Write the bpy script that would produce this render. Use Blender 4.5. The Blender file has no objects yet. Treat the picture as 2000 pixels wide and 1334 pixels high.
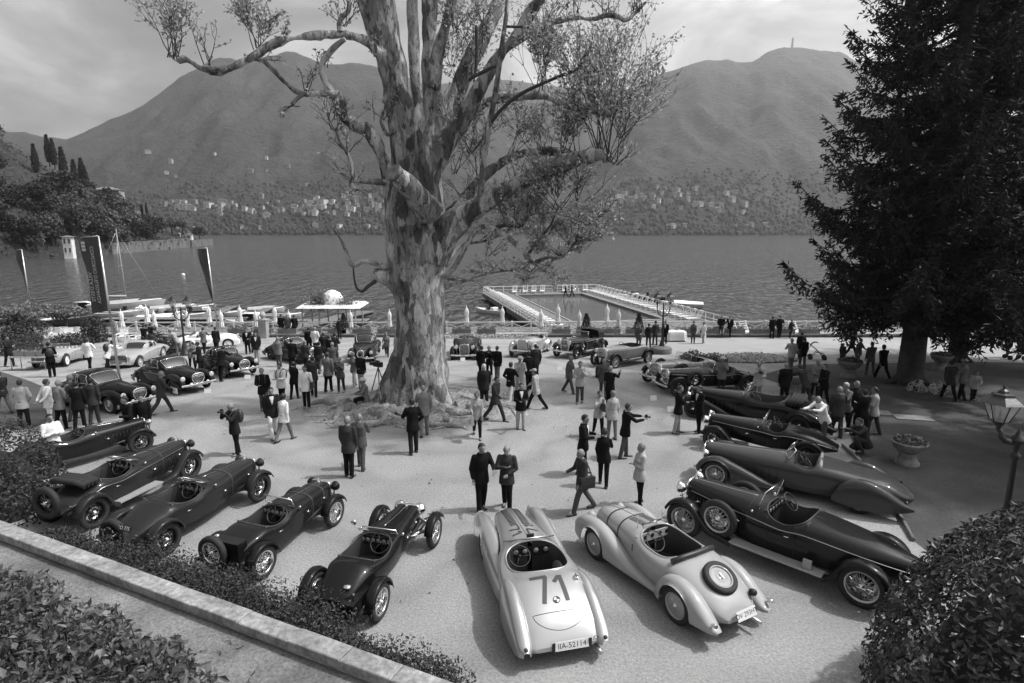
import bpy, math, random
import numpy as np
from mathutils import Vector, Matrix
C = bpy.context.scene
COL = C.collection
random.seed(7)
RNG = np.random.default_rng(7)
R = math.radians
# ------------------------------------------------------------------ camera, sky, sun, exposure
F, V0, H, CX, CY = 1160.0, 450.0, 6.85, 1000.0, 667.0      # focal length and centre in photograph pixels, horizon row, eye height
PITCH = math.atan((CY - V0) / F)
cam_d = bpy.data.cameras.new('camera')
cam = bpy.data.objects.new('camera', cam_d)
COL.objects.link(cam)
cam.location = (0, 0, H)
cam.rotation_euler = (math.pi / 2 - PITCH, 0, 0)
cam_d.sensor_width = 36
cam_d.lens = F / 2000 * 36
cam_d.clip_start = 0.1
cam_d.clip_end = 20000
C.camera = cam
SUN_EL, SUN_AZ = R(55), R(86)                               # azimuth clockwise from +Y: the sun stands to the right
wd = bpy.data.worlds.new('World')
C.world = wd
wd.use_nodes = True
nt = wd.node_tree
nt.nodes.clear()
def N(tree, typ, **kw):
    n = tree.nodes.new(typ)
    for k, v in kw.items():
        if k.startswith('i_'):
            n.inputs[int(k[2:]) if k[2:].isdigit() else k[2:].replace('_', ' ')].default_value = v
        else:
            setattr(n, k, v)
    return n
def ramp(tree, pts):
    n = tree.nodes.new('ShaderNodeValToRGB')
    e = n.color_ramp.elements
    while len(e) < len(pts):
        e.new(0.5)
    for k, (p, c) in enumerate(pts):
        e[k].position = p
        e[k].color = (c, c, c, 1)
    return n
sky = N(nt, 'ShaderNodeTexSky', sky_type='NISHITA', sun_disc=False, sun_elevation=SUN_EL, sun_rotation=SUN_AZ, altitude=200.0, air_density=1.0, dust_density=5.0)
bw = N(nt, 'ShaderNodeRGBToBW')
nt.links.new(sky.outputs[0], bw.inputs[0])
tc = N(nt, 'ShaderNodeTexCoord')
sep = N(nt, 'ShaderNodeSeparateXYZ'); nt.links.new(tc.outputs['Generated'], sep.inputs[0])
den = N(nt, 'ShaderNodeMath', operation='ADD', i_1=0.22); nt.links.new(sep.outputs[2], den.inputs[0])
dn2 = N(nt, 'ShaderNodeMath', operation='MAXIMUM', i_1=0.05); nt.links.new(den.outputs[0], dn2.inputs[0])
cx = N(nt, 'ShaderNodeMath', operation='DIVIDE'); nt.links.new(sep.outputs[0], cx.inputs[0]); nt.links.new(dn2.outputs[0], cx.inputs[1])
cy = N(nt, 'ShaderNodeMath', operation='DIVIDE'); nt.links.new(sep.outputs[1], cy.inputs[0]); nt.links.new(dn2.outputs[0], cy.inputs[1])
cmb = N(nt, 'ShaderNodeCombineXYZ', i_2=4.3); nt.links.new(cx.outputs[0], cmb.inputs[0]); nt.links.new(cy.outputs[0], cmb.inputs[1])
cn = N(nt, 'ShaderNodeTexNoise', i_Scale=1.7, i_Detail=8.0, i_Roughness=0.55, i_Distortion=0.5)
nt.links.new(cmb.outputs[0], cn.inputs['Vector'])
cr = ramp(nt, [(0.34, 1.0), (0.44, 1.34), (0.53, 1.82), (0.66, 2.9)])
nt.links.new(cn.outputs[0], cr.inputs[0])
mul = N(nt, 'ShaderNodeMath', operation='MULTIPLY'); nt.links.new(bw.outputs[0], mul.inputs[0]); nt.links.new(cr.outputs[0], mul.inputs[1])
bg = N(nt, 'ShaderNodeBackground', i_Strength=0.15)
nt.links.new(mul.outputs[0], bg.inputs[0])
wo = N(nt, 'ShaderNodeOutputWorld')
nt.links.new(bg.outputs[0], wo.inputs[0])
sd = bpy.data.lights.new('sun', 'SUN')
sd.energy = 4.15
sd.angle = R(1.6)
sd.color = (1, 1, 1)                                          # a black and white photograph: neutral sunlight
sun = bpy.data.objects.new('sun', sd)
COL.objects.link(sun)
SUN_DIR = Vector((math.sin(SUN_AZ) * math.cos(SUN_EL), math.cos(SUN_AZ) * math.cos(SUN_EL), math.sin(SUN_EL)))
sun.rotation_euler = SUN_DIR.to_track_quat('Z', 'Y').to_euler()
C.view_settings.view_transform = 'Standard'
C.view_settings.look = 'None'
C.view_settings.gamma = 1
C.view_settings.use_curve_mapping = False
C.view_settings.exposure = 0.0
C.cycles.max_bounces = 6
C.cycles.diffuse_bounces = 2
C.cycles.glossy_bounces = 3
C.cycles.transparent_max_bounces = 8
C.cycles.transmission_bounces = 3
C.cycles.volume_bounces = 0
C.cycles.caustics_reflective = False
C.cycles.caustics_refractive = False
ORD = 'first second third fourth fifth sixth seventh eighth ninth tenth eleventh twelfth thirteenth fourteenth fifteenth sixteenth seventeenth eighteenth nineteenth twentieth twenty-first twenty-second twenty-third twenty-fourth twenty-fifth'.split()
# ------------------------------------------------------------------ where things stand
def ray(u, v):
    a, b = (u - CX) / F, (v - CY) / F
    return Vector((a, math.cos(PITCH) - b * math.sin(PITCH), -math.sin(PITCH) - b * math.cos(PITCH)))
def atY(u, v, Y):
    d = ray(u, v)
    return Vector((0, 0, H)) + d * (Y / d.y)
def atz(u, v, z):
    d = ray(u, v)
    return Vector((0, 0, H)) + d * ((z - H) / d.z)
def gz(y):
    t = min(1, max(0, (y - 19) / 29))
    return -1.4 * t * t * (3 - 2 * t) if t < 1 else -1.4
def on(u, v):
    z = 0.0
    for _ in range(30):
        p = atz(u, v, z)
        z = 0.5 * z + 0.5 * gz(p.y)
    p = atz(u, v, z)
    return Vector((p.x, p.y, gz(p.y)))
ZW = -3.0                                                     # lake level
# ------------------------------------------------------------------ mesh helpers
class MB:
    def __init__(s):
        s.v, s.f, s.m, s.sm = [], [], [], []
    def add(s, vs, fs, m=0, sm=False):
        o = len(s.v)
        s.v.extend([tuple(p) for p in vs])
        for f in fs:
            s.f.append(tuple(i + o for i in f)); s.m.append(m); s.sm.append(sm)
        return s
    def box(s, c, d, m=0, rz=0.0, M=None):
        x, y, z = d[0] / 2, d[1] / 2, d[2] / 2
        vs = [Vector((sx * x, sy * y, sz * z)) for sz in (-1, 1) for sy in (-1, 1) for sx in (-1, 1)]
        T = M if M is not None else Matrix.Translation(c) @ Matrix.Rotation(rz, 4, 'Z')
        return s.add([T @ p for p in vs], [(0, 2, 3, 1), (4, 5, 7, 6), (0, 1, 5, 4), (2, 6, 7, 3), (0, 4, 6, 2), (1, 3, 7, 5)], m)
    def beam(s, a, b, w, h=None, m=0):
        a, b = Vector(a), Vector(b)
        d = b - a
        q = d.to_track_quat('X', 'Z').to_matrix().to_4x4()
        return s.box(None, (d.length, w, h or w), m, M=Matrix.Translation((a + b) / 2) @ q)
    def tube(s, pts, r, n=8, m=0, cap=True, closed=False, sm=True):
        pts = [Vector(p) for p in pts]
        k = len(pts)
        rs = list(r) if hasattr(r, '__len__') else [r] * k
        vs, up = [], None
        for i, p in enumerate(pts):
            if closed:
                t = pts[(i + 1) % k] - pts[i - 1]
            else:
                t = pts[min(i + 1, k - 1)] - pts[max(i - 1, 0)]
            if t.length < 1e-9:
                t = Vector((0, 0, 1))
            t.normalize()
            if up is None:
                up = t.orthogonal().normalized()
            else:
                up = (up - t * up.dot(t))
                up = up.normalized() if up.length > 1e-6 else t.orthogonal().normalized()
            w = t.cross(up)
            for j in range(n):
                a = 2 * math.pi * j / n
                vs.append(p + (up * math.cos(a) + w * math.sin(a)) * rs[i])
        fs = []
        for i in range(k if closed else k - 1):
            i2 = (i + 1) % k
            for j in range(n):
                j2 = (j + 1) % n
                fs.append((i * n + j, i * n + j2, i2 * n + j2, i2 * n + j))
        s.add(vs, fs, m, sm)
        if cap and not closed:
            o = len(s.v) - len(vs)
            s.f.append(tuple(o + j for j in range(n - 1, -1, -1))); s.m.append(m); s.sm.append(False)
            s.f.append(tuple(o + (k - 1) * n + j for j in range(n))); s.m.append(m); s.sm.append(False)
        return s
    def lathe(s, prof, c=(0, 0, 0), n=16, m=0, axis='Z', M=None, sm=True, a0=0.0, a1=2 * math.pi):
        full = abs(a1 - a0 - 2 * math.pi) < 1e-6
        T = M if M is not None else Matrix.Translation(c) @ {'Z': Matrix.Identity(4), 'X': Matrix.Rotation(math.pi / 2, 4, 'Y'), 'Y': Matrix.Rotation(-math.pi / 2, 4, 'X')}[axis]
        nn = n if full else n + 1
        vs, fs = [], []
        for (r, z) in prof:
            for j in range(nn):
                a = a0 + (a1 - a0) * j / n
                vs.append(T @ Vector((r * math.cos(a), r * math.sin(a), z)))
        for i in range(len(prof) - 1):
            for j in range(n):
                j2 = (j + 1) % n if full else j + 1
                fs.append((i * nn + j, i * nn + j2, (i + 1) * nn + j2, (i + 1) * nn + j))
        return s.add(vs, fs, m, sm)
    def ball(s, c, r, n=10, k=7, m=0, M=None):
        rx, ry, rz = r if hasattr(r, '__len__') else (r, r, r)
        T = (M or Matrix.Identity(4))
        prof = [(max(1e-4, math.sin(math.pi * i / k)), -math.cos(math.pi * i / k)) for i in range(k + 1)]
        return s.lathe(prof, n=n, m=m, M=Matrix.Translation(c) @ T @ Matrix.Diagonal((rx, ry, rz, 1)))
    def grid(s, rows, m=0, sm=True, closed=False):
        nr, nc = len(rows), len(rows[0])
        vs = [p for r in rows for p in r]
        fs = []
        for i in range(nr - 1):
            for j in range(nc if closed else nc - 1):
                j2 = (j + 1) % nc
                fs.append((i * nc + j, i * nc + j2, (i + 1) * nc + j2, (i + 1) * nc + j))
        return s.add(vs, fs, m, sm)
    def mesh(s, name, mats):
        me = bpy.data.meshes.new(name)
        me.from_pydata(s.v, [], s.f)
        for mt in (mats if isinstance(mats, (list, tuple)) else [mats]):
            me.materials.append(mt)
        me.polygons.foreach_set('material_index', s.m)
        me.polygons.foreach_set('use_smooth', s.sm)
        me.update()
        return me
    def obj(s, name, mats, parent=None, **kw):
        return link(name, s.mesh(name, mats), parent, **kw)
def link(name, me, parent=None, loc=None, rz=None, label=None, cat=None, group=None, kind=None):
    o = bpy.data.objects.new(name, me)
    COL.objects.link(o)
    if parent is not None:
        o.parent = parent
    if loc is not None:
        o.location = loc
    if rz is not None:
        o.rotation_euler = (0, 0, rz)
    if label: o['label'] = label
    if cat: o['category'] = cat
    if group: o['group'] = group
    if kind: o['kind'] = kind
    return o
def thing(name, label, cat, loc=(0, 0, 0), rz=0.0, group=None):
    return link(name, None, None, loc, rz, label, cat, group)
def dup(root, loc, rz=None, label=None, group=None):
    def cp(o, par):
        c = o.copy(); COL.objects.link(c)
        if par is not None:
            c.parent = par
        for ch in list(o.children):
            cp(ch, c)
        return c
    r = cp(root, None)
    r.location = loc
    if rz is not None: r.rotation_euler = (0, 0, rz)
    if label: r['label'] = label
    if group: r['group'] = group
    return r
def np_mesh(name, v, f, mats, smooth=False, mi=None):
    """v (n,3), f (k,3 or 4) as arrays: fast path for foliage and terrain"""
    me = bpy.data.meshes.new(name)
    k, w = f.shape
    me.vertices.add(len(v)); me.vertices.foreach_set('co', np.ascontiguousarray(v, dtype=np.float32).ravel())
    me.loops.add(k * w); me.loops.foreach_set('vertex_index', np.ascontiguousarray(f, dtype=np.int32).ravel())
    me.polygons.add(k)
    me.polygons.foreach_set('loop_start', np.arange(0, k * w, w, dtype=np.int32))
    me.polygons.foreach_set('loop_total', np.full(k, w, dtype=np.int32))
    for mt in (mats if isinstance(mats, (list, tuple)) else [mats]):
        me.materials.append(mt)
    if mi is not None: me.polygons.foreach_set('material_index', mi)
    me.polygons.foreach_set('use_smooth', np.full(k, smooth, dtype=bool))
    me.update(calc_edges=True)
    return me
def unit(a):
    return a / np.maximum(1e-9, np.linalg.norm(a, axis=1, keepdims=True))
def leaf_mesh(name, pts, nrm, size, mat, jit=0.7, aspect=0.5, fold=True, along=None):
    """one folded leaf (two triangles a side) at each point; nrm = rough facing; along = growing direction"""
    n = len(pts)
    sz = size * RNG.uniform(0.6, 1.25, (n, 1))
    nn = unit(unit(nrm) + RNG.normal(0, jit, (n, 3)))
    t = RNG.normal(0, 1, (n, 3)) if along is None else along + RNG.normal(0, 0.5, (n, 3))
    t = unit(t - nn * np.sum(t * nn, 1, keepdims=True))
    w = np.cross(nn, t)
    a = pts; b = pts + t * sz
    m = pts + t * sz * 0.45
    l = m + w * sz * aspect * 0.5 + nn * sz * 0.12
    r = m - w * sz * aspect * 0.5 + nn * sz * 0.12
    v = np.stack([a, l, b, r], 1).reshape(-1, 3)
    i = np.arange(n)[:, None] * 4
    if fold:
        f = np.concatenate([np.concatenate([i, i + 2, i + 1], 1), np.concatenate([i, i + 3, i + 2], 1)], 0)
    else:
        f = np.concatenate([i, i + 1, i + 2, i + 3], 1)
    return np_mesh(name, v, f, mat)
# value noise in numpy
def vnoise(x, y, seed=0):
    xi, yi = np.floor(x).astype(int), np.floor(y).astype(int)
    fx, fy = x - xi, y - yi
    fx, fy = fx * fx * (3 - 2 * fx), fy * fy * (3 - 2 * fy)
    def h(a, b):
        n = (a * 374761393 + b * 668265263 + seed * 974711) & 0x7fffffff
        n = ((n ^ (n >> 13)) * 1274126177) & 0x7fffffff
        return ((n ^ (n >> 16)) & 0xffff) / 65535.0
    return (h(xi, yi) * (1 - fx) + h(xi + 1, yi) * fx) * (1 - fy) + (h(xi, yi + 1) * (1 - fx) + h(xi + 1, yi + 1) * fx) * fy
def fbm(x, y, o=4, seed=0):
    s, a, t = 0, 1.0, 0
    for k in range(o):
        s = s + a * vnoise(x * 2 ** k, y * 2 ** k, seed + k); t += a; a *= 0.5
    return s / t
# ------------------------------------------------------------------ materials (all neutral greys: the photograph is black and white)
MATS = {}
def mat(name, c=0.3, rough=0.6, metal=0.0, coat=0.0, var=None, bump=None, island=0.0, trans=0.0, alpha=1.0, spec=0.5, ior=1.45, coords='Object', sheen=0.0, fine=None, voro=None):
    """var=(scale, dark, light): noise between two greys; bump=(scale, strength); island: random shade per loose piece"""
    if name in MATS: return MATS[name]
    m = bpy.data.materials.new(name); m.use_nodes = True
    t = m.node_tree
    b = t.nodes['Principled BSDF']
    b.inputs['Base Color'].default_value = (c, c, c, 1)
    b.inputs['Roughness'].default_value = rough
    b.inputs['Metallic'].default_value = metal
    b.inputs['Coat Weight'].default_value = coat
    b.inputs['Coat Roughness'].default_value = 0.04
    b.inputs['Specular IOR Level'].default_value = spec
    b.inputs['IOR'].default_value = ior
    b.inputs['Transmission Weight'].default_value = trans
    b.inputs['Alpha'].default_value = alpha
    b.inputs['Sheen Weight'].default_value = sheen
    col = None
    co = N(t, 'ShaderNodeTexCoord')
    if coords == 'World':
        geo = N(t, 'ShaderNodeNewGeometry'); vec = geo.outputs['Position']
    else:
        vec = co.outputs[coords]
    if var:
        n = N(t, 'ShaderNodeTexNoise', i_Scale=var[0], i_Detail=5.0, i_Roughness=0.6)
        t.links.new(vec, n.inputs['Vector'])
        r = ramp(t, [(0.3, var[1]), (0.7, var[2])])
        t.links.new(n.outputs[0], r.inputs[0]); col = r.outputs[0]
    if fine:                                                  # (scale, amount): second, finer layer multiplied in
        n = N(t, 'ShaderNodeTexNoise', i_Scale=fine[0], i_Detail=3.0, i_Roughness=0.7)
        t.links.new(vec, n.inputs['Vector'])
        r = ramp(t, [(0.3, 1 - fine[1]), (0.7, 1 + fine[1])])
        t.links.new(n.outputs[0], r.inputs[0])
        mx = N(t, 'ShaderNodeMix', data_type='RGBA', blend_type='MULTIPLY'); mx.inputs[0].default_value = 1
        if col: t.links.new(col, mx.inputs[6])
        else: mx.inputs[6].default_value = (c, c, c, 1)
        t.links.new(r.outputs[0], mx.inputs[7]); col = mx.outputs[2]
    if island:
        g = N(t, 'ShaderNodeNewGeometry')
        r = ramp(t, [(0.0, 1 - island), (1.0, 1 + island)])
        t.links.new(g.outputs['Random Per Island'], r.inputs[0])
        mx = N(t, 'ShaderNodeMix', data_type='RGBA', blend_type='MULTIPLY'); mx.inputs[0].default_value = 1
        if col: t.links.new(col, mx.inputs[6])
        else: mx.inputs[6].default_value = (c, c, c, 1)
        t.links.new(r.outputs[0], mx.inputs[7]); col = mx.outputs[2]
    if col: t.links.new(col, b.inputs['Base Color'])
    if bump:
        n = N(t, 'ShaderNodeTexNoise', i_Scale=bump[0], i_Detail=6.0, i_Roughness=0.65)
        t.links.new(vec, n.inputs['Vector'])
        bp = N(t, 'ShaderNodeBump', i_Strength=bump[1], i_Distance=bump[2] if len(bump) > 2 else 0.02)
        t.links.new(n.outputs[0], bp.inputs['Height']); t.links.new(bp.outputs[0], b.inputs['Normal'])
    MATS[name] = m
    return m
def leafmat(name, c, island=0.45, rough=0.5, tl=0.25, spec=0.4):
    if name in MATS: return MATS[name]
    m = mat(name, c, rough, island=island, spec=spec)
    t = m.node_tree
    b = t.nodes['Principled BSDF']
    tr = N(t, 'ShaderNodeBsdfTranslucent'); tr.inputs[0].default_value = (c * 1.3, c * 1.3, c * 1.3, 1)
    mx = N(t, 'ShaderNodeMixShader', i_0=tl)
    o = t.nodes['Material Output']
    t.links.new(b.outputs[0], mx.inputs[1]); t.links.new(tr.outputs[0], mx.inputs[2]); t.links.new(mx.outputs[0], o.inputs[0])
    return m
chrome = mat('chrome', 0.75, 0.08, 1.0)
steel = mat('dull_steel', 0.45, 0.3, 1.0)
rubber = mat('tyre_rubber', 0.022, 0.75, bump=(60, 0.3))
black = mat('black_trim', 0.015, 0.5)
leather_dark = mat('dark_leather', 0.03, 0.45, bump=(25, 0.2))
leather_light = mat('light_leather', 0.28, 0.5, bump=(25, 0.2))
white = mat('white_paint', 0.75, 0.45, fine=(6, 0.06))
stone = mat('weathered_stone', 0.3, 0.85, var=(1.3, 0.2, 0.4), fine=(14, 0.25), bump=(9, 0.6))
iron = mat('cast_iron', 0.025, 0.45, bump=(20, 0.2))
wood = mat('weathered_wood', 0.16, 0.75, var=(2.0, 0.11, 0.2), bump=(12, 0.4))
cloth_white = mat('white_cloth', 0.7, 0.85, bump=(8, 0.3))
def glassmat(name='window_glass', c=0.25, a=0.2):
    m = mat(name, c, 0.03, spec=0.8, alpha=a)
    return m
glass = glassmat()
dark_glass = mat('dark_glass', 0.01, 0.04, spec=0.8)
# ================================================================== LAND, LAKE, MOUNTAINS
def cut(name, poly, z_off, material, ny=1, **kw):
    """a ground sheet that follows the garden's slope: polygon in plan clipped to a fine grid"""
    xs = [p[0] for p in poly]; ys = [p[1] for p in poly]
    import bmesh
    bm = bmesh.new()
    f = bm.faces.new([bm.verts.new((x, y, 0)) for x, y in poly])
    y = math.ceil(min(ys))
    while y < max(ys):
        bmesh.ops.bisect_plane(bm, geom=bm.verts[:] + bm.edges[:] + bm.faces[:], plane_co=(0, y, 0), plane_no=(0, 1, 0))
        y += 1.0
    for v in bm.verts:
        v.co.z = gz(v.co.y) + z_off
    bmesh.ops.recalc_face_normals(bm, faces=bm.faces[:])
    if sum(f.normal.z for f in bm.faces) < 0:
        bmesh.ops.reverse_faces(bm, faces=bm.faces[:])
    me = bpy.data.meshes.new(name); bm.to_mesh(me); bm.free()
    me.materials.append(material)
    return link(name, me, None, **kw)
def PP(*uv):
    return [tuple(on(u, v).xy) for u, v in uv]
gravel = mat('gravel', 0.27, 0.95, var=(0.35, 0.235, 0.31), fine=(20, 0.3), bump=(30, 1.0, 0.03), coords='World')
packed = mat('packed_path', 0.3, 0.95, var=(0.5, 0.26, 0.32), fine=(30, 0.12), coords='World')
lawn_m = mat('short_lawn', 0.06, 0.95, var=(0.6, 0.04, 0.085), fine=(22, 0.4), bump=(30, 1.0, 0.03), coords='World')
soil = mat('garden_soil', 0.1, 0.95, var=(2, 0.06, 0.13), fine=(25, 0.3), bump=(18, 0.8), coords='World')
# lake bed and far land: one sheet to the horizon under everything
WALL_Y = 46.0
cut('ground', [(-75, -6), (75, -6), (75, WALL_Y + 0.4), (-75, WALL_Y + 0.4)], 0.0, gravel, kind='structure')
# faint sweeping arcs, darker and lighter, in the gravel colour round the plane tree
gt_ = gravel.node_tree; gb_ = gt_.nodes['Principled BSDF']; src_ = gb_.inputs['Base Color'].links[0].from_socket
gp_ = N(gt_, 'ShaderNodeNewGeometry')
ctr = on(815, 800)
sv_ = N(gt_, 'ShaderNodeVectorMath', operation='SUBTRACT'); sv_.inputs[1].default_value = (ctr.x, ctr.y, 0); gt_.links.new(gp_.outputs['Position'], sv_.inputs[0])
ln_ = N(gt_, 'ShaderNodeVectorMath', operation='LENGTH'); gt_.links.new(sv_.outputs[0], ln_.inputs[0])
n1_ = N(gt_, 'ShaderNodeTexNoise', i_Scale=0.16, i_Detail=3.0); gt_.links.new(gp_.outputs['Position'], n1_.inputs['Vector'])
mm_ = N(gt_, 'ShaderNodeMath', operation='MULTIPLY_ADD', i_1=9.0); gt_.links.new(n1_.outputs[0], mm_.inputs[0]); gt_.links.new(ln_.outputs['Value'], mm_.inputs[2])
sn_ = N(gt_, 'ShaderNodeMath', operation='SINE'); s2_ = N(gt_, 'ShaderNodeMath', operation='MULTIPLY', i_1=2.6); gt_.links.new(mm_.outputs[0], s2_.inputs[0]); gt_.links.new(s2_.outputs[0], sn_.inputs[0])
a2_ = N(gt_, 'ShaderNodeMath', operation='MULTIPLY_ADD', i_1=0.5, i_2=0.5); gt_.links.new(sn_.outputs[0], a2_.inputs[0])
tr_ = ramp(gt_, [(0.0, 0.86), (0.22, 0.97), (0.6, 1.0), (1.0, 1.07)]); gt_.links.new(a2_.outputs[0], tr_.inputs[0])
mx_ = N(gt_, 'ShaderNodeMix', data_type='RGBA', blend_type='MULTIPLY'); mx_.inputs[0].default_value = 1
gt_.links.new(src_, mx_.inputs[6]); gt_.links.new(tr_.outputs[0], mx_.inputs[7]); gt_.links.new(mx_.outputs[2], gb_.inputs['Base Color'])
cut('lawn', PP((1478, 735), (1640, 790), (1668, 875), (1783, 1055)) + [(9, 8.2), (40, 8.2), (60, 30)] + PP((2300, 712), (1900, 707), (1560, 712)), 0.006, lawn_m, kind='structure')
cut('lawn', PP((-300, 835), (60, 838), (150, 800), (118, 770), (60, 745), (-10, 722), (-300, 720)), 0.006, lawn_m, kind='structure')
cut('path', PP((1180, 668), (1400, 661), (1600, 660), (1900, 668), (2400, 672), (2400, 700), (1900, 697), (1560, 692), (1330, 690)), 0.005, packed, kind='structure')
wm = mat('lake_water', 0.05, 0.16, spec=0.5, ior=1.33)
t = wm.node_tree; b = t.nodes['Principled BSDF']
geo = N(t, 'ShaderNodeNewGeometry')
mp = N(t, 'ShaderNodeMapping'); mp.inputs['Scale'].default_value = (1.0, 0.36, 1.0); mp.inputs['Rotation'].default_value = (0, 0, 0.12)
t.links.new(geo.outputs['Position'], mp.inputs[0])
w1 = N(t, 'ShaderNodeTexNoise', i_Scale=0.8, i_Detail=1.5, i_Roughness=0.5); t.links.new(mp.outputs[0], w1.inputs['Vector'])
w2 = N(t, 'ShaderNodeTexNoise', i_Scale=0.02, i_Detail=3.0); t.links.new(geo.outputs['Position'], w2.inputs['Vector'])
wr = ramp(t, [(0.35, 0.6), (0.65, 1.0)]); t.links.new(w2.outputs[0], wr.inputs[0])
bp = N(t, 'ShaderNodeBump', i_Distance=2.0); t.links.new(w1.outputs[0], bp.inputs['Height']); t.links.new(wr.outputs[0], bp.inputs['Strength'])
t.links.new(bp.outputs[0], b.inputs['Normal'])
MB().add([(-6000, WALL_Y + 0.1, ZW), (6000, WALL_Y + 0.1, ZW), (6000, 3900, ZW), (-6000, 3900, ZW)], [(0, 1, 2, 3)]).obj('lake', wm, kind='structure')
# mountains: ridge profile (degrees of the photograph's horizon turned into real bearings and heights)
forest_m = mat('far_forest', 0.06, 0.95, var=(0.006, 0.026, 0.06), fine=(0.07, 0.5), bump=(0.06, 1.0, 16.0), coords='World')
def mountain(name, prof, yr, ys, seed, back=380, ncol=260, nrow=70):
    us = np.linspace(prof[0][0], prof[-1][0], ncol)
    vr = np.interp(us, [p[0] for p in prof], [p[1] for p in prof])
    vr = vr - 3.0 * (fbm(us * 0.05, us * 0 + seed, 4, seed) - 0.5)
    rows = []
    X, Y, Z = [], [], []
    for k in range(nrow):
        q = k / (nrow - 13)
        yr_u = yr[0] + (yr[1] - yr[0]) * (us - us[0]) / (us[-1] - us[0])
        if q <= 1:
            y = ys + (yr_u - ys) * q
        else:
            y = yr_u + back * (q - 1) * 4
        d = [ray(a, b) for a, b in zip(us, vr)]
        zr = np.array([H + dd.z * yy / dd.y for dd, yy in zip(d, yr_u)])
        x = np.array([dd.x / dd.y for dd in d]) * y
        sh = q ** 0.92 if q <= 1 else 1 - (q - 1) * 1.2
        spur = fbm(x * 0.0032 + seed, y * 0.0011, 4, seed + 5) - 0.5
        z = ZW - 1 + (zr - ZW) * sh + spur * 190 * math.sin(math.pi * min(q, 1)) ** 0.8 * (1 if q <= 1 else 0)
        z = z + (np.abs(fbm(x * 0.0075 + 3 * seed, y * 0.003, 3, seed + 2) - .5) - .12) * -170 * math.sin(math.pi * min(q, 1)) * (1 if q <= 1 else 0)
        z = z + (fbm(x * 0.02, y * 0.02, 3, seed + 9) - 0.5) * 26 * min(1, q * 6) * (1.0 if q < 0.97 else 0.35)
        X.append(x); Y.append(y); Z.append(z)
    v = np.stack([np.array(X), np.array(Y), np.array(Z)], 2).reshape(-1, 3)
    i = (np.arange(nrow - 1)[:, None] * ncol + np.arange(ncol - 1)[None, :]).reshape(-1, 1)
    f = np.concatenate([i, i + 1, i + ncol + 1, i + ncol], 1)
    link(name, np_mesh(name, v, f, forest_m, True), kind='structure')
    return np.array(X), np.array(Y), np.array(Z)
ML = mountain('mountains', [(-500, 420), (-250, 300), (-100, 280), (0, 256), (50, 258), (90, 268), (130, 271), (165, 258), (200, 240), (235, 226), (260, 214), (300, 190), (330, 166), (350, 150), (375, 138), (400, 124), (430, 112), (450, 112), (475, 124), (500, 117), (530, 107), (560, 101), (580, 103), (605, 114), (630, 127), (660, 124), (700, 124), (730, 129), (800, 150), (900, 205), (1000, 262), (1080, 320), (1160, 385), (1220, 430), (1270, 458)], (2900, 2100), 1240, 3)
MC = mountain('mountains', [(300, 250), (600, 210), (850, 165), (950, 152), (1000, 156), (1060, 166), (1130, 172), (1200, 176), (1270, 172), (1330, 190), (1400, 240)], (3300, 3300), 2300, 21, ncol=140, nrow=50)
MR = mountain('mountains', [(1050, 448), (1090, 380), (1140, 300), (1190, 232), (1240, 176), (1285, 146), (1320, 134), (1350, 124), (1380, 117), (1420, 117), (1440, 123), (1470, 119), (1500, 102), (1530, 91), (1560, 92), (1600, 98), (1640, 101), (1680, 122), (1720, 142), (1800, 175), (1900, 215), (2000, 250), (2200, 330), (2500, 420)], (2300, 2500), 1200, 40)
def on_mountain(M, u, v):
    """the point of the slope that a sight line through (u, v) meets first"""
    d = ray(u, v); s = d.x / d.y
    X, Y, Z = M
    j = np.argmin(np.abs(X[0] / Y[0] - s))
    for k in range(len(Y)):
        y = Y[k][j]
        if Z[k][j] >= H + d.z / d.y * y:
            return Vector((s * y, y, Z[k][j]))
    return None
# wooded lower slopes: tree crowns too many to count, one object
ico_v = np.array([(0, 0, 1), (.89, 0, .45), (.28, .85, .45), (-.72, .53, .45), (-.72, -.53, .45), (.28, -.85, .45), (.72, .53, -.45), (-.28, .85, -.45), (-.89, 0, -.45), (-.28, -.85, -.45), (.72, -.53, -.45)])
ico_f = np.array([(0, 1, 2), (0, 2, 3), (0, 3, 4), (0, 4, 5), (0, 5, 1), (1, 6, 2), (2, 7, 3), (3, 8, 4), (4, 9, 5), (5, 10, 1), (2, 6, 7), (3, 7, 8), (4, 8, 9), (5, 9, 10), (1, 10, 6)])
def crowns(P, r, sq=1.15):
    n = len(P)
    jit = RNG.uniform(0.75, 1.25, (n, 11, 1))
    v = P[:, None, :] + ico_v[None] * jit * r[:, None, None] * np.array([1, 1, sq])
    f = ico_f[None] + (np.arange(n) * 11)[:, None, None]
    return v.reshape(-1, 3), f.reshape(-1, 3)
wood_m = leafmat('far_wood_leaves', 0.06, island=0.35, rough=0.8, tl=0.1, spec=0.1)
def slope_pts(M, n, qmax, seed):
    X, Y, Z = M
    k = (RNG.uniform(0, 1, n) ** 2.0 * qmax * len(X)).astype(int); j = RNG.integers(2, X.shape[1] - 2, n)
    a = RNG.uniform(0, 1, (n, 1)); b2 = RNG.uniform(0, 1, (n, 1))
    def g(kk, jj): return np.stack([X[kk, jj], Y[kk, jj], Z[kk, jj]], 1)
    p = g(k, j) * (1 - a) * (1 - b2) + g(k + 1, j) * a * (1 - b2) + g(k, j + 1) * (1 - a) * b2 + g(k + 1, j + 1) * a * b2
    ok = p[:, 2] > ZW + 1
    return p[ok]
PW = np.concatenate([slope_pts(ML, 4500, 0.16, 1), slope_pts(MR, 4500, 0.16, 2)])
PW[:, 2] += 1.5
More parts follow.
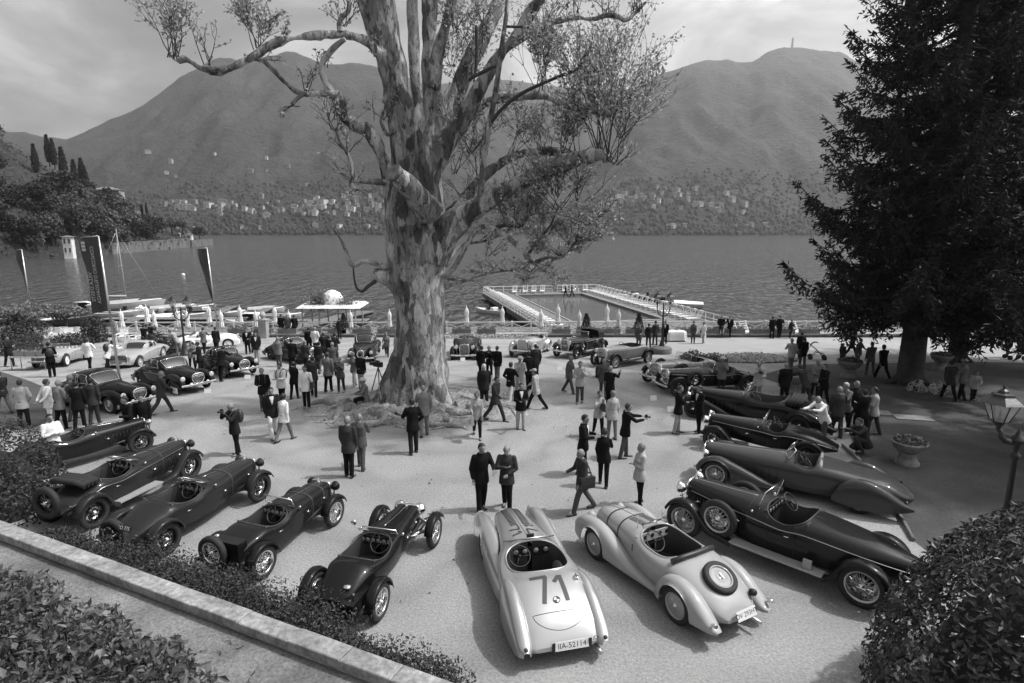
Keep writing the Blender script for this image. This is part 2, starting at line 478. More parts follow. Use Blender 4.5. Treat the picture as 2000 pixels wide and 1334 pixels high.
v, f = crowns(PW, RNG.uniform(2.0, 5.2, len(PW)) * (0.75 + 0.5 * fbm(PW[:, 0] * 0.02, PW[:, 1] * 0.02, 2, 8)))
link('forest', np_mesh('forest', v, f, wood_m, True), kind='stuff')
# ------------------------------------------------------------------ villages on the far shore
plaster = [mat('plaster_pale', 0.45, 0.9, fine=(0.6, 0.1)), mat('plaster_mid', 0.28, 0.9, fine=(0.6, 0.1)), mat('plaster_bright', 0.62, 0.9, fine=(0.6, 0.1))]
roof_m = mat('roof_tiles', 0.16, 0.9, var=(0.8, 0.12, 0.2))
shutter = mat('shutter_grey', 0.07, 0.8)
HOUSE = {}
def house_mesh(k, w, d, h, hip):
    if k in HOUSE: return HOUSE[k]
    wl = MB().box((0, 0, h / 2 - 3), (w, d, h + 6))
    rf = MB(); e = 0.6; rh = w * 0.2
    rid = 0.0 if hip else d / 2 + e
    a, c = w / 2 + e, d / 2 + e
    y2 = rid if not hip else max(0.5, c - a * 0.9)
    rf.add([(-a, -c, h), (a, -c, h), (a, c, h), (-a, c, h), (0, -y2, h + rh), (0, y2, h + rh)], [(0, 1, 4), (1, 2, 5, 4), (2, 3, 5), (3, 0, 4, 5), (3, 2, 1, 0)])
    wn = MB(); pt = []
    for fl in range(max(1, int(h // 3))):
        n = max(2, int(d // 3))
        for q in range(n):
            for sx in (-1, 1):
                wn.box((sx * (w / 2 + 0.02), -d / 2 + d * (q + 0.5) / n, 1.7 + 3 * fl), (0.12, 1.0, 1.5))
        n = max(2, int(w // 3))
        for q in range(n):
            wn.box((-w / 2 + w * (q + 0.5) / n, -(d / 2 + 0.02), 1.7 + 3 * fl), (1.0, 0.12, 1.5))
    HOUSE[k] = [(wl, rf, wn, [wl.mesh('wall', p) for p in plaster], rf.mesh('roof', roof_m), wn.mesh('windows', shutter))][0]
    return HOUSE[k]
def far_house(p, size, tone, rz, label, group, grow=1.0):
    w, d, h, hip = size
    hm = house_mesh(size, w, d, h, hip)
    o = thing('house', label, 'house', p, rz, group)
    o.scale = (grow, grow, grow)
    link('wall', hm[3][tone], o); link('roof', hm[4], o)
    s = link('window_shutters', hm[5], o); s['kind'] = 'stuff'
SZ = [(9, 12, 6.5, False), (10, 16, 9.5, True), (8, 9, 6, False), (12, 20, 9, True), (11, 11, 10, True)]
def village(M, n, u0, u1, v0, v1, label, group, dense=1.0):
    for _ in range(n):
        u = random.uniform(u0, u1); v = random.triangular(v0, v1, v0 + (v1 - v0) * 0.6)
        p = on_mountain(M, u, v)
        if p is None: continue
        sz = random.choice(SZ); tn = random.choice((0, 1, 1, 0, 2))
        adj = ('pale', 'grey', 'bright')[tn] + ' ' + ('two storey', 'tall hip roofed', 'small square', 'long hip roofed', 'boxy three storey')[SZ.index(sz)] + ' house '
        far_house(p + Vector((0, 0, 2)), sz, tn, random.choice((0, math.pi / 2)) + random.uniform(-.5, .5), adj + label, group, random.uniform(0.5, .85))
random.seed(11)
village(ML, 26, 325, 412, 398, 422, 'in the hillside cluster above the headland', 'houses of the far cluster')
village(ML, 46, 415, 640, 392, 432, 'among trees on the far slope', 'houses on the far slope')
village(ML, 56, 575, 770, 384, 434, 'in the village left of the plane tree', 'houses of the dense village')
village(ML, 8, 300, 740, 452, 457, 'standing at the far waterline', 'houses at the far waterline')
village(ML, 10, 200, 640, 280, 372, 'high on the wooded mountain', 'lone houses on the mountain')
village(MR, 40, 1190, 1360, 362, 424, 'in the hillside village across the lake', 'houses of the hillside village')
village(MR, 14, 1350, 1460, 385, 440, 'standing alone among trees across the lake', 'scattered houses across the lake')
village(MR, 10, 1180, 1500, 448, 457, 'on the far shore right of the plane tree', 'villas on the far shore')
random.seed(12)
tw = on_mountain(MR, 1547, 94) or Vector((1150, 2400, 740))
twr = thing('lighthouse', 'slim tower on the summit of the hazy mountain', 'tower', tw)
MB().lathe([(4.4, -6), (3.8, 8), (3.0, 27), (3.9, 28), (3.9, 29)], n=12).obj('shaft', plaster[1], twr)
MB().lathe([(2.4, 29), (2.4, 33), (2.8, 33.5), (0.3, 36)], n=12).obj('lantern', plaster[0], twr)
# ------------------------------------------------------------------ the wooded headland on the left
HS = [(-420, 120), (-260, 150), (-190, 185), (-172, 215), (-166, 250), (-186, 330), (-205, 395), (-212, 425), (-240, 440), (-420, 520)]
def headland_z(x, y):
    """height of the headland: rises away from its shoreline"""
    sx = np.interp(y, [p[1] for p in HS], [p[0] for p in HS])
    d = np.maximum(0, sx - x)
    steep = np.interp(y, [120, 230, 290, 345, 405, 520], [0.7, 0.72, 0.88, 0.66, 0.14, 0.2])
    z = ZW - 0.6 + np.minimum(2.5, d) * 1.2 + np.minimum(d, 95) * steep * 0.85 + np.maximum(0, d - 95) * 0.25
    return z + (fbm(x * 0.05, y * 0.05, 3, 77) - 0.5) * 5 * np.minimum(1, d / 20)
gx, gy = np.meshgrid(np.linspace(-520, -140, 130), np.linspace(118, 520, 130))
hz = headland_z(gx, gy)
sx_ = np.interp(gy, [p[1] for p in HS], [p[0] for p in HS])
hz = np.where(gx > sx_, ZW - 3.0, hz)
v = np.stack([gx, gy, hz], 2).reshape(-1, 3)
i = (np.arange(129)[:, None] * 130 + np.arange(129)[None, :]).reshape(-1, 1)
link('hillside', np_mesh('hillside', v, np.concatenate([i, i + 1, i + 131, i + 130], 1), mat('hillside_scrub', .03, .95, var=(.08, .016, .045), fine=(.6, .5), bump=(.7, 1.0, 1.5), coords='World'), True), kind='structure')
m_ = (hz > ZW - 1.5).ravel()
PH_ = v[m_]; PH_ = PH_[RNG.integers(0, len(PH_), 6500)] + RNG.uniform(-1.6, 1.6, (6500, 3)) * [1, 1, .1]
sxx = np.interp(PH_[:, 1], [p[1] for p in HS], [p[0] for p in HS])
PH_ = PH_[(PH_[:, 0] < sxx + .5) & ~((PH_[:, 1] > 330) & (PH_[:, 0] > sxx - 9)) & (PH_[:, 0] / PH_[:, 1] > -1.05)]
PH_[:, 2] = headland_z(PH_[:, 0], PH_[:, 1]) + .5
q_ = np.repeat(PH_, 7, 0); q_ = q_ + RNG.normal(0, 1, q_.shape) * [1.1, 1.1, .8]
link('undergrowth', leaf_mesh('undergrowth', q_, np.tile([[.2, -.4, .8]], (len(q_), 1)), 1.25, wood_m, .5, .9), kind='stuff')
def on_head(u, v, ymin=150, ymax=515):
    d = ray(u, v); s = d.x / d.y
    for y in np.arange(ymin, ymax, 2.0):
        x = s * y
        sx = np.interp(y, [p[1] for p in HS], [p[0] for p in HS])
        if x < sx and float(headland_z(np.array(x), np.array(y))) >= H + d.z / d.y * y:
            return Vector((x, y, float(headland_z(np.array(x), np.array(y)))))
    return None
tree_leaf = [leafmat('tree_leaves_dark', 0.035, 0.5, 0.7, 0.15, 0.15), leafmat('tree_leaves_mid', 0.065, 0.5, 0.7, 0.2, 0.15), leafmat('tree_leaves_pale', 0.11, 0.45, 0.7, 0.25, 0.15)]
bark_plain = mat('plain_bark', 0.07, 0.9, var=(3, 0.04, 0.1), bump=(8, 0.6))
def puff_tree(seed, r, h, lobes, leaf, n, trunk=True, dark=1):
    """crown of leaf clumps through several uneven lobes; returns the meshes for trunk and crown"""
    rg = np.random.default_rng(seed)
    cs = rg.normal(0, 1, (lobes, 3)); cs = cs / np.linalg.norm(cs, axis=1)[:, None] * rg.uniform(0.2, 0.62, (lobes, 1))
    cs[:, 2] = cs[:, 2] * 0.8
    rr = rg.uniform(0.32, 0.5, lobes)
    k = rg.integers(0, lobes, n)
    dv = unit(rg.normal(0, 1, (n, 3)))
    p = cs[k] + dv * (rr[k] * rg.uniform(0.7, 1.05, n))[:, None]
    p = p * np.array([r, r, h * 0.5])
    p[:, 2] += h * 0.6
    global RNG
    sv, RNG = RNG, rg
    cm = leaf_mesh('crown', p, dv + np.array([0, 0, 0.25]), leaf, tree_leaf[dark], jit=0.45, aspect=0.9)
    RNG = sv
    tm = MB().tube([(0, 0, -1), (0.02 * r, 0, h * 0.3), (0, 0.03 * r, h * 0.65)], [0.05 * h, 0.035 * h, 0.015 * h], 7)
    for a in range(4):
        an = a * 1.6 + seed
        tm.tube([(0, 0, h * (0.3 + 0.06 * a)), (math.cos(an) * r * 0.5, math.sin(an) * r * 0.5, h * (0.55 + 0.05 * a))], [0.02 * h, 0.006 * h], 5)
    return tm.mesh('trunk', bark_plain), cm
def plant_tree(meshes, loc, s, rz, name, label, group, cat='tree'):
    o = thing(name, label, cat, loc, rz, group)
    o.scale = (s, s, s)
    link('trunk', meshes[0], o); link('crown', meshes[1], o)
    return o
PT = [puff_tree(s, 5.0, 11.0, 9, 0.95, 900, dark=d) for s, d in ((1, 0), (2, 1), (3, 2), (4, 1), (5, 0))]
random.seed(5)
cnt = 0
for k in range(330):
    y = random.uniform(165, 420); sx = float(np.interp(y, [p[1] for p in HS], [p[0] for p in HS]))
    x = sx - 2 - random.random() ** 1.5 * 120
    z = float(headland_z(np.array(x), np.array(y)))
    if y > 320 and x > sx - 30: continue
    if not -0.98 < x / y < -0.5: continue
    if -.69 < x / y < -.6 and z > 5 and k % 3: continue
    if 235 < y and -.83 < x / y < -.70 and z > 16: continue
    q = random.choice((0, 0, 1, 1, 2, 3, 4))
    plant_tree(PT[q], (x, y, z - 1), random.uniform(0.75, 1.35), random.uniform(0, 6), 'tree', ('dark round headland tree', 'mid grey leafy headland tree', 'pale spring headland tree', 'bushy mid grey headland tree', 'flat dark headland tree')[q] + (', near the waterline' if z < 4 else ', low on the slope' if z < 14 else ', half way up the slope' if z < 30 else ', near the ridge') + (', towards the far point' if y > 300 else ', on the near side' if y < 230 else ''), 'trees of the wooded headland')
for k_, (u, v, s) in enumerate(((1290 / 4.76, 457, .8), (1350 / 4.76, 452, .8), (1440 / 4.76, 456, .8), (1510 / 4.76, 455, .9), (1600 / 4.76, 455, .95), (1700 / 4.76, 455, .95))):
    p = on_head(u, v + 2) or atY(u, v, 385)
    plant_tree(PT[2], p, s, u, 'tree', ORD[k_] + ' pale pollarded tree from the villa in the headland row', 'row of pale trees on the headland terrace')
# cypresses
def cypress_mesh():
    n = 1500
    t_ = RNG.uniform(0, 1, n); a = RNG.uniform(0, 6.283, n)
    rad = 2.1 * np.sin(np.pi * np.clip(t_ * 0.9 + 0.1, 0, 1)) ** 0.7 * (1 - t_ * 0.35) * RNG.uniform(0.75, 1.1, n)
    p = np.stack([np.cos(a) * rad, np.sin(a) * rad, 0.8 + t_ * 17], 1)
    d = np.stack([np.cos(a), np.sin(a), np.full(n, 0.5)], 1)
    return MB().tube([(0, 0, -2), (0, 0, 16)], [0.35, 0.08], 6).mesh('trunk', bark_plain), leaf_mesh('crown', p, d, 1.3, tree_leaf[0], jit=0.4, aspect=0.5, along=np.array([[0, 0, 1.0]]))
CY_ = cypress_mesh()
for k_, (u, v, hh) in enumerate(((72, 330, 52), (97, 320, 50), (107, 325, 48), (127, 345, 60), (149, 360, 52), (165, 365, 58), (171, 372, 50), (262, 420, 20), (278, 420, 20), (287, 419, 20))):
    p = on_head(u, v + 10) or atY(u, v, 300)
    s = hh * p.y / F / 17.5
    plant_tree(CY_, p, s, u, 'cypress_tree', ORD[k_] + ' tall dark cypress from the left on the headland ridge' if u < 200 else ORD[k_ - 7] + ' small dark cypress from the left behind the headland villa', 'cypresses on the headland' if u < 200 else 'cypresses by the villa')
for u, v, s, l in ((128, 418, 1.7, 'very large dark round tree below the cypresses'), (390, 470, 0.95, 'dark round bush tree at the tip of the headland wall'), (155, 440, 0.9, 'small round tree beside the villa lawn')):
    p = on_head(u, v) or atY(u, v, 400)
    plant_tree(PT[0 if u != 155 else 2], p, s, 0.4, 'tree', l, None)
# villas, walls and boathouses of the headland
def villa(u, v, Y, w, d, h, tone, label, name='villa', floors=3, cols=5, arches=False):
    p = atY(u, v, Y)
    o = thing(name, label, 'building', p, math.atan2(-p.x, p.y) * 0.5)
    MB().box((0, 0, h / 2 - 4), (w, d, h + 8)).obj('wall', plaster[tone], o)
    a, c, rh = w / 2 + 0.7, d / 2 + 0.7, min(w, d) * 0.17
    rd = max(0.2, a - c * 0.9)
    MB().add([(-a, -c, h), (a, -c, h), (a, c, h), (-a, c, h), (-rd, 0, h + rh), (rd, 0, h + rh)], [(0, 1, 5, 4), (1, 2, 5), (2, 3, 4, 5), (3, 0, 4), (3, 2, 1, 0)]).obj('roof', roof_m, o)
    for k in range(floors):
        for q in range(cols):
            x = -w / 2 + w * (q + 0.5) / cols; z = h * (k + 0.5) / floors
            wd_ = MB().box((x, -d / 2 - 0.03, z), (w / cols * 0.42, 0.16, h / floors * 0.55)).obj('window', shutter, o)
            MB().box((x, -d / 2 - 0.08, z - h / floors * 0.31), (w / cols * 0.6, 0.3, 0.14)).obj('sill', plaster[2], wd_)
    if floors > 2:
        for k in range(1, floors):
            MB().box((0, -d / 2 - 0.35, h * k / floors), (w + 0.3, 0.7, 0.18)).obj('balcony', plaster[2], o)
    return o
villa(215, 402, 400, 15, 12, 10, 1, 'terraced apartment house with balconies above the headland trees', floors=4)
villa(243, 438, 385, 9, 8, 11, 2, 'pale villa with tall windows on the headland terrace', floors=2, cols=3)
villa(262, 436, 392, 10, 8, 6.5, 0, 'low pale wing beside the headland villa', floors=2, cols=4)
villa(137, 497, 214, 2.7, 3, 6.2, 2, 'narrow pale boathouse tower at the headland waterline', 'boathouse', floors=2, cols=2)
villa(372, 483, 380, 3.4, 4, 8.0, 2, 'pale square turret at the end of the headland quay wall', 'turret', floors=2, cols=1)
quay = mat('quay_stone', 0.10, 0.9, var=(0.25, 0.06, 0.17), fine=(1.2, 0.3), bump=(1.5, 0.8))
a_, b_ = atz(215, 497, ZW), atz(368, 483, ZW)
MB().beam(a_ + Vector((0, 0, 1.6)), b_ + Vector((0, 0, 2.4)), 2.0, 6.0).obj('quay_wall', quay, label='long rough stone quay wall along the headland shore', cat='wall')
qt = RNG.uniform(0, 1, 1500)[:, None]; qn = fbm(qt[:, 0] * 14, qt[:, 0] * 0, 3, 5)[:, None]
qp = np.array(a_)[None] * (1 - qt) + np.array(b_)[None] * qt + RNG.normal(0, 1, (1500, 3)) * [.6, .8, .5] + np.concatenate([qt * 0, qt * 0 - .8, 4.6 + (qn - .5) * 3 - RNG.uniform(0, 1, (1500, 1)) ** 2 * 4 * (qn > .52)], 1)
link('wall_creepers', leaf_mesh('wall_creepers', qp, np.tile([[0, -.6, .6]], (1500, 1)), 1.0, tree_leaf[1], .5, .9), label='creepers hanging over the long quay wall of the headland', cat='creeper', kind='stuff')
a_, b_ = atz(372, 482, ZW), atz(414, 478, ZW)
MB().beam(a_ + Vector((0, 0, 1.5)), b_ + Vector((0, 0, 1.5)), 2.0, 5.0).obj('quay_wall', quay, label='dark low wall under the round bush tree at the headland tip', cat='wall')
a_, b_ = atY(290, 462, 400), atY(352, 462, 396)
tl_ = thing('terrace_arcade', 'arched terrace wall above the quay of the headland', 'wall', (a_ + b_) / 2, math.atan2((b_ - a_).y, (b_ - a_).x))
L_ = (b_ - a_).length
MB().box((0, 0.6, 0), (L_, 0.5, 4.5)).obj('back_wall', quay, tl_)
MB().box((0, 0, 2.0), (L_, 1.4, 0.6)).obj('cornice', plaster[0], tl_)
for k in range(9):
    MB().box((-L_ / 2 + L_ * k / 8, 0, -0.2), (0.5, 0.9, 3.8)).obj('pillar', plaster[1], tl_)
# the air over the lake
HZ = bpy.data.materials.new('haze_air'); HZ.use_nodes = True
ht_ = HZ.node_tree; ht_.nodes.clear()
vp = N(ht_, 'ShaderNodeVolumePrincipled'); vp.inputs['Color'].default_value = (0.9, 0.9, 0.9, 1); vp.inputs['Density'].default_value = 0.00021; vp.inputs['Anisotropy'].default_value = 0.65
ho = N(ht_, 'ShaderNodeOutputMaterial'); ht_.links.new(vp.outputs[0], ho.inputs['Volume'])
ztop = max(float(M_[2].max()) for M_ in (ML, MC, MR)) + 40
MB().box((0, 1890, (ztop + ZW - 4) / 2), (13000, 4380, ztop - ZW + 4)).obj('haze', HZ, kind='stuff')
# ================================================================== LAKESIDE TERRACE, POOL, BOATS
def ZG(u, v):
    return on(u, v)
wall_top = atY(700, 653.5, WALL_Y).z
dark_stone = mat('dark_wall_stone', 0.11, 0.9, var=(1.1, 0.07, 0.16), fine=(9, 0.3), bump=(7, 0.7))
grey_paint = mat('grey_paint', 0.3, 0.6)
terr = mat('terracotta', 0.15, 0.85, var=(3, 0.11, 0.2))
deck_m = mat('deck_boards', 0.14, 0.8, var=(1.5, 0.10, 0.18), fine=(12, 0.15))
fl_leaf = leafmat('planter_leaves', 0.09, 0.5)
fl_white = leafmat('pale_blossom', 0.5, 0.35)
wl = thing('retaining_wall', 'long low dark stone wall between the gravel court and the lakeside terrace', 'wall', (0, WALL_Y, 0))
MB().box((0, 0, (wall_top - 5) / 2), (150, 0.5, wall_top + 5)).obj('wall_body', dark_stone, wl)
cm_ = MB().box((0, 0, 0.06), (1.97, 0.62, 0.12)).mesh('coping_stone', stone)
for k in range(60):
    o = link('coping_stone', cm_, wl, (-60 + 2 * k + 1, 0, wall_top)); o.location.z += random.uniform(0, 0.012)
# low pale flower border against the foot of the wall
def scatter_rect(x0, x1, y0, y1, n, z=0, h=0.2):
    x = RNG.uniform(x0, x1, n); y = RNG.uniform(y0, y1, n)
    return np.stack([x, y, np.array([gz(b) for b in y]) + z + RNG.uniform(0, h, n)], 1)
UPV = np.array([[0, 0, 1.0]])
fx0, fx1 = on(840, 672).x, on(1075, 672).x
p = scatter_rect(fx0, fx1, WALL_Y - 1.0, WALL_Y - 0.4, 1500, 0.03, 0.25)
link('flower_border', leaf_mesh('flower_border', p, UPV, 0.13, fl_white, 0.6), label='pale flower border along the foot of the dark terrace wall', cat='flower bed', kind='stuff')
def planter_mesh():
    b = MB().box((0, 0, 0.16), (1.45, 0.5, 0.32)); b.box((0, 0, 0.33), (1.55, 0.58, 0.06))
    n = 130
    p = np.stack([RNG.uniform(-.7, .7, n), RNG.uniform(-.25, .25, n), 0.34 + RNG.uniform(0, .1, n)], 1)
    return b.mesh('planter_box', terr), leaf_mesh('plants', p, UPV, 0.16, fl_leaf, 0.7)
PM = planter_mesh()
k = 0
for x in [ -21.5 + 1.95 * q for q in range(24)]:
    if -1.5 < x < 2.6: continue
    o = thing('planter', 'planter box on the terrace wall, ' + (ORD[int((-1.5 - x) / 1.95)] + ' to the left of the plane tree' if x < 0 else ORD[int((x - 2.6) / 1.95)] + ' to the right of the plane tree'), 'planter', (x, WALL_Y, wall_top + 0.125), 0, 'planters along the terrace wall')
    link('planter_box', PM[0], o); link('plants', PM[1], o, kind='stuff')
# deck of the lakeside terrace and its white lattice fence
PH = 1.05
DZ = atY(700, 628, WALL_Y + 2.4).z - PH
MB().box((-8, WALL_Y + 3.2, DZ - 0.15), (84, 5.8, 0.3)).obj('terrace_deck', deck_m, kind='structure')
post_m = MB().box((0, 0, PH / 2), (0.13, 0.13, PH)).mesh('post', white)
rail_m = MB().box((0, 0, 0), (1.6, 0.08, 0.1)).mesh('rail', white)
dl = math.hypot(1.5, 0.62)
brace_m = MB().box((0, 0, 0), (dl, 0.04, 0.07)).mesh('brace', white)
def lattice(a, b, label):
    a, b = Vector(a), Vector(b); d = b - a
    n = max(1, round(d.length / 1.6))
    o = thing('lattice_fence', label, 'fence', a, math.atan2(d.y, d.x))
    o.scale.x = d.length / (1.6 * n)
    for k in range(n + 1):
        link('post', post_m, o, (1.6 * k, 0, 0))
    for k in range(n):
        link('rail', rail_m, o, (1.6 * k + 0.8, 0, PH - 0.08)); link('rail', rail_m, o, (1.6 * k + 0.8, 0, 0.2))
        for s in (-1, 1):
            br = link('brace', brace_m, o, (1.6 * k + 0.8, 0.015 * s, 0.56)); br.rotation_euler = (0, s * math.atan2(0.62, 1.5), 0)
    return o
FY = WALL_Y + 2.4
lattice((atY(228, 640, FY).x, FY, DZ), (atY(762, 640, FY).x, FY, DZ), 'white cross braced lattice fence behind the wall left of the plane tree')
lattice((atY(872, 640, FY).x, FY, DZ), (atY(1000, 640, FY).x, FY, DZ), 'short white lattice fence stretch just beyond the plane tree trunk')
lattice((atY(1000, 640, FY).x, FY + 0.3, DZ), (atY(1300, 640, FY).x, FY + 0.3, DZ), 'white lattice fence in front of the swimming pool')
lattice((atY(1300, 640, FY).x, FY + 0.3, DZ), (atY(1620, 640, FY).x, FY + 0.6, DZ), 'white railing behind the dark wall near the conifers')
# closed parasols
def parasol_mesh():
    cn = MB(); rows = []
    for (z, r) in ((0.75, 0.05), (0.8, 0.24), (1.1, 0.22), (1.7, 0.15), (2.15, 0.2), (2.35, 0.16), (2.62, 0.03)):
        rows.append([Vector((r * (1 + 0.22 * math.cos(8 * a)) * math.cos(a), r * (1 + 0.22 * math.cos(8 * a)) * math.sin(a), z)) for a in [math.pi * 2 * j / 32 for j in range(32)]])
    cn.grid(rows, closed=True)
    po = MB().tube([(0, 0, 0), (0, 0, 2.75)], 0.03, 8); po.ball((0, 0, 2.76), 0.05)
    ba = MB().lathe([(0.001, 0.1), (0.24, 0.1), (0.28, 0.0)], n=12)
    st = MB().tube([(0.175 * math.cos(a), 0.175 * math.sin(a), 1.62) for a in [math.pi * 2 * j / 12 for j in range(12)]], 0.02, 5, closed=True)
    return cn.mesh('canopy', cloth_white), po.mesh('pole', white), ba.mesh('base', stone), st.mesh('tie', grey_paint)
PA = parasol_mesh()
def parasol(u, top, Y, label):
    p = atY(u, top, Y)
    o = thing('parasol', label, 'parasol', (p.x, Y, DZ), u, 'closed white parasols on the lakeside terrace')
    s = (p.z - DZ) / 2.78
    o.scale = (s, s, s)
    for n_, m_ in zip(('canopy', 'pole', 'base', 'tie'), PA): link(n_, m_, o)
for u, top, l in ((235, 604, 'closed white parasol nearest to the big banner pole'), (284, 595, 'closed parasol between the moored sailing boat and the lamp'), (299, 605, 'closed parasol just left of the double lamp, lower one'), (345, 603, 'closed parasol hidden behind the double lamp post'), (364, 605, 'closed parasol just right of the double lamp post'), (406, 595, 'tall closed parasol left of the narrow banner pole'), (430, 605, 'closed parasol right of the narrow banner pole'), (467, 596, 'tall closed parasol before the small cabin boat'), (498, 605, 'closed parasol behind the two men in suits'), (535, 597, 'tall closed parasol above the black coupe'), (563, 605, 'closed parasol left of the domed kiosk'), (684, 606, 'closed parasol under the awning of the domed kiosk'), (760, 604, 'closed parasol at the left edge of the plane tree trunk'), (911, 597, 'closed parasol just right of the plane tree trunk'), (981, 598, 'closed parasol in front of the moored motorboat'), (1057, 604, 'closed parasol at the left corner of the pool'), (1090, 594, 'tall closed parasol standing before the pool, left one'), (1132, 606, 'shorter closed parasol in front of the pool water'), (1186, 594, 'tallest closed parasol in front of the pool'), (1209, 604, 'closed parasol beside the tallest one before the pool')):
    parasol(u, top, FY + (1.0 if top < 600 else -0.9), l)
# ------------------------------------------------------------------ swimming pool on its pontoon
QZ = -2.15
A, B_, Cn, D_ = atz(943, 573, QZ), atz(1165, 568, QZ), None, None
ex = (B_ - A); ex.z = 0; PWID = ex.length; ex.normalize(); ey = Vector((ex.y, -ex.x, 0)); PLEN = 36.0
PR = math.atan2(ex.y, ex.x)
def pool(x, y, z=0.0): return Vector((A.x, A.y, QZ)) + ex * x + ey * y + Vector((0, 0, z))
pl = thing('swimming_pool', 'floating swimming pool with pale deck moored at the lakeside terrace', 'pool', (0, 0, 0))
w0, w1, l0, l1 = 4.2, PWID - 3.6, 3.6, 29.5
def pbox(mb, x0, x1, y0, y1, z0, z1, m=0):
    c = pool((x0 + x1) / 2, (y0 + y1) / 2, (z0 + z1) / 2)
    return mb.box(c, (x1 - x0, y1 - y0, z1 - z0), m, rz=PR)
for x0, x1, y0, y1 in ((0, w0, 0, PLEN), (w1, PWID, 0, PLEN), (w0, w1, 0, l0), (w0, w1, l1, PLEN)):
    pbox(MB(), x0, x1, y0, y1, -0.5, 0).obj('pontoon_deck', deck_m, pl)
pool_w = mat('pool_water', 0.10, 0.03, spec=0.5, ior=1.33, bump=(1.2, 0.06, 0.3), coords='World')
pbox(MB(), w0 + .01, w1 - .01, l0 + .01, l1 - .01, -0.6, -0.22).obj('pool_water', pool_w, pl)
for x0, x1, y0, y1 in ((w0 - .16, w0, l0 - .3, l1 + .3), (w1, w1 + .16, l0 - .3, l1 + .3), (w0, w1, l0 - .3, l0), (w0, w1, l1, l1 + .3)):
    pbox(MB(), x0, x1, y0, y1, 0.002, 0.09).obj('pool_edge', grey_paint, pl)
pbox(MB(), 0.4, PWID - .4, 0.4, PLEN - .4, -2.2, -0.62).obj('float', black, pl)
for sgn, (xx, yy) in ((1, (w0 + 0.5, l0)), (1, (w1 - 1.0, l0))):
    ld = MB()
    for q in (0, 0.5): ld.tube([pool(xx + q, yy - 0.5, 0), pool(xx + q, yy - 0.45, 0.8), pool(xx + q, yy + 0.1, 0.8), pool(xx + q, yy + 0.12, -0.5)], 0.03, 6)
    ld.obj('ladder', chrome, pl)
def railing(a, b, label, h=0.95):
    a, b = Vector(a), Vector(b); d = b - a; n = max(2, round(d.length / 1.5))
    o = thing('pool_railing', label, 'railing', a, math.atan2(d.y, d.x)); L = d.length
    for z in (h, h * 0.5, 0.12): MB().box((L / 2, 0, z), (L, 0.06, 0.09 if z == h else 0.05)).obj('rail', white, o)
    pm = MB().box((0, 0, h / 2), (0.08, 0.075, h)).mesh('post', white)
    for k in range(n + 1): link('post', pm, o, (L * k / n, 0, 0))
railing(pool(.1, .1), pool(PWID - 7.0, .1), 'white railing along the far end of the pool, left run')
railing(pool(PWID - 6.2, .1), pool(PWID - .1, .1), 'white railing at the far right corner of the pool')
railing(pool(.1, .1), pool(.1, PLEN - 2), 'white railing along the left side of the pool')
railing(pool(PWID - .1, .1), pool(PWID - .1, PLEN), 'white railing along the right side of the pool')
def lounger_mesh():
    fr = MB()
    for s in (-.31, .31):
        fr.box((0.1, s, 0.32), (1.45, 0.05, 0.06))
        fr.beam((-.55, s, 0.3), (-1.0, s, 1.05), 0.05)
        fr.box((-.25, s * 1.05, 0.56), (0.6, 0.07, 0.04))
    se = MB()
    for q in range(7): se.box((0.75 - q * 0.2, 0, 0.36), (0.17, 0.6, 0.025))
    ba = MB()
    for q in range(5):
        t_ = q / 4; ba.beam((-.57 - .42 * t_, -.29, .38 + .7 * t_), (-.57 - .42 * t_, .29, .38 + .7 * t_), 0.14, 0.025)
    lg = MB()
    lg.box((0, 0, .16), (.05, .05, .32))
    return fr.mesh('frame', white), se.mesh('seat', white), ba.mesh('backrest', white), lg.mesh('leg', white)
LM = lounger_mesh()
def lounger(loc, rz, label, group):
    o = thing('deck_chair', label, 'deck chair', loc, rz, group)
    link('frame', LM[0], o); link('seat', LM[1], o); link('backrest', LM[2], o)
    for x in (-.6, .7):
        for y in (-.3, .3): link('leg', LM[3], o, (x, y, 0))
for k in range(24):
    lounger(pool(1.3, 1.8 + 1.33 * k), PR + random.uniform(-.06, .06), ORD[k] + ' white deck chair from the far end, left side of the pool', 'deck chairs left of the pool')
for k in range(22):
    lounger(pool(PWID - 1.3, 1.8 + 1.4 * k), PR + math.pi + random.uniform(-.06, .06), ORD[k] + ' white deck chair from the far end, right side of the pool', 'deck chairs right of the pool')
for k, x in enumerate((4.4, 6.0, 7.3, 8.6)): lounger(pool(x, 1.3), PR - math.pi / 2 - 0.3, ORD[k] + ' white deck chair from the left at the far pool end', 'deck chairs at the far end')
for k, x in enumerate((12.0, 13.2, 15.2)): lounger(pool(x, 1.3), PR - math.pi / 2 - 0.3, ORD[k] + ' white deck chair along the railing beside the walking pair', 'deck chairs at the far right end')
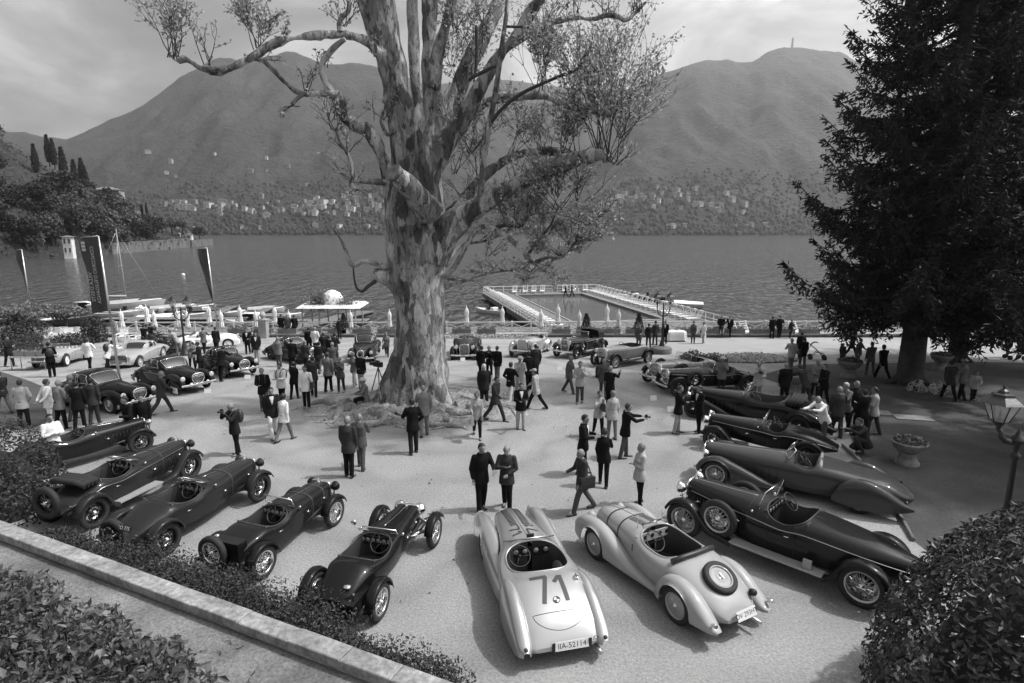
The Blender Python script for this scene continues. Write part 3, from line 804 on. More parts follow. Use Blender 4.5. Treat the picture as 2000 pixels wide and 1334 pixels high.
# ------------------------------------------------------------------ boats
hull_white = mat('boat_white', 0.62, 0.25, coat=0.5); hull_dark = mat('boat_wood_dark', 0.06, 0.2, coat=0.8, var=(2, .04, .08)); cover = mat('boat_cover', 0.35, 0.8, bump=(3, 0.5))
boat_in = mat('boat_inside', 0.16, 0.7)
def hd_ok(l): return 'sailing boat with' not in l
def boat(u, v, L, heading, label, hm=hull_white, w=0.36, kind='open', cov=None):
    p = atz(u, v, ZW); L *= .74 if hd_ok(label) else 1
    o = thing('boat', label, 'boat', p, heading)
    rows, inn, top = [], [], []
    nst = 14
    for i in range(nst + 1):
        t_ = i / nst
        x = -L / 2 + L * t_
        hw = L * w / 2 * (math.sin(math.pi * min(1, 0.36 + 0.64 * (1 - t_) ** 0.75 * 1.0)) if t_ > 0 else 0.9) * (1 if t_ < .98 else 0.05)
        hw = L * w / 2 * (0.82 + 0.18 * math.sin(math.pi * t_)) * (1 - max(0, (t_ - 0.45) / 0.55) ** 2.2)
        sh = 0.12 * L * (0.75 + 0.45 * t_ ** 2)
        sh = max(0.45, min(sh, 1.15))
        sec = [(-1, sh), (-.92, sh * .45), (-.55, -.12), (0, -.3), (.55, -.12), (.92, sh * .45), (1, sh)]
        rows.append([Vector((x + (0.06 * L * t_ * z / sh if t_ > .8 else 0), y * hw, z)) for y, z in sec])
        inn.append([Vector((x, y * max(0, hw - 0.09), sh - dz)) for y, dz in ((-1, -.03), (-.9, .35), (0, .45), (.9, .35), (1, -.03))])
        top.append((x, hw, sh))
    hb = MB().grid(rows); hb.f.append(tuple(range(7))); hb.m.append(0); hb.sm.append(False)
    hb.obj('hull', hm, o)
    MB().grid(inn).obj('cockpit', boat_in, o)
    gw = MB()
    for s in (-1, 1): gw.tube([(x, s * (hw - 0.03), sh + .01) for x, hw, sh in top], 0.06, 6)
    gw.obj('gunwale', hm, o)
    fd = MB(); rows = []
    for x, hw, sh in top[8:]: rows.append([Vector((x, y * hw, sh + .02 + 0.08 * (1 - y * y))) for y in (-1, -.5, 0, .5, 1)])
    fd.grid(rows).obj('foredeck', hm, o)
    if kind == 'open':
        for x in (-.22, .05): MB().box((x * L, 0, .3), (0.3, L * w * .8, 0.07)).obj('thwart', wood, o)
    if kind in ('motor', 'cabin'):
        ws = MB(); x = top[8][0]; hw = top[8][1] * .8; sh = top[8][2]
        rows = [[Vector((x + .25 - (a * a) * .5, a * hw, sh + .05)) for a in (-1, -.5, 0, .5, 1)], [Vector((x - .25 - (a * a) * .5, a * hw * .9, sh + .55)) for a in (-1, -.5, 0, .5, 1)]]
        ws.grid(rows).obj('windscreen', dark_glass, o)
        MB().box((-L * .18, 0, .55), (.5, L * w * .7, .45)).obj('bench', cloth_white, o)
        MB().box((-L * .5 - .1, 0, .5), (.35, .4, .9)).obj('outboard_motor', black, o)
    if kind == 'cabin':
        cb = MB(); rows = []
        for x, hh, q in ((-.22, .05, .66), (-.2, .85, .6), (.1, .9, .58), (.2, .75, .5), (.3, .05, .4)): rows.append([Vector((x * L, y * L * w * .5 * q, .6 + hh * (1 - .12 * y * y))) for y in (-1, -.95, 0, .95, 1)])
        cb.grid(rows).obj('cabin', hm, o)
        MB().box((0.03 * L, -L * w * .31, 1.2), (L * .22, .05, .3)).obj('window', dark_glass, o)
        MB().box((0.03 * L, L * w * .31, 1.2), (L * .22, .05, .3)).obj('window', dark_glass, o)
    if cov:
        rows = []
        for x, hw, sh in top[0:11]: rows.append([Vector((x, y * hw * 1.02, sh + .05 + (.32 - .2 * abs(x / L)) * (1 - y * y))) for y in (-1, -.5, 0, .5, 1)])
        MB().grid(rows).obj('cover', cov, o)
    return o, p
sb, sp_ = boat(243, 604, 8.5, 0.35, 'white sailing boat with bare mast moored by the jetty', kind='open', cov=cover)
mh = atY(223, 447, sp_.y); ms = thing if False else None
mm = MB().tube([(0.4, 0, 0.6), (0.1, 0.1, (mh.z - ZW))], [0.075, 0.045], 8); mm.obj('mast', grey_paint, sb)
MB().tube([(0.4, 0, 1.7), (-3.4, 0, 1.75)], 0.12, 8).obj('boom', cover, sb)
for e_ in ((4.1, 0, 1.0), (-4.1, 0, .9), (0, 1.2, .9), (0, -1.2, .9)): MB().tube([(0.12, 0.08, (mh.z - ZW) * .97), e_], 0.012, 4).obj('stay', steel, sb)
MB().tube([(0.2, -1.0, (mh.z - ZW) * .55), (0.2, 1.1, (mh.z - ZW) * .55)], 0.03, 5).obj('spreader', grey_paint, sb)
for u, v, L, hd, lb, hm, kd, cv in (
    (338, 607, 6.5, 0.5, 'white motorboat with pale cover left of the wooden dinghy', hull_white, 'open', cover), (383, 605, 5.8, 0.35, 'pale wooden dinghy with rounded hull behind the double lamp', hull_white, 'open', None),
    (320, 628, 7.0, 0.1, 'white boat with covered cockpit close behind the lattice fence', hull_white, 'open', cloth_white), (490, 637, 6.5, 3.3, 'small white cabin boat moored behind the fence', hull_white, 'cabin', None),
    (110, 622, 7.5, 0.15, 'dark wooden boat at the left jetty', hull_dark, 'open', None), (120, 636, 9.5, 0.1, 'long dark motor launch with pale deck at the left jetty', hull_dark, 'motor', None), (60, 612, 7.0, 0.3, 'covered boat moored furthest left behind the wisteria', hull_white, 'open', cover), (440, 618, 6.0, 0.2, 'low open boat behind the narrow banner', hull_white, 'open', None),
    (956, 612, 5.4, 2.55, 'white speedboat with rounded bow moored beside the pool', hull_white, 'motor', None), (1233, 583, 6.0, 3.0, 'white motorboat on the lake beyond the pool', hull_white, 'motor', None), (1332, 600, 7.0, 3.0, 'white boat with long cover at the right side of the pool', hull_white, 'open', cloth_white), (1270, 585, 5.5, 3.0, 'dark boat moored outside the right pool railing', hull_dark, 'open', None), (230, 618, 6.0, .2, 'white rowing boat under the sailing boat bow', hull_white, 'open', None), (285, 612, 5.5, .3, 'open white boat between the sailing boat and the first mooring finger', hull_white, 'motor', None), (415, 612, 6.0, .4, 'dark varnished launch behind the narrow banner pole', hull_dark, 'motor', None), (520, 610, 5.5, .3, 'white covered boat beside the third mooring finger', hull_white, 'open', cover), (165, 612, 6.0, .2, 'white motorboat behind the big banner', hull_white, 'cabin', None), (30, 632, 6.0, .1, 'dark rowing boat at the far left jetty', hull_dark, 'open', None), (555, 622, 5.5, .2, 'pale dinghy just left of the landing stage', hull_white, 'open', None), (365, 622, 5.5, .1, 'open white boat right behind the double lamp', hull_white, 'motor', None)):
    boat(u, v, L, hd, lb, hm, kind=kd, cov=cv)
def jetty(u0, v0, u1, v1, w, label, z=-2.4):
    a, b = atz(u0, v0, z), atz(u1, v1, z)
    d = b - a; o = thing('jetty', label, 'jetty', a, math.atan2(d.y, d.x)); L = d.length
    n = int(L / 0.62)
    pm = MB().box((0, 0, 0), (0.58, w, 0.07)).mesh('plank', deck_m)
    for k in range(min(n, 60)): link('plank', pm, o, (L * (k + .5) / n, 0, random.uniform(0, .01)))
    MB().box((L / 2, 0, -.2), (L, w * .8, .3)).obj('float', black, o)
jetty(205, 622, 470, 622, 1.6, 'long grey plank jetty behind the parasols on the left')
jetty(470, 626, 720, 625, 1.6, 'grey plank jetty leading to the domed kiosk')
jetty(255, 628, 300, 603, 1.2, 'narrow mooring finger beside the sailing boat')
jetty(400, 622, 455, 598, 1.2, 'narrow mooring finger behind the narrow banner')
jetty(480, 622, 535, 597, 1.2, 'narrow mooring finger left of the domed kiosk')
jetty(0, 622, 205, 624, 1.6, 'grey plank jetty running behind the wisteria')
jetty(575, 640, 715, 608, 2.2, 'pale landing stage behind the domed kiosk')
by = atz(358, 538, ZW); MB().ball((0, 0, .15), .38, 12, 8).obj('buoy', white, loc=by, label='small white mooring buoy floating on the open lake', cat='buoy')
# ------------------------------------------------------------------ domed kiosk with roses
KY = WALL_Y + 4.0
kp = atY(652, 640, KY); kz = DZ
kk = thing('kiosk', 'white pergola kiosk with dome and flat awning roof on the terrace', 'kiosk', (kp.x, KY, kz))
rt = atY(652, 598, KY).z - kz
for sx in (-2.2, -.8, .8, 2.2):
    for sy in (-1.2, 1.2): MB().tube([(sx, sy, 0), (sx, sy, rt)], .06, 8).obj('post', grey_paint, kk)
MB().add([(-2.6, -1.6, rt), (2.7, -1.6, rt), (2.7, 1.6, rt + .1), (-2.6, 1.6, rt + .1), (-2.3, -1.3, rt + .22), (2.4, -1.3, rt + .22), (2.4, 1.3, rt + .3), (-2.3, 1.3, rt + .3)], [(0, 1, 5, 4), (1, 2, 6, 5), (2, 3, 7, 6), (3, 0, 4, 7), (4, 5, 6, 7), (3, 2, 1, 0)]).obj('awning_roof', white, kk)
dr = atY(652, 566, KY).z - kz - rt - .25
MB().lathe([(.95, rt + .25), (.9, rt + .25 + dr * .4), (.66, rt + .25 + dr * .75), (.3, rt + .25 + dr * .95), (.05, rt + .25 + dr)], n=18).obj('dome', white, kk)
n = 1300
p = np.concatenate([np.array([[-.95, -.5, rt + .55]]) + RNG.normal(0, 1, (n, 3)) * [.55, .4, .42], np.array([[1.2, -.5, rt + .35]]) + RNG.normal(0, 1, (n // 2, 3)) * [.5, .4, .22]])
rs = link('climbing_rose', leaf_mesh('climbing_rose', p, UPV, .2, leafmat('rose_leaves', .16, .6), .9), None, (kp.x, KY, kz), label='climbing rose covering the roof of the domed kiosk', cat='climbing plant')
# ------------------------------------------------------------------ lamps
lamp_glass = mat('lantern_glass', 0.75, 0.08, alpha=0.35)
def lantern(mbf, mbg, c, s, q=1.0):
    """six sided tapered lantern hanging point c (bottom), scale s"""
    x, y, z = c
    def ring(r, h, n=6): return [Vector((x + q * r * s * math.cos(math.pi * 2 * j / n + .3), y + q * r * s * math.sin(math.pi * 2 * j / n + .3), z + h * s)) for j in range(n)]
    b, t_ = ring(.15, 0.05), ring(.30, .52)
    for j in range(6):
        mbf.tube([b[j], t_[j]], .014 * s, 5); mbf.tube([b[j], b[j - 1]], .014 * s, 5); mbf.tube([t_[j], t_[j - 1]], .022 * s, 5)
        mbg.add([b[j - 1], b[j], t_[j], t_[j - 1]], [(0, 1, 2, 3)])
    mbf.lathe([(.37 * s * q, .52 * s), (.33 * s * q, .56 * s), (.2 * s * q, .68 * s), (.19 * s * q, .74 * s), (.13 * s, .76 * s), (.1 * s, .82 * s), (.03 * s, .86 * s), (.035 * s, .92 * s), (.004, .98 * s)], c=(x, y, z), n=6, sm=False)
    mbf.lathe([(.05 * s, -.12 * s), (.09 * s, -.04 * s), (.16 * s, .05 * s), (.001, .06 * s)], c=(x, y, z), n=8)
    mbf.tube([(x, y, z + .05 * s), (x, y, z + .3 * s)], .03 * s, 6)
def double_lamp(base, hgt, half, label, s=.8):
    o = thing('street_lamp', label, 'lamp', base, 0.12)
    MB().lathe([(.3, 0), (.3, .12), (.2, .2), (.17, .55), (.12, .7), (.075, .9), (.06, 1.2), (.055, hgt * .72), (.09, hgt * .73), (.05, hgt * .76), (.045, hgt)], n=12).obj('pole', iron, o)
    for sx in (-1, 1):
        f_, g_ = MB(), MB()
        lantern(f_, g_, (sx * half, 0, hgt), s)
        a = MB().tube([(0, 0, hgt * .76), (sx * half * .35, 0, hgt * .74), (sx * half * .85, 0, hgt * .8), (sx * half, 0, hgt * .9), (sx * half, 0, hgt)], .035, 7)
        a.tube([(sx * half * .2, 0, hgt * .9), (sx * half * .5, 0, hgt * .84), (sx * half * .62, 0, hgt * .9)], .02, 6)
        ar = a.obj('arm', iron, o)
        ln = f_.obj('lantern', iron, o); g_.obj('pane', lamp_glass, ln)
p = on(362, 694); double_lamp(p, atY(362, 600, p.y).z - p.z, abs(atY(368, 600, p.y).x - atY(340, 600, p.y).x) / 2, 'black double lantern street lamp behind the round clipped bush')
p = on(1292, 689); double_lamp(p, atY(1290, 592, p.y).z - p.z, abs(atY(1303, 590, p.y).x - atY(1277, 590, p.y).x) / 2, 'black double lantern street lamp on a stone base near the pool')
MB().lathe([(.7, 0), (.72, .35), (.62, .42), (.001, .45)], n=20).obj('lamp_plinth', dark_stone, loc=on(1290, 690), label='round dark stone plinth with plants round the lamp near the pool', cat='plinth')
LY = 10.6
lp_ = atY(1976, 950, LY); top_ = atY(1988, 862, LY)
nl = thing('street_lamp', 'large dark lantern on a scrolled iron arm rising behind the clipped hedge', 'lamp', (top_.x, LY, 0))
hz_ = top_.z
MB().lathe([(.12, 0), (.12, .5), (.07, .7), (.058, 1.2), (.046, hz_ - .35), (.08, hz_ - .33), (.08, hz_ - .26), (.045, hz_ - .22), (.055, hz_ - .05), (.15, hz_), (.13, hz_ + .06), (.06, hz_ + .12), (.03, hz_ + .2), (.005, hz_ + .26)], n=14).obj('pole', iron, nl)
lb_ = atY(1951, 826, LY)
lx, lz = lb_.x - top_.x, lb_.z
MB().tube([(0, 0, hz_), (lx * .3, 0, hz_ - .02), (lx * .62, 0, hz_ + .02), (lx * .85, 0, hz_ + .12), (lx * .78, 0, lz - .22), (lx, 0, lz - .1)], [.05, .055, .06, .045, .035, .04], 10).obj('arm', iron, nl)
f_, g_ = MB(), MB(); lantern(f_, g_, (lx, 0, lz), .76, 1.25)
ln = f_.obj('lantern', iron, nl); g_.obj('pane', lamp_glass, ln)
# ------------------------------------------------------------------ banners
banner_m = mat('banner_cloth', 0.035, 0.75, bump=(1.5, 0.3), sheen=.2)
print_m = mat('banner_print', 0.42, 0.8)
FONTS = {}
def text_mesh(s, size, mirror=False, ext=0.0):
    cu = bpy.data.curves.new('t', 'FONT'); cu.body = s; cu.size = size; cu.align_x = 'CENTER'; cu.align_y = 'CENTER'; cu.resolution_u = 3; cu.extrude = ext
    to = bpy.data.objects.new('t', cu); COL.objects.link(to)
    dg = bpy.context.evaluated_depsgraph_get(); dg.update()
    me = bpy.data.meshes.new_from_object(to.evaluated_get(dg))
    bpy.data.objects.remove(to); bpy.data.curves.remove(cu)
    return me
def lettering(s, size, M, material, parent, name='lettering', mirror=False):
    me = text_mesh(s, size)
    if mirror: me.transform(Matrix.Diagonal((-1, 1, 1, 1)))
    me.transform(M); me.materials.clear(); me.materials.append(material)
    return link(name, me, parent)
def banner(ub, vb, ut, vt, wid, hgt, label, text=False, twist=0.0, yaw=0.0, away=-1):
    b = on(ub, vb); t_ = atY(ut, vt, b.y)
    o = thing('banner', label, 'banner', b, yaw)
    lean = Vector((t_.x - b.x, 0, t_.z - b.z)); L = lean.length; M = Matrix.Rotation(math.atan2(lean.x, lean.z), 4, 'Y')
    Ri = Matrix.Rotation(-yaw, 4, 'Z')
    T = Ri @ M
    MB().tube([T @ Vector((0, 0, 0)), T @ Vector((0, 0, L))], [.07, .045], 8).obj('pole', steel, o)
    MB().tube([T @ Vector((0, 0, L)), M @ Vector((away * wid, 0, L - .05)) if not twist else T @ Vector((away * wid, 0, L - .05))], .03, 6).obj('arm', steel, o)
    rows = []
    for i in range(25):
        q = i / 24; a = twist * q ** 2
        row = []
        for j in range(9):
            s = j / 8
            w_ = wid * s * (1 - .12 * q)
            y = .1 * math.sin(q * 7 + s * 4) * s + .15 * q * q * math.sin(3 * s)
            row.append(T @ Vector((away * (.06 + w_ * math.cos(a)), w_ * math.sin(a) + y, L - .06 - hgt * q - .1 * s * (1 if q > .9 else 0))))
        rows.append(row)
    MB().grid(rows).obj('cloth', banner_m, o)
    if text:
        def put(s, size, px, pz):
            me = text_mesh(s, size)
            me.transform(Matrix.Rotation(-math.pi / 2, 4, 'Z'))          # letters run down the cloth
            me.transform(Matrix.Diagonal((-1, 1, 1, 1)))                 # seen from behind: mirrored
            me.transform(Matrix.Rotation(math.pi / 2, 4, 'X'))
            me.transform(T @ Matrix.Translation((away * (.06 + px), -.19, L - .06 - pz)))
            me.materials.clear(); me.materials.append(print_m)
            link('lettering', me, o)
        put("CONCORSO D'ELEGANZA", wid * .27, wid * .26, hgt * .5)
        put("VILLA D'ESTE", wid * .29, wid * .56, hgt * .66)
        put("2009", wid * .001, wid * .5, hgt * .5) if False else None
        cr_ = MB()
        for q in range(3):
            cr_.box(T @ Vector((away * wid * .84, -.12, L - .06 - hgt * (.07 + .045 * q))), (wid * .2, .01, hgt * .034))
        cr_.obj('crest', print_m, o)
    return o
banner(233, 735, 192, 461, .86, 3.6, 'large dark banner with mirrored pale lettering on a leaning steel pole', text=True)
banner(428, 664, 404, 484, .62, 3.9, 'narrow twisted dark banner on a thin pole by the lake', twist=1.15)
banner(66, 640, 42, 487, .45, 4.2, 'furled thin banner on the pole rising behind the wisteria', twist=1.3)
# ================================================================== THE GREAT PLANE TREE
TB = on(815, 800); TY = TB.y + 0.6
def barkmat():
    m = bpy.data.materials.new('plane_bark'); m.use_nodes = True
    t = m.node_tree; b = t.nodes['Principled BSDF']; b.inputs['Roughness'].default_value = 0.85; b.inputs['Specular IOR Level'].default_value = 0.2
    co = N(t, 'ShaderNodeTexCoord')
    mp = N(t, 'ShaderNodeMapping'); mp.inputs['Scale'].default_value = (1, 1, 0.33); t.links.new(co.outputs['Object'], mp.inputs[0])
    ds = N(t, 'ShaderNodeTexNoise', i_Scale=2.2, i_Detail=5.0, i_Roughness=0.7); t.links.new(mp.outputs[0], ds.inputs['Vector'])
    a = N(t, 'ShaderNodeVectorMath', operation='MULTIPLY_ADD'); a.inputs[1].default_value = (0.5, 0.5, 0.5)
    t.links.new(ds.outputs['Color'], a.inputs[0]); t.links.new(mp.outputs[0], a.inputs[2])
    v1 = N(t, 'ShaderNodeTexVoronoi', i_Scale=4.6); t.links.new(a.outputs[0], v1.inputs['Vector'])
    sp = N(t, 'ShaderNodeSeparateColor'); t.links.new(v1.outputs['Color'], sp.inputs[0])
    big = N(t, 'ShaderNodeTexNoise', i_Scale=0.55, i_Detail=3.0); t.links.new(mp.outputs[0], big.inputs['Vector'])
    ad = N(t, 'ShaderNodeMath', operation='MULTIPLY_ADD', i_1=0.42); t.links.new(sp.outputs[0], ad.inputs[0]); t.links.new(big.outputs[0], ad.inputs[2])
    r = ramp(t, [(0.46, 0.075), (0.6, 0.17), (0.74, 0.31), (0.9, 0.56)]); t.links.new(ad.outputs[0], r.inputs[0])
    fn = N(t, 'ShaderNodeTexNoise', i_Scale=9.0, i_Detail=6.0, i_Roughness=0.75); t.links.new(mp.outputs[0], fn.inputs['Vector'])
    fr = ramp(t, [(0.36, 0.25), (0.48, 0.95), (0.75, 1.2)]); t.links.new(fn.outputs[0], fr.inputs[0])
    mx = N(t, 'ShaderNodeMix', data_type='RGBA', blend_type='MULTIPLY'); mx.inputs[0].default_value = 1
    t.links.new(r.outputs[0], mx.inputs[6]); t.links.new(fr.outputs[0], mx.inputs[7]); t.links.new(mx.outputs[2], b.inputs['Base Color'])
    sm = N(t, 'ShaderNodeMath', operation='ADD'); t.links.new(ad.outputs[0], sm.inputs[0]); t.links.new(fn.outputs[0], sm.inputs[1])
    bp = N(t, 'ShaderNodeBump', i_Strength=1.0, i_Distance=0.10); t.links.new(sm.outputs[0], bp.inputs['Height']); t.links.new(bp.outputs[0], b.inputs['Normal'])
    return m
plane_bark = barkmat()
twig_m = mat('twig_bark', 0.05, 0.9)
cut_m = mat('cut_wood', 0.12, 0.9, var=(4, .06, .2), bump=(6, .6))
spring_leaf = leafmat('spring_leaves', 0.28, 0.55, 0.55, 0.35, 0.3)
def smooth_path(pts, k=4):
    """Catmull-Rom through (x, y, z, r) rows"""
    P_ = np.array(pts, float); out = []
    for i in range(len(P_) - 1):
        p0, p1, p2, p3 = P_[max(i - 1, 0)], P_[i], P_[i + 1], P_[min(i + 2, len(P_) - 1)]
        for j in range(k):
            t_ = j / k
            out.append(0.5 * ((2 * p1) + (p2 - p0) * t_ + (2 * p0 - 5 * p1 + 4 * p2 - p3) * t_ ** 2 + (3 * p1 - p0 - 3 * p2 + p3) * t_ ** 3))
    out.append(P_[-1])
    return np.array(out)
def limb_path(rows):
    """rows of (u, v, pixel radius, depth offset in metres behind the trunk)"""
    out = []
    for u, v, r, dy in rows:
        p = atY(u, v, TY + dy); dep = (TY + dy) / math.cos(0)
        out.append((p.x, p.y, p.z, r * (TY + dy) / F * 1.02))
    return out
def limb_tube(mb, rows, n=14, wob=0.10, seed=0, k=4):
    rows = [(u, v, r * ((.80 if v < 420 else .86) if r < 26 else .80 if v < 340 else .88 if v < 480 else .97), dy) for u, v, r, dy in rows]
    q = smooth_path(limb_path(rows), k)
    rr = q[:, 3] * (1 + wob * (fbm(np.arange(len(q)) * 0.45 + seed * 7.7, np.zeros(len(q)) + seed, 3, seed) - 0.5) * 2)
    mb.tube([Vector(a[:3]) for a in q], list(np.maximum(rr, 0.008)), n)
    return q
def fuse(mb, voxel, name, mats, parent, bumps=0.0, keep=None):
    """one skin over overlapping tubes: voxel remesh, smoothing and lumps"""
    me = mb.mesh('tmp', mats)
    o = bpy.data.objects.new('tmp', me); COL.objects.link(o)
    m = o.modifiers.new('r', 'REMESH'); m.mode = 'VOXEL'; m.voxel_size = voxel; m.use_smooth_shade = True
    m = o.modifiers.new('s', 'SMOOTH'); m.iterations = 3; m.factor = 0.5
    dg = bpy.context.evaluated_depsgraph_get()
    res = bpy.data.meshes.new_from_object(o.evaluated_get(dg))
    bpy.data.objects.remove(o); bpy.data.meshes.remove(me)
    res.name = name
    if bumps:
        n = len(res.vertices)
        co = np.empty(n * 3, np.float32); res.vertices.foreach_get('co', co); co = co.reshape(-1, 3)
        no = np.empty(n * 3, np.float32); res.vertices.foreach_get('normal', no); no = no.reshape(-1, 3)
        an = np.arctan2(co[:, 1] - TY, co[:, 0] - TB.x)
        d = (fbm(co[:, 0] * 1.1 + co[:, 1] * 0.7, co[:, 2] * 0.5 + co[:, 1] * .3, 4, 3) - .5) * bumps * 2 + (fbm(co[:, 0] * 4 + co[:, 1] * 3, co[:, 2] * 1.4, 3, 5) - .5) * bumps * .9
        co = co + no * d[:, None]
        res.vertices.foreach_set('co', co.ravel()); res.update()
    res.materials.clear(); res.materials.append(mats)
    res.polygons.foreach_set('use_smooth', np.ones(len(res.polygons), bool))
    return link(name, res, parent)
plane = thing('plane_tree', 'huge pollarded plane tree with mottled bark in the middle of the gravel court', 'tree', (0, 0, 0))
tm = MB()
limb_tube(tm, [(808, 812, 98, 0), (810, 790, 78, 0), (815, 765, 66, 0), (820, 735, 57, 0), (821, 690, 53, 0), (821, 640, 51, 0), (820, 590, 52, 0), (816, 545, 56, 0), (812, 500, 59, 0), (810, 455, 61, 0), (812, 410, 62, 0), (815, 370, 54, 0), (825, 330, 46, 0), (838, 290, 36, .2), (848, 240, 28, .3), (846, 190, 24, .3)], 20)
for du, r0 in ((-62, 44), (-30, 40), (48, 40), (20, 46)):                         # root buttresses
    limb_tube(tm, [(815 + du * .55, 690, r0 * .45, -.3), (815 + du * .8, 750, r0 * .5, -.6), (815 + du * 1.25, 795, r0 * .42, -.9 + abs(du) * .006), (815 + du * 1.9, 812, r0 * .25, -1.3), (815 + du * 2.6, 822, r0 * .12, -1.5)], 10)
limb_tube(tm, [(812, 620, 26, 0), (795, 575, 26, -.2), (770, 548, 22, -.4), (742, 538, 15, -.5), (728, 534, 12, -.5)], 12)      # broken limb on the left
limb_tube(tm, [(800, 470, 34, 0), (775, 415, 26, -.1), (762, 370, 19, -.2), (750, 320, 16, -.4), (738, 285, 16, -.5), (720, 256, 16, -.6), (698, 248, 15, -.7), (676, 232, 15, -.7), (664, 214, 14, -.7), (668, 198, 12, -.8), (652, 186, 12, -.9), (625, 183, 9, -1), (592, 184, 8, -1.1), (562, 166, 7, -1.2), (535, 138, 6.5, -1.3), (508, 113, 4.5, -1.4)], 12, seed=1)
limb_tube(tm, [(812, 320, 24, 0), (795, 240, 24, 0), (778, 180, 20, -.1), (760, 135, 15, -.2), (742, 105, 12, -.4), (715, 80, 10, -.7), (680, 70, 9.5, -1), (640, 68, 9.5, -1.3), (590, 72, 9, -1.6), (545, 82, 9, -1.8), (505, 103, 9, -2), (462, 128, 8.5, -2.2), (425, 139, 8, -2.4), (390, 132, 7, -2.5), (362, 115, 7, -2.6), (346, 122, 7, -2.6)], 12, seed=2)
limb_tube(tm, [(812, 440, 34, 0), (790, 330, 28, .2), (778, 240, 28, .2), (768, 150, 30, .2), (750, 70, 36, .1), (730, -10, 42, 0), (708, -90, 42, 0), (700, -190, 34, 0), (690, -320, 20, 0)], 14, seed=3)
limb_tube(tm, [(836, 400, 24, -.6), (828, 320, 18, -.7), (820, 250, 14, -.7), (812, 180, 11, -.7), (808, 110, 11, -.7), (806, 40, 12.5, -.7), (806, -40, 12, -.7), (800, -160, 11, -.7), (795, -260, 7, -.7)], 12, seed=4)
limb_tube(tm, [(850, 230, 24, .3), (842, 150, 20, .4), (839, 60, 19, .4), (838, -20, 18, .5), (834, -150, 16, .5), (830, -300, 8, .5)], 12, seed=5)
limb_tube(tm, [(846, 170, 18, .1), (858, 95, 14, -.2), (872, 40, 13.5, -.3), (886, -20, 13, -.3), (900, -130, 11, -.3)], 12, seed=6)
limb_tube(tm, [(852, 270, 26, .2), (880, 215, 22, .8), (905, 150, 20, 1.2), (938, 80, 18, 1.5), (965, 30, 17, 1.7), (985, -20, 16, 1.9), (1010, -120, 13, 2.2)], 12, seed=7)
limb_tube(tm, [(850, 310, 30, 0), (880, 270, 24, -.1), (905, 235, 19, -.2), (930, 185, 17, -.3), (955, 140, 16, -.4), (985, 100, 14, -.5), (1012, 65, 13, -.6), (1035, 28, 12, -.7), (1060, -5, 11, -.8), (1090, -60, 9, -.9), (1120, -150, 6, -1)], 12, seed=8)
limb_tube(tm, [(990, 95, 13, -.5), (1030, 66, 12, -.6), (1060, 52, 10.5, -.7), (1092, 40, 9, -.8), (1125, 34, 8, -.9), (1158, 38, 8, -1), (1185, 30, 8.5, -1.1), (1208, 33, 8, -1.1), (1222, 40, 7, -1.2), (1240, 26, 4.5, -1.2), (1262, 4, 3, -1.2)], 12, seed=9)
limb_tube(tm, [(840, 500, 40, -.3), (870, 455, 32, -.5), (905, 425, 27, -.8), (950, 395, 24, -1.2), (1000, 365, 21, -1.6), (1050, 340, 19, -2), (1105, 318, 17, -2.4), (1160, 302, 15, -2.8)], 14, seed=10)
limb_tube(tm, [(1155, 303, 12, -2.8), (1180, 305, 10, -3), (1205, 322, 6, -3.1)], 10, seed=11)
limb_tube(tm, [(862, 445, 20, .8), (910, 385, 14, 1.6), (950, 340, 12, 2.2), (1000, 306, 11, 2.8), (1050, 296, 10.5, 3.2), (1100, 297, 9, 3.4), (1140, 305, 6, 3.6)], 10, seed=12)
limb_tube(tm, [(880, 260, 18, .5), (920, 222, 14, .8), (955, 198, 13, 1.0), (1005, 189, 13, 1.2), (1060, 186, 12, 1.3), (1100, 200, 11, 1.4), (1145, 213, 9, 1.5), (1192, 226, 6, 1.6)], 12, seed=13)
limb_tube(tm, [(845, 420, 30, -1.0), (820, 390, 27, -1.5), (795, 360, 25, -1.9), (772, 340, 22, -2.2)], 14, seed=14)             # sawn-off limb
fuse(tm, 0.062, 'trunk', plane_bark, plane, 0.10)
cu_ = limb_path([(772, 340, 18.5, -2.2), (767, 336, 18.5, -2.28)])
mb = MB(); mb.tube([cu_[0][:3], cu_[1][:3]], [cu_[0][3] * .93, cu_[1][3] * .9], 18); mb.obj('cut_face', cut_m, plane)
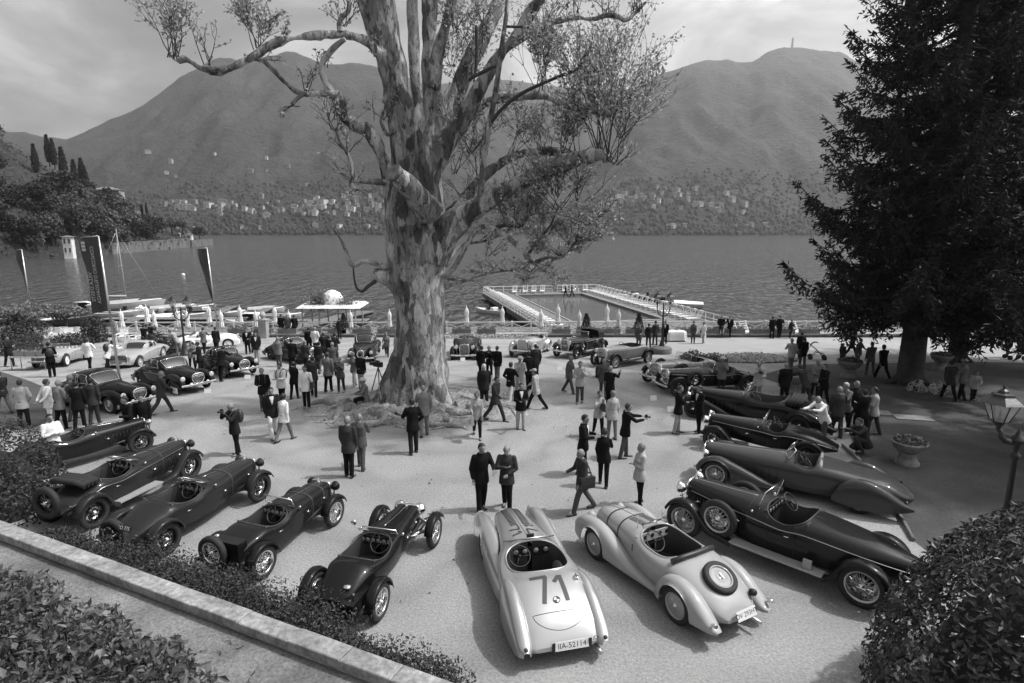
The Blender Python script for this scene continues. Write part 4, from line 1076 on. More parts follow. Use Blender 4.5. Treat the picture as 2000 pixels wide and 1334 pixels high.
small = [
 [(650, 184, 9, -.9), (632, 152, 7.5, -1), (628, 128, 7, -1), (642, 105, 7, -1.1), (658, 88, 6.5, -1.2), (674, 76, 5, -1.3)],
 [(664, 62, 6, -1.2), (662, 48, 5.5, -1.2), (668, 34, 5.5, -1.3), (680, 22, 5, -1.3), (683, 8, 4, -1.4), (678, -14, 3, -1.4)],
 [(762, 356, 9, -.3), (735, 355, 8, -.6), (700, 352, 7, -.9), (686, 354, 5, -1), (690, 366, 5, -1), (697, 370, 3, -1)],
 [(690, 350, 5, -1), (686, 320, 4.5, -1), (676, 295, 4, -1.1), (664, 278, 3.5, -1.1), (655, 250, 2, -1.1)],
 [(590, 185, 5, -1.1), (578, 195, 4.5, -1.1), (570, 205, 4, -1.1)],
 [(772, 254, 6, -.2), (757, 263, 4.5, -.3), (748, 248, 4, -.4), (743, 232, 3, -.4), (748, 215, 2, -.4)],
 [(768, 522, 8, -.5), (752, 520, 6, -.6), (735, 515, 6, -.7), (710, 510, 5.5, -.8), (690, 518, 6, -.9), (680, 502, 4, -.9), (672, 482, 3.4, -1), (664, 465, 2.2, -1), (650, 446, 1.2, -1)],
 [(735, 548, 4.5, -.5), (718, 560, 4, -.6), (708, 569, 3.5, -.6), (697, 563, 2.8, -.6), (692, 545, 2.2, -.6), (690, 522, 1.6, -.6)],
 [(852, 545, 8, -.2), (885, 525, 6, -.4), (930, 450, 5.5, -.9), (965, 447, 5.5, -1.3), (1000, 470, 5.5, -1.7), (1025, 497, 5.5, -2), (1040, 512, 5, -2.1), (1070, 503, 3.6, -2.3), (1095, 503, 3, -2.4), (1120, 478, 2.2, -2.6), (1140, 440, 1.4, -2.7)],
 [(970, 447, 4.5, -1.3), (985, 440, 4, -1.4), (1015, 444, 3, -1.6)], [(1030, 500, 4, -2), (1050, 470, 3, -2.2), (1075, 440, 2, -2.4), (1090, 405, 1.4, -2.5)],
 [(868, 560, 7, .2), (905, 548, 5, .3), (945, 535, 4, .4), (990, 528, 3, .6), (1040, 530, 2, .7), (1075, 510, 1.2, .8)], [(870, 520, 6, .4), (900, 480, 4, .9), (950, 470, 3, 1.3), (1000, 450, 2, 1.7)],
 [(938, 392, 8, -1.2), (942, 350, 7, -1.3), (948, 290, 6.6, -1.3), (958, 235, 6.2, -1.4), (970, 165, 5.8, -1.4), (980, 90, 5.2, -1.5), (990, 20, 4.8, -1.5), (996, -70, 4, -1.5)],
 [(958, 240, 4.5, -1.4), (985, 208, 4.2, -1.6), (1020, 182, 4, -1.8), (1060, 163, 3.8, -2), (1100, 146, 3.6, -2.2), (1130, 134, 4, -2.3), (1134, 118, 2.6, -2.3)],
 [(975, 130, 4, -1.4), (962, 131, 4, -1.3), (945, 140, 4.5, -1.2), (925, 150, 4, -1.1), (917, 156, 4, -1)],
 [(990, 52, 3, -1.5), (1030, 52, 3, -1.4), (1070, 50, 3, -1.2)], [(930, 50, 3.4, -.4), (931, 100, 3.2, -.4), (928, 150, 3, -.4)],
]
for k, rows in enumerate(small):
    mb = MB(); limb_tube(mb, rows, 8, seed=20 + k); mb.obj('branch', plane_bark if rows[0][2] > 4.6 else twig_m, plane)
TW, LP, LD = MB(), [], []
def shoot(p, d, L, r, depth):
    """a thin upright shoot that forks; leaves sit along its outer half"""
    n = 4; pts = [p]; rs = [r]
    for i in range(n):
        d = (d + Vector((random.gauss(0, .13), random.gauss(0, .13), random.gauss(0.05, .08)))).normalized()
        p = p + d * L / n; pts.append(p); rs.append(max(.006, r * (1 - (i + 1) / n * .7)))
        if depth > 0 and i >= 1:
            for _ in range(2 if depth > 1 else 1):
                a = random.uniform(0, 6.283); s = d.orthogonal().normalized(); s = s * math.cos(a) + d.cross(s) * math.sin(a)
                shoot(p, (d + s * random.uniform(.45, .85)).normalized(), L * random.uniform(.4, .62), r * .55, depth - 1)
        if depth < 2:
            for _ in range(LEAFN):
                LP.append(tuple(p - d * random.uniform(0, L / n) + Vector((random.gauss(0, .05), random.gauss(0, .05), random.gauss(0, .05))))); LD.append(tuple(d))
    TW.tube(pts, rs, 4, cap=False)
def fan(u, v, dy, hpx, n, spread, depth=1, up=1.0, lean=0.0):
    o = atY(u, v, TY + dy); L = hpx * (TY + dy) / F
    for _ in range(n):
        d = Vector((random.gauss(lean, spread), random.gauss(0, spread), up)).normalized()
        shoot(o + Vector((random.gauss(0, .12), random.gauss(0, .12), 0)), d, L * random.uniform(.6, 1), .02, depth)
LEAFN = 1
random.seed(31)
for a in ((345, 112, -2.6, 100, 7, .26, 2), (343, 116, -2.6, 60, 4, .5, 1, .8, -.4), (412, 128, -2.4, 75, 4, .3, 1), (503, 98, -2, 82, 7, .42, 2), (508, 118, -1.4, 40, 5, .8, 1, .2), (668, 50, -1.2, 55, 6, .6, 1), (683, 10, -1.4, 60, 6, .5, 2), (600, 178, -1.1, 40, 4, .3, 1), (570, 206, -1.1, 26, 3, .6, 1, -.3), (628, 128, -1, 24, 3, .5, 1), (748, 235, -.4, 45, 6, .6, 1), (655, 255, -1.1, 60, 7, .5, 1), (690, 352, -1, 45, 5, .6, 1), (680, 300, -1, 50, 5, .6, 1), (697, 370, -1, 30, 4, .7, 1, -.2), (650, 235, -.7, 40, 4, .6, 1), (735, 110, -.4, 30, 4, .5, 1), (565, 70, -1.7, 26, 3, .5, 1)):
    fan(*a)
LEAFN = 1
for a in ((1190, 318, -3.1, 140, 9, .36, 2, 1, .12), (1180, 305, -3, 175, 9, .35, 2), (1165, 296, -2.8, 160, 7, .3, 2, 1, -.1), (1205, 322, -3.1, 70, 7, .5, 1, .5, .35), (1192, 226, 1.6, 130, 9, .4, 2, 1, .3), (1150, 213, 1.5, 130, 8, .35, 2), (1055, 168, -2, 110, 9, .4, 2), (1060, 180, 1.3, 110, 8, .4, 2), (1134, 118, -2.3, 60, 6, .6, 1), (1115, 195, 1.4, 120, 7, .4, 2), (1240, 24, -1.2, 60, 8, .6, 1), (1185, 28, -1.1, 60, 6, .5, 1), (1125, 30, -.9, 60, 6, .5, 1), (1070, 45, -.7, 70, 6, .4, 1), (1215, 270, -2.6, 90, 7, .6, 1, .7, .05), (1205, 250, 1.4, 100, 7, .5, 2, .8, .1),
          (1095, 318, -2.3, 90, 6, .5, 2), (1010, 362, -1.6, 70, 5, .5, 1), (1060, 330, 3.1, 100, 7, .5, 2), (1120, 300, 3.4, 100, 6, .5, 2), (1000, 305, 2.8, 90, 6, .5, 2), (940, 345, 2.2, 90, 6, .5, 2), (905, 385, 1.6, 60, 6, .6, 1), (900, 200, .7, 100, 6, .5, 2), (930, 110, -.4, 90, 6, .4, 2), (900, 90, .5, 110, 6, .4, 2), (890, 60, -.3, 90, 6, .4, 1), (925, 160, 0, 60, 6, .7, 1), (915, 300, .5, 90, 7, .6, 2), (890, 340, .6, 70, 6, .6, 1),
          (1040, 512, -2.1, 60, 6, .7, 1, -.4), (1095, 500, -2.4, 75, 8, .7, 2, .4, .2), (1120, 478, -2.6, 75, 8, .7, 2, .5, .2), (1140, 440, -2.7, 70, 8, .7, 1, .4, .2), (1090, 410, -2.5, 80, 8, .7, 2), (1050, 470, -2.2, 70, 7, .7, 2), (1015, 444, -1.6, 70, 7, .7, 2), (985, 440, -1.4, 60, 6, .7, 1), (1040, 530, .7, 50, 8, .8, 1, .2), (990, 528, .6, 50, 8, .8, 1, .1), (945, 535, .4, 50, 7, .8, 1, .1), (1000, 450, 1.7, 70, 8, .7, 2), (950, 470, 1.3, 60, 7, .8, 1), (905, 548, .3, 40, 6, .8, 1, 0), (1075, 510, .8, 50, 7, .8, 1), (1080, 380, -2.2, 70, 7, .7, 2), (1130, 395, -2.6, 70, 7, .7, 1), (1100, 545, -1, 30, 6, .9, 1, 0), (930, 420, 1.5, 60, 7, .8, 1), (1150, 470, -2.6, 45, 6, .8, 1, .1), (1165, 420, -2.6, 50, 6, .8, 1, .3), (1020, 545, -1, 36, 6, .9, 1, 0), (960, 500, 0, 50, 7, .9, 1)):
    fan(*a[:4], max(3, int(a[4] * .98)), *a[5:])
LEAFN = 1
TW.obj('twigs', twig_m, plane, kind='stuff')
lp = np.array(LP); ld = np.array(LD)
link('leaves', leaf_mesh('leaves', lp, ld * .3 + np.array([[.3, -.3, .6]]), .125, spring_leaf, .8, .8, along=ld), plane, kind='stuff')
# pale swept roots and bare stones round its foot
root_m = mat('root_bark_pale', 0.3, 0.9, var=(1.6, .13, .42), fine=(12, .5), bump=(6, 1.0, .12))
for k in range(64):
    a = random.uniform(-3.1, .6); r0 = random.uniform(1.2, 2.1); r1 = r0 + random.uniform(.5, 1.7)
    pts = []
    for q in range(5):
        rr = r0 + (r1 - r0) * q / 4; aa = a + .2 * math.sin(q * 1.3 + k)
        x, y = TB.x + math.cos(aa) * rr * 1.35, TY + math.sin(aa) * rr
        pts.append((x, y, gz(y) + .22 * (1 - q / 4) - .03))
    w_ = random.uniform(.35, 1.0); MB().tube(pts, [.27 * w_, .22 * w_, .17 * w_, .11 * w_, .03], 7).obj('root', root_m, plane)
mb = MB(); rows = []
for q, (rr, z) in enumerate(((1.0, .75), (1.6, .4), (2.2, .2), (2.9, .06), (3.4, -.03))):
    rows.append([Vector((TB.x + math.cos(a) * rr * 1.4 * (1 + .2 * math.sin(3 * a + q)), TY + math.sin(a) * rr * (1 + .15 * math.sin(5 * a)), gz(TY) + z * .7 * (1 + .5 * math.sin(7 * a + q) * math.sin(3 * a)))) for a in [math.pi * 2 * j / 60 for j in range(60)]])
mb.grid(rows, closed=True).obj('root_plate', root_m, plane)
# ================================================================== CONIFERS
needle_m = leafmat('spruce_needles', 0.032, 0.5, 0.6, 0.08, 0.25)
spruce_bark = mat('spruce_bark', 0.05, 0.95, var=(3, .025, .07), bump=(7, .9))
def conifer(u, v, hgt, rmax, seed, label, z0=2.8, n_br=210, tr=.62, side=None):
    rg = np.random.default_rng(seed); random.seed(seed)
    b = on(u, v)
    o = thing('conifer', label, 'tree', b)
    lean = 0.035
    tm_ = MB().tube([(0, 0, -.3), (0, 0, .5), (0, 0, 2.5), (lean * hgt * .4, 0, hgt * .4), (lean * hgt, 0, hgt)], [tr * 1.5, tr * 1.1, tr, tr * .6, .05], 14)
    for k in range(5):
        a = k * 1.26 + seed
        tm_.tube([(0, 0, .8), (math.cos(a) * tr * .9, math.sin(a) * tr * .9, .3), (math.cos(a) * tr * 2.2, math.sin(a) * tr * 2.2, -.1)], [tr * .5, tr * .4, .08], 7)
    tm_.obj('trunk', spruce_bark, o)
    br = MB(); P_, D_, A_ = [], [], []
    for k in range(n_br):
        t_ = (k + rg.uniform(0, 1)) / n_br
        z = z0 + (hgt - z0) * t_ ** 1.15
        L = rmax * (1 - t_) ** .62 * rg.uniform(.55, 1.16) + .4
        if t_ < .06: L *= .8
        a = k * 2.39996 + rg.normal(0, .25)
        dx, dy = math.cos(a), math.sin(a)
        pts = []; m = 9
        for q in range(m + 1):
            s = q / m
            zz = z - L * (.42 * s - .40 * s * s * s + .02) + (0.10 * L * max(0, s - .75) / .25)
            pts.append(Vector((lean * z + dx * L * s, dy * L * s, zz)))
        br.tube(pts, [.055 * (1 - .85 * q / m) + .008 for q in range(m + 1)], 5, cap=False)
        nt_ = int(16 * L)
        for q in range(nt_):
            s = rg.uniform(.16, 1.0) ** .8
            i = min(m - 1, int(s * m)); p = pts[i].lerp(pts[i + 1], s * m - i)
            sd = rg.choice((-1, 1)); wl_ = (.25 + .85 * math.sin(math.pi * min(1, s * .95))) * rg.uniform(.4, 1.0) * (.55 + .12 * L)
            fw = rg.uniform(.2, .8)
            tip = Vector((dx * fw - dy * sd, dy * fw + dx * sd, -rg.uniform(.35, 1.3))).normalized()
            if s > .94: tip = Vector((dx, dy, .25)); wl_ *= .55
            nn_ = max(3, int(wl_ * 12))
            for w in range(nn_):
                pp = p + tip * wl_ * (w / nn_) + Vector((0, 0, -.10 * wl_ * (w / nn_) ** 2))
                P_.append((pp.x + rg.normal(0, .03), pp.y + rg.normal(0, .03), pp.z + rg.normal(0, .03))); A_.append((tip.x + rg.normal(0, .5), tip.y + rg.normal(0, .5), tip.z * .8 + rg.normal(0, .4)))
    br.obj('branches', spruce_bark, o, kind='stuff')
    P_ = np.array(P_); A_ = np.array(A_)
    link('needles', leaf_mesh('needles', P_, np.tile(UPV, (len(P_), 1)) * .4 + RNG.normal(0, .6, P_.shape), .27, needle_m, .5, .34, along=A_ * 1.4, fold=True), o, kind='stuff')
    return o
conifer(1775, 750, 37, 5.7, 3, 'tall dark spruce with drooping branches and thick trunk, nearer of the two', z0=3.4, n_br=360, tr=.5)
conifer(1868, 705, 34, 6.0, 9, 'second tall dark spruce standing behind at the lakeside lawn', z0=3.4, n_br=260, tr=.44)
conifer(2120, 722, 28, 6.5, 14, 'dark spruce at the far right whose branches reach into view', z0=3.6, n_br=170, tr=.55)
conifer(2330, 900, 21, 5.5, 17, 'spruce beyond the right edge whose shade falls on the lawn', z0=2.2, n_br=110, tr=.5)
# ================================================================== HEDGES, SHRUBS, BEDS
laurel = leafmat('laurel_leaves', 0.045, 0.75, 0.32, 0.12, 0.5)
bush_leaf = leafmat('bush_leaves', 0.05, 0.55, 0.5, 0.2, 0.3)
pale_leaf = leafmat('pale_bush_leaves', 0.09, 0.55, 0.5, 0.25, 0.3)
inner = mat('dark_twigs', 0.02, 0.95)  # one near-black tone for bush cores, stems and fallen twigs
def blob_bush(name, label, cat, c, rad, n, leaf, m, jit=.7, aspect=.5, seed=0, lump=.16, thick=.14, big=0, zmin=-.95, group=None):
    rg = np.random.default_rng(seed)
    o = thing(name, label, cat, c, 0, group)
    d = unit(rg.normal(0, 1, (int(n * 1.6), 3))); d = d[d[:, 2] > zmin][:n]
    lp_ = 1 + lump * 2 * (fbm(d[:, 0] * 2.1 + d[:, 2] + 10, d[:, 1] * 2.1 + 10, 3, seed) - .5)
    p = d * (lp_ * rg.uniform(1 - thick, 1.03, len(d)))[:, None] * np.array(rad)
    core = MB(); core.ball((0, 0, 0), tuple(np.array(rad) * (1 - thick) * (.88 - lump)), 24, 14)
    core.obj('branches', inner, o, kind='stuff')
    nr = d / np.array(rad); nr[:, 2] += .25 / max(rad)
    link('leaves', leaf_mesh('leaves', p, nr, leaf, m, jit, aspect), o, kind='stuff')
    return o, p, nr
# the big clipped laurel in the lower right
def clipped(name, label, ctrl, n, leaf, m, seed, singles=0):
    return None
hc = Vector((8.0, 7.0, 1.0))
o, p, nr = blob_bush('laurel_hedge', 'large clipped laurel bush filling the lower right corner', 'hedge', (8.45, 6.5, .6), (3.55, 2.75, 2.95), 42000, .115, laurel, .5, .5, 4, .035, .07)
# the leaves that show largest, one object each
big_leaf = leaf_mesh('leaf', np.zeros((1, 3)), np.array([[0, 0, 1.0]]), .13, laurel, 0.0, .46, along=np.array([[1.0, 0, 0]]))
vis = np.where((p[:, 1] < -.2) | (p[:, 2] > .6))[0]
pw = p + np.array([8.45, 6.5, .6]); dist = np.linalg.norm(pw - np.array([0, 0, H]), axis=1)
facing = np.sum(unit(nr) * unit(np.array([0, 0, H]) - pw), 1)
idx = np.where(facing > .25)[0]; idx = idx[np.argsort(dist[idx])][:2400]; idx = RNG.choice(idx, 280, replace=False)
for i in idx:
    lf = link('leaf', big_leaf, o, tuple(p[i] * 1.02))
    q = Vector(nr[i] + RNG.normal(0, .02, 3)).to_track_quat('Z', 'Y').to_euler(); lf.rotation_euler = (q.x + random.gauss(0, .4), q.y + random.gauss(0, .4), random.uniform(0, 6.28))
# coping of the terrace parapet in the lower left
cope_m = mat('coping_stone', 0.27, 0.85, var=(2.2, .14, .33), fine=(11, .4), bump=(6, .5, .03), coords='World')
CZ = 1.25
ca, cb = atz(-60, 993, CZ), atz(985, 1368, CZ)
par = thing('parapet', 'weathered stone parapet with coping blocks running across the lower left corner', 'wall', (ca.x, ca.y, 0), math.atan2((cb - ca).y, (cb - ca).x))
PLN = (cb - ca).length; k = 0; x = -1.5
random.seed(8)
while x < PLN + 1.5:
    w = random.uniform(.8, 1.25)
    mb = MB(); e = .012; h0 = CZ + random.uniform(-.008, .008)
    vs = [(x + .006, -.30, h0 - .13), (x + w - .006, -.30, h0 - .13), (x + w - .006, 0, h0 - .13), (x + .006, 0, h0 - .13),
          (x + .006, -.30, h0 - e), (x + w - .006, -.30, h0 - e), (x + w - .006, 0, h0 - e), (x + .006, 0, h0 - e),
          (x + .006 + e, -.30 + e, h0), (x + w - .006 - e, -.30 + e, h0), (x + w - .006 - e, -e, h0), (x + .006 + e, -e, h0)]
    mb.add(vs, [(3, 2, 1, 0), (0, 1, 5, 4), (1, 2, 6, 5), (2, 3, 7, 6), (3, 0, 4, 7), (4, 5, 9, 8), (5, 6, 10, 9), (6, 7, 11, 10), (7, 4, 8, 11), (8, 9, 10, 11)])
    mb.obj('coping_block', cope_m, par)
    x += w
MB().box((PLN / 2, -.15, (CZ - .135) / 2), (PLN + 6, .22, CZ - .135)).obj('wall_body', stone, par)
tz = CZ - .2                                                      # terrace on the near side of the parapet
dirp = Vector((cb.x - ca.x, cb.y - ca.y, 0)).normalized(); nrp = Vector((dirp.y, -dirp.x, 0))
a0 = Vector((ca.x, ca.y, 0)) - dirp * 6 + nrp * .24; a1 = Vector((cb.x, cb.y, 0)) + dirp * 3 + nrp * .24
MB().add([(a0.x, a0.y, tz), (a1.x, a1.y, tz), (a1.x + nrp.x * 8, a1.y + nrp.y * 8, tz), (a0.x + nrp.x * 8, a0.y + nrp.y * 8, tz)], [(3, 2, 1, 0)]).obj('terrace_floor', mat('terrace_grit', .15, .95, var=(.9, .08, .24), fine=(18, .4), bump=(25, .9, .03), coords='World'), kind='structure')
# glossy leaved shrubs in the near bed
def near(u, v, z): return atz(u, v, z)
n = 6800; xs = RNG.uniform(-80, 430, n); ys = RNG.uniform(1110, 1420, n)
keep = ys > 1085 + np.maximum(0, xs) * .52 + 14 * np.sin(xs * .05)
xs, ys = xs[keep], ys[keep]
P_ = np.array([atz(a, b_, tz + h_) for a, b_, h_ in zip(xs, ys, RNG.uniform(.04, .62, len(xs)))])
bed = thing('shrub_bed', 'bed of glossy broad leaved shrubs in the lower left corner', 'shrub', (0, 0, 0))
link('leaves', leaf_mesh('leaves', P_, np.tile(UPV, (len(P_), 1)), .13, leafmat('broad_leaves', .085, .7, .4, .2, .4), .85, .56), bed, kind='stuff')
sb_ = MB()
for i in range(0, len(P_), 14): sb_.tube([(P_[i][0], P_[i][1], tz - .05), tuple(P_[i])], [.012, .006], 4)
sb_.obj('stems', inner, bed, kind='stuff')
big2 = leaf_mesh('leaf', np.zeros((1, 3)), np.array([[0, 0, 1.0]]), .17, MATS['broad_leaves'], 0.0, .5, along=np.array([[1.0, 0, 0]]))
for i in RNG.choice(len(P_), min(240, len(P_)), replace=False):
    lf = link('leaf', big2, bed, (P_[i][0], P_[i][1], P_[i][2] + .06)); lf.rotation_euler = (random.gauss(0, .8), random.gauss(0, .8), random.uniform(0, 6.28)); lf.scale = (random.uniform(.6, 1.25),) * 3
for k in range(11):
    b = atz(random.uniform(330, 560), random.uniform(1225, 1330), tz + .01); a = random.uniform(0, 6.28)
    if k == 0: fall = thing('fallen_twigs', 'dry fallen twigs on the terrace beside the shrub bed', 'twigs', (0, 0, 0))
    MB().tube([b, b + Vector((math.cos(a) * .06, math.sin(a) * .06, .015)), b + Vector((math.cos(a + .5) * .12, math.sin(a + .5) * .12, .01))], [.006, .005, .003], 4).obj('twig', inner, fall)
lx_ = RNG.uniform(-17, 14, 420); ly_ = RNG.uniform(8.5, 34, 420)
link('fallen_leaves', leaf_mesh('fallen_leaves', np.stack([lx_, ly_, np.array([gz(b) for b in ly_]) + .012], 1), np.tile(UPV, (420, 1)), .07, bush_leaf, .15, .7), kind='stuff', label='dry leaves scattered over the gravel court', cat='leaves')
# feathery shrubs growing up beyond the parapet
for k, (u, v, rx, rz_, nn) in enumerate(((165, 1095, .75, .55, 1500), (275, 1128, .9, .62, 2200), (390, 1178, 1.0, .7, 2600), (470, 1190, .7, .6, 1700), (560, 1235, .95, .62, 2400), (610, 1262, .6, .45, 1300), (690, 1290, .6, .34, 1100), (775, 1318, .7, .38, 1300), (845, 1330, .5, .3, 800), (330, 1150, .6, .55, 1300))):
    c = atz(u, v, .45)
    blob_bush('feathery_shrub', ('small leafy shrub beyond the parapet behind the dark roadster tail', 'rounded leafy shrub beyond the parapet at the second roadster wheel', 'broad feathery shrub beyond the parapet between roadster and black two seater', 'feathery shrub before the spare wheel of the black two seater', 'feathery shrub hiding the plate of the black cyclecar', 'low shrub just right of the cyclecar plate shrub', 'sparse low shrub along the parapet near the silver racer', 'sparse shrub lower along the parapet, before the last one', 'last thin shrub where the parapet leaves the picture', 'leafy shrub wedged between two rounded ones on the parapet')[k], 'shrub', (c.x, c.y, .38), (rx * 1.15, rx * .85, rz_ * 1.25), int(nn * 2.2), .062, bush_leaf, .8, .5, 50 + k, .3, .5, group='shrubs beyond the parapet')
for k, (u, v, rx, rz_) in enumerate(((115, 1068, .7, .5), (215, 1112, .85, .6), (315, 1158, .9, .66), (415, 1198, .9, .66), (505, 1228, .85, .62), (585, 1256, .75, .56), (650, 1282, .7, .42), (735, 1310, .6, .32))):
    c = atz(u, v, .5)
    blob_bush('feathery_shrub', ORD[k] + ' leafy shrub from the left among those touching the parapet', 'shrub', (c.x, c.y, .45), (rx, rx * .6, rz_), 4200 if k < 6 else 1900, .062, bush_leaf, .8, .5, 80 + k, .22, .35, group='shrubs beyond the parapet')
# tall dark hedge at the left edge
o, p, nr = blob_bush('tall_shrub', 'tall dark shrub at the left edge beside the first roadster', 'shrub', tuple(on(2, 985)) , (1.75, 1.3, 2.4), 9000, .10, bush_leaf, .7, .5, 60, .14, .2)
blob_bush('tall_shrub', 'lower dark shrub under the tall one at the left edge', 'shrub', tuple(on(-8, 1010)), (1.5, 1.0, 1.2), 4000, .10, bush_leaf, .7, .5, 61, .2, .25)
for u, v, r, h, nn, lb, m_ in ((312, 690, 1.35, .95, 2600, 'round clipped bush in front of the black saloon with headlights', bush_leaf), (185, 668, .9, 1.5, 2200, 'dark upright shrub at the foot of the big banner', bush_leaf), (38, 668, 2.2, 1.6, 3600, 'spreading pale shrub beside the white garden chairs', pale_leaf), (55, 690, 1.7, .9, 2400, 'low dark shrubbery at the left edge behind the table', bush_leaf), (140, 676, 1.3, .7, 1500, 'low bush between garden chairs and convertible', bush_leaf)):
    b = on(u, v); blob_bush('garden_bush', lb, 'bush', tuple(b + Vector((0, 0, h * .35))), (r, r * .9, h), nn, .17, m_, .7, .55, int(u), .2, .3)
# wisteria trees on the left
for u, v, tp, sc, lb in ((35, 665, 590, 1.0, 'spreading wisteria tree in pale bloom at the left edge'), (130, 655, 598, .6, 'smaller wisteria branch crown beside the banner')):
    b = on(u, v); h = atY(u, tp, b.y).z - b.z
    o = thing('wisteria', lb, 'tree', b)
    tb = MB().tube([(0, 0, -.1), (.1, 0, h * .5), (.05, .1, h * .8)], [.16, .12, .06], 8)
    for k in range(7):
        a = k * .9; tb.tube([(.1, 0, h * .55), (math.cos(a) * 1.2 * sc, math.sin(a) * .8, h * .8), (math.cos(a) * 2.6 * sc, math.sin(a) * 1.6, h * .85)], [.07, .05, .02], 6)
    tb.obj('trunk', bark_plain, o)
    nn = int(2600 * sc); a = RNG.uniform(0, 6.283, nn); r = np.sqrt(RNG.uniform(0, 1, nn)) * 3.3 * sc
    lump = fbm(np.cos(a) * r * .9 + 20, np.sin(a) * r * .9 + 20, 3, 4)
    pp = np.stack([np.cos(a) * r, np.sin(a) * r * .7, h * (.62 + .42 * lump) - RNG.uniform(0, .5, nn) * .6], 1)
    link('crown', leaf_mesh('crown', pp, UPV, .24, leafmat('wisteria_leaves', .15, .55, .6, .25, .2), .9, .6), o)
# flower island, urns
fc = on(1468, 704); n = 2600
a = RNG.uniform(0, 6.283, n); r = np.sqrt(RNG.uniform(0, 1, n))
pp = np.stack([fc.x + np.cos(a) * r * 2.6, fc.y + np.sin(a) * r * 1.1, np.array([gz(fc.y)] * n) + .12 + .25 * (1 - r ** 2) * RNG.uniform(.3, 1, n)], 1)
fb = thing('flower_island', 'long oval bed of pale flowers on the lawn behind the cars', 'flower bed', (0, 0, 0))
MB().lathe([(1.0, -.1), (1.0, .1), (.9, .14), (.01, .22)], n=30, M=Matrix.Translation(fc) @ Matrix.Diagonal((2.7, 1.2, 1, 1))).obj('soil_mound', soil, fb)
link('blossoms', leaf_mesh('blossoms', pp, UPV, .16, fl_white, .6, .9), fb, kind='stuff')
for u, v, r, lb, m_ in ((1352, 703, .8, 'mound of pale flowering plants beside the light tourer', pale_leaf), (1392, 708, .9, 'striped leafy bedding plants left of the oval flower bed', pale_leaf)):
    b = on(u, v); blob_bush('bedding_plants', lb, 'flower bed', tuple(b), (r, r * .7, .55), 900, .16, m_, .7, .6, int(u), .2, .3)
urn_st = mat('urn_stone', .2, .9, var=(2.5, .12, .28), bump=(10, .6))
def urn(u, v, s, label, pale=False):
    b = on(u, v)
    o = thing('garden_urn', label, 'urn', b); o.scale = (s, s, s)
    MB().lathe([(.36, 0), (.37, .08), (.30, .16), (.26, .34), (.3, .42), (.001, .42)], n=18).obj('pedestal', urn_st, o)
    MB().lathe([(.28, .42), (.46, .58), (.52, .74), (.56, .78), (.54, .82), (.47, .80), (.001, .76)], n=22).obj('bowl', urn_st, o)
    n = 420; a = RNG.uniform(0, 6.283, n); r = np.sqrt(RNG.uniform(0, 1, n)) * .5
    pp = np.stack([np.cos(a) * r, np.sin(a) * r, .8 + .2 * (1 - (r / .5) ** 2) * RNG.uniform(.4, 1, n)], 1)
    link('flowers', leaf_mesh('flowers', pp, UPV, .11, leafmat('urn_flowers', .13, .8, .5, .2, .3), .6, .8), o)
urn(1771, 906, .88, 'low stone urn of pansies on the lawn, nearest of the urns')
urn(1657, 737, 1.05, 'dark stone urn on the lawn left of the big spruce trunk')
urn(1545, 768, 1.1, 'stone urn with pale flowers behind the black cabriolet')
urn(1836, 722, 1.0, 'stone urn between the two spruce trunks')
# white lilies at the foot of the spruce, slabs in the lawn, edging rods
for u, v, lb in ((1790, 765, 'clump of white flowers at the foot of the spruce trunk'), (1830, 770, 'second small clump of white flowers on the spruce lawn')):
    b = on(u, v); blob_bush('flower_clump', lb, 'flowers', tuple(b + Vector((0, 0, .15))), (.45, .3, .35), 120, .2, fl_white, .8, .4, int(u), .2, .5)
slab_m = mat('slab', .2, .9, fine=(10, .2))
for u, v, lb in ((1704, 806, 'flat stone slab let into the lawn, left one'), (1783, 817, 'flat stone slab let into the lawn, right one')):
    b = on(u, v); MB().box((0, 0, .015), (1.25, .62, .05)).obj('stone_slab', slab_m, loc=b, rz=-.25, label=lb, cat='slab')
for (u0, v0, u1, v1, lb) in ((1645, 872, 1695, 920, 'rusty edging rod along the lawn behind the black cars'), (1752, 1003, 1783, 1058, 'rusty edging rod along the lawn beyond the speedster tail')):
    a, b = on(u0, v0), on(u1, v1); MB().tube([a + Vector((0, 0, .06)), a.lerp(b, .5) + Vector((0, 0, .08)), b + Vector((0, 0, .05))], .045, 7).obj('edging_rod', mat('rusty_iron', .14, .8, bump=(20, .5)), label=lb, cat='edging')
# ================================================================== MOTOR CARS
def paint(name, c, metal=0.0, rough=0.5, coat=.85):
    return mat('paint_' + name, c, rough, metal, coat if c > .05 else .5, spec=.2 if c > .05 else .08)
p_silver = paint('silver', 0.42, 0.6, 0.32); p_cream = paint('cream', 0.3); p_black = paint('black', 0.006); p_dark = paint('dark', 0.011); p_red = paint('deep_red', 0.017); p_grey = paint('grey', 0.042); p_pale = paint('pale', 0.33); p_mid = paint('mid', 0.075); p_white = paint('white', 0.72)
gloss_dark = mat('gauge_black', 0.01, 0.15); gauge = mat('gauge_face', 0.22, 0.3); lens = mat('lamp_lens', 0.65, 0.05, 0.3, spec=0.9); tail_red = mat('tail_lamp', 0.06, 0.15); aly = mat('ribbed_alloy', 0.35, 0.5, 0.3); canvas = mat('hood_canvas', 0.022, 0.9, bump=(12, .4)); plate_w = mat('plate_white', .65, .5); plate_b = mat('plate_black', .012, .4); num_m = mat('number_paint', .05, .5)
def curve_rows(rows, n):
    q = smooth_path(rows, 8)
    xs = np.linspace(rows[0][0], rows[-1][0], n)
    o = np.argsort(q[:, 0]); q = q[o]
    return np.stack([xs] + [np.interp(xs, q[:, 0], q[:, k]) for k in range(1, q.shape[1])], 1)
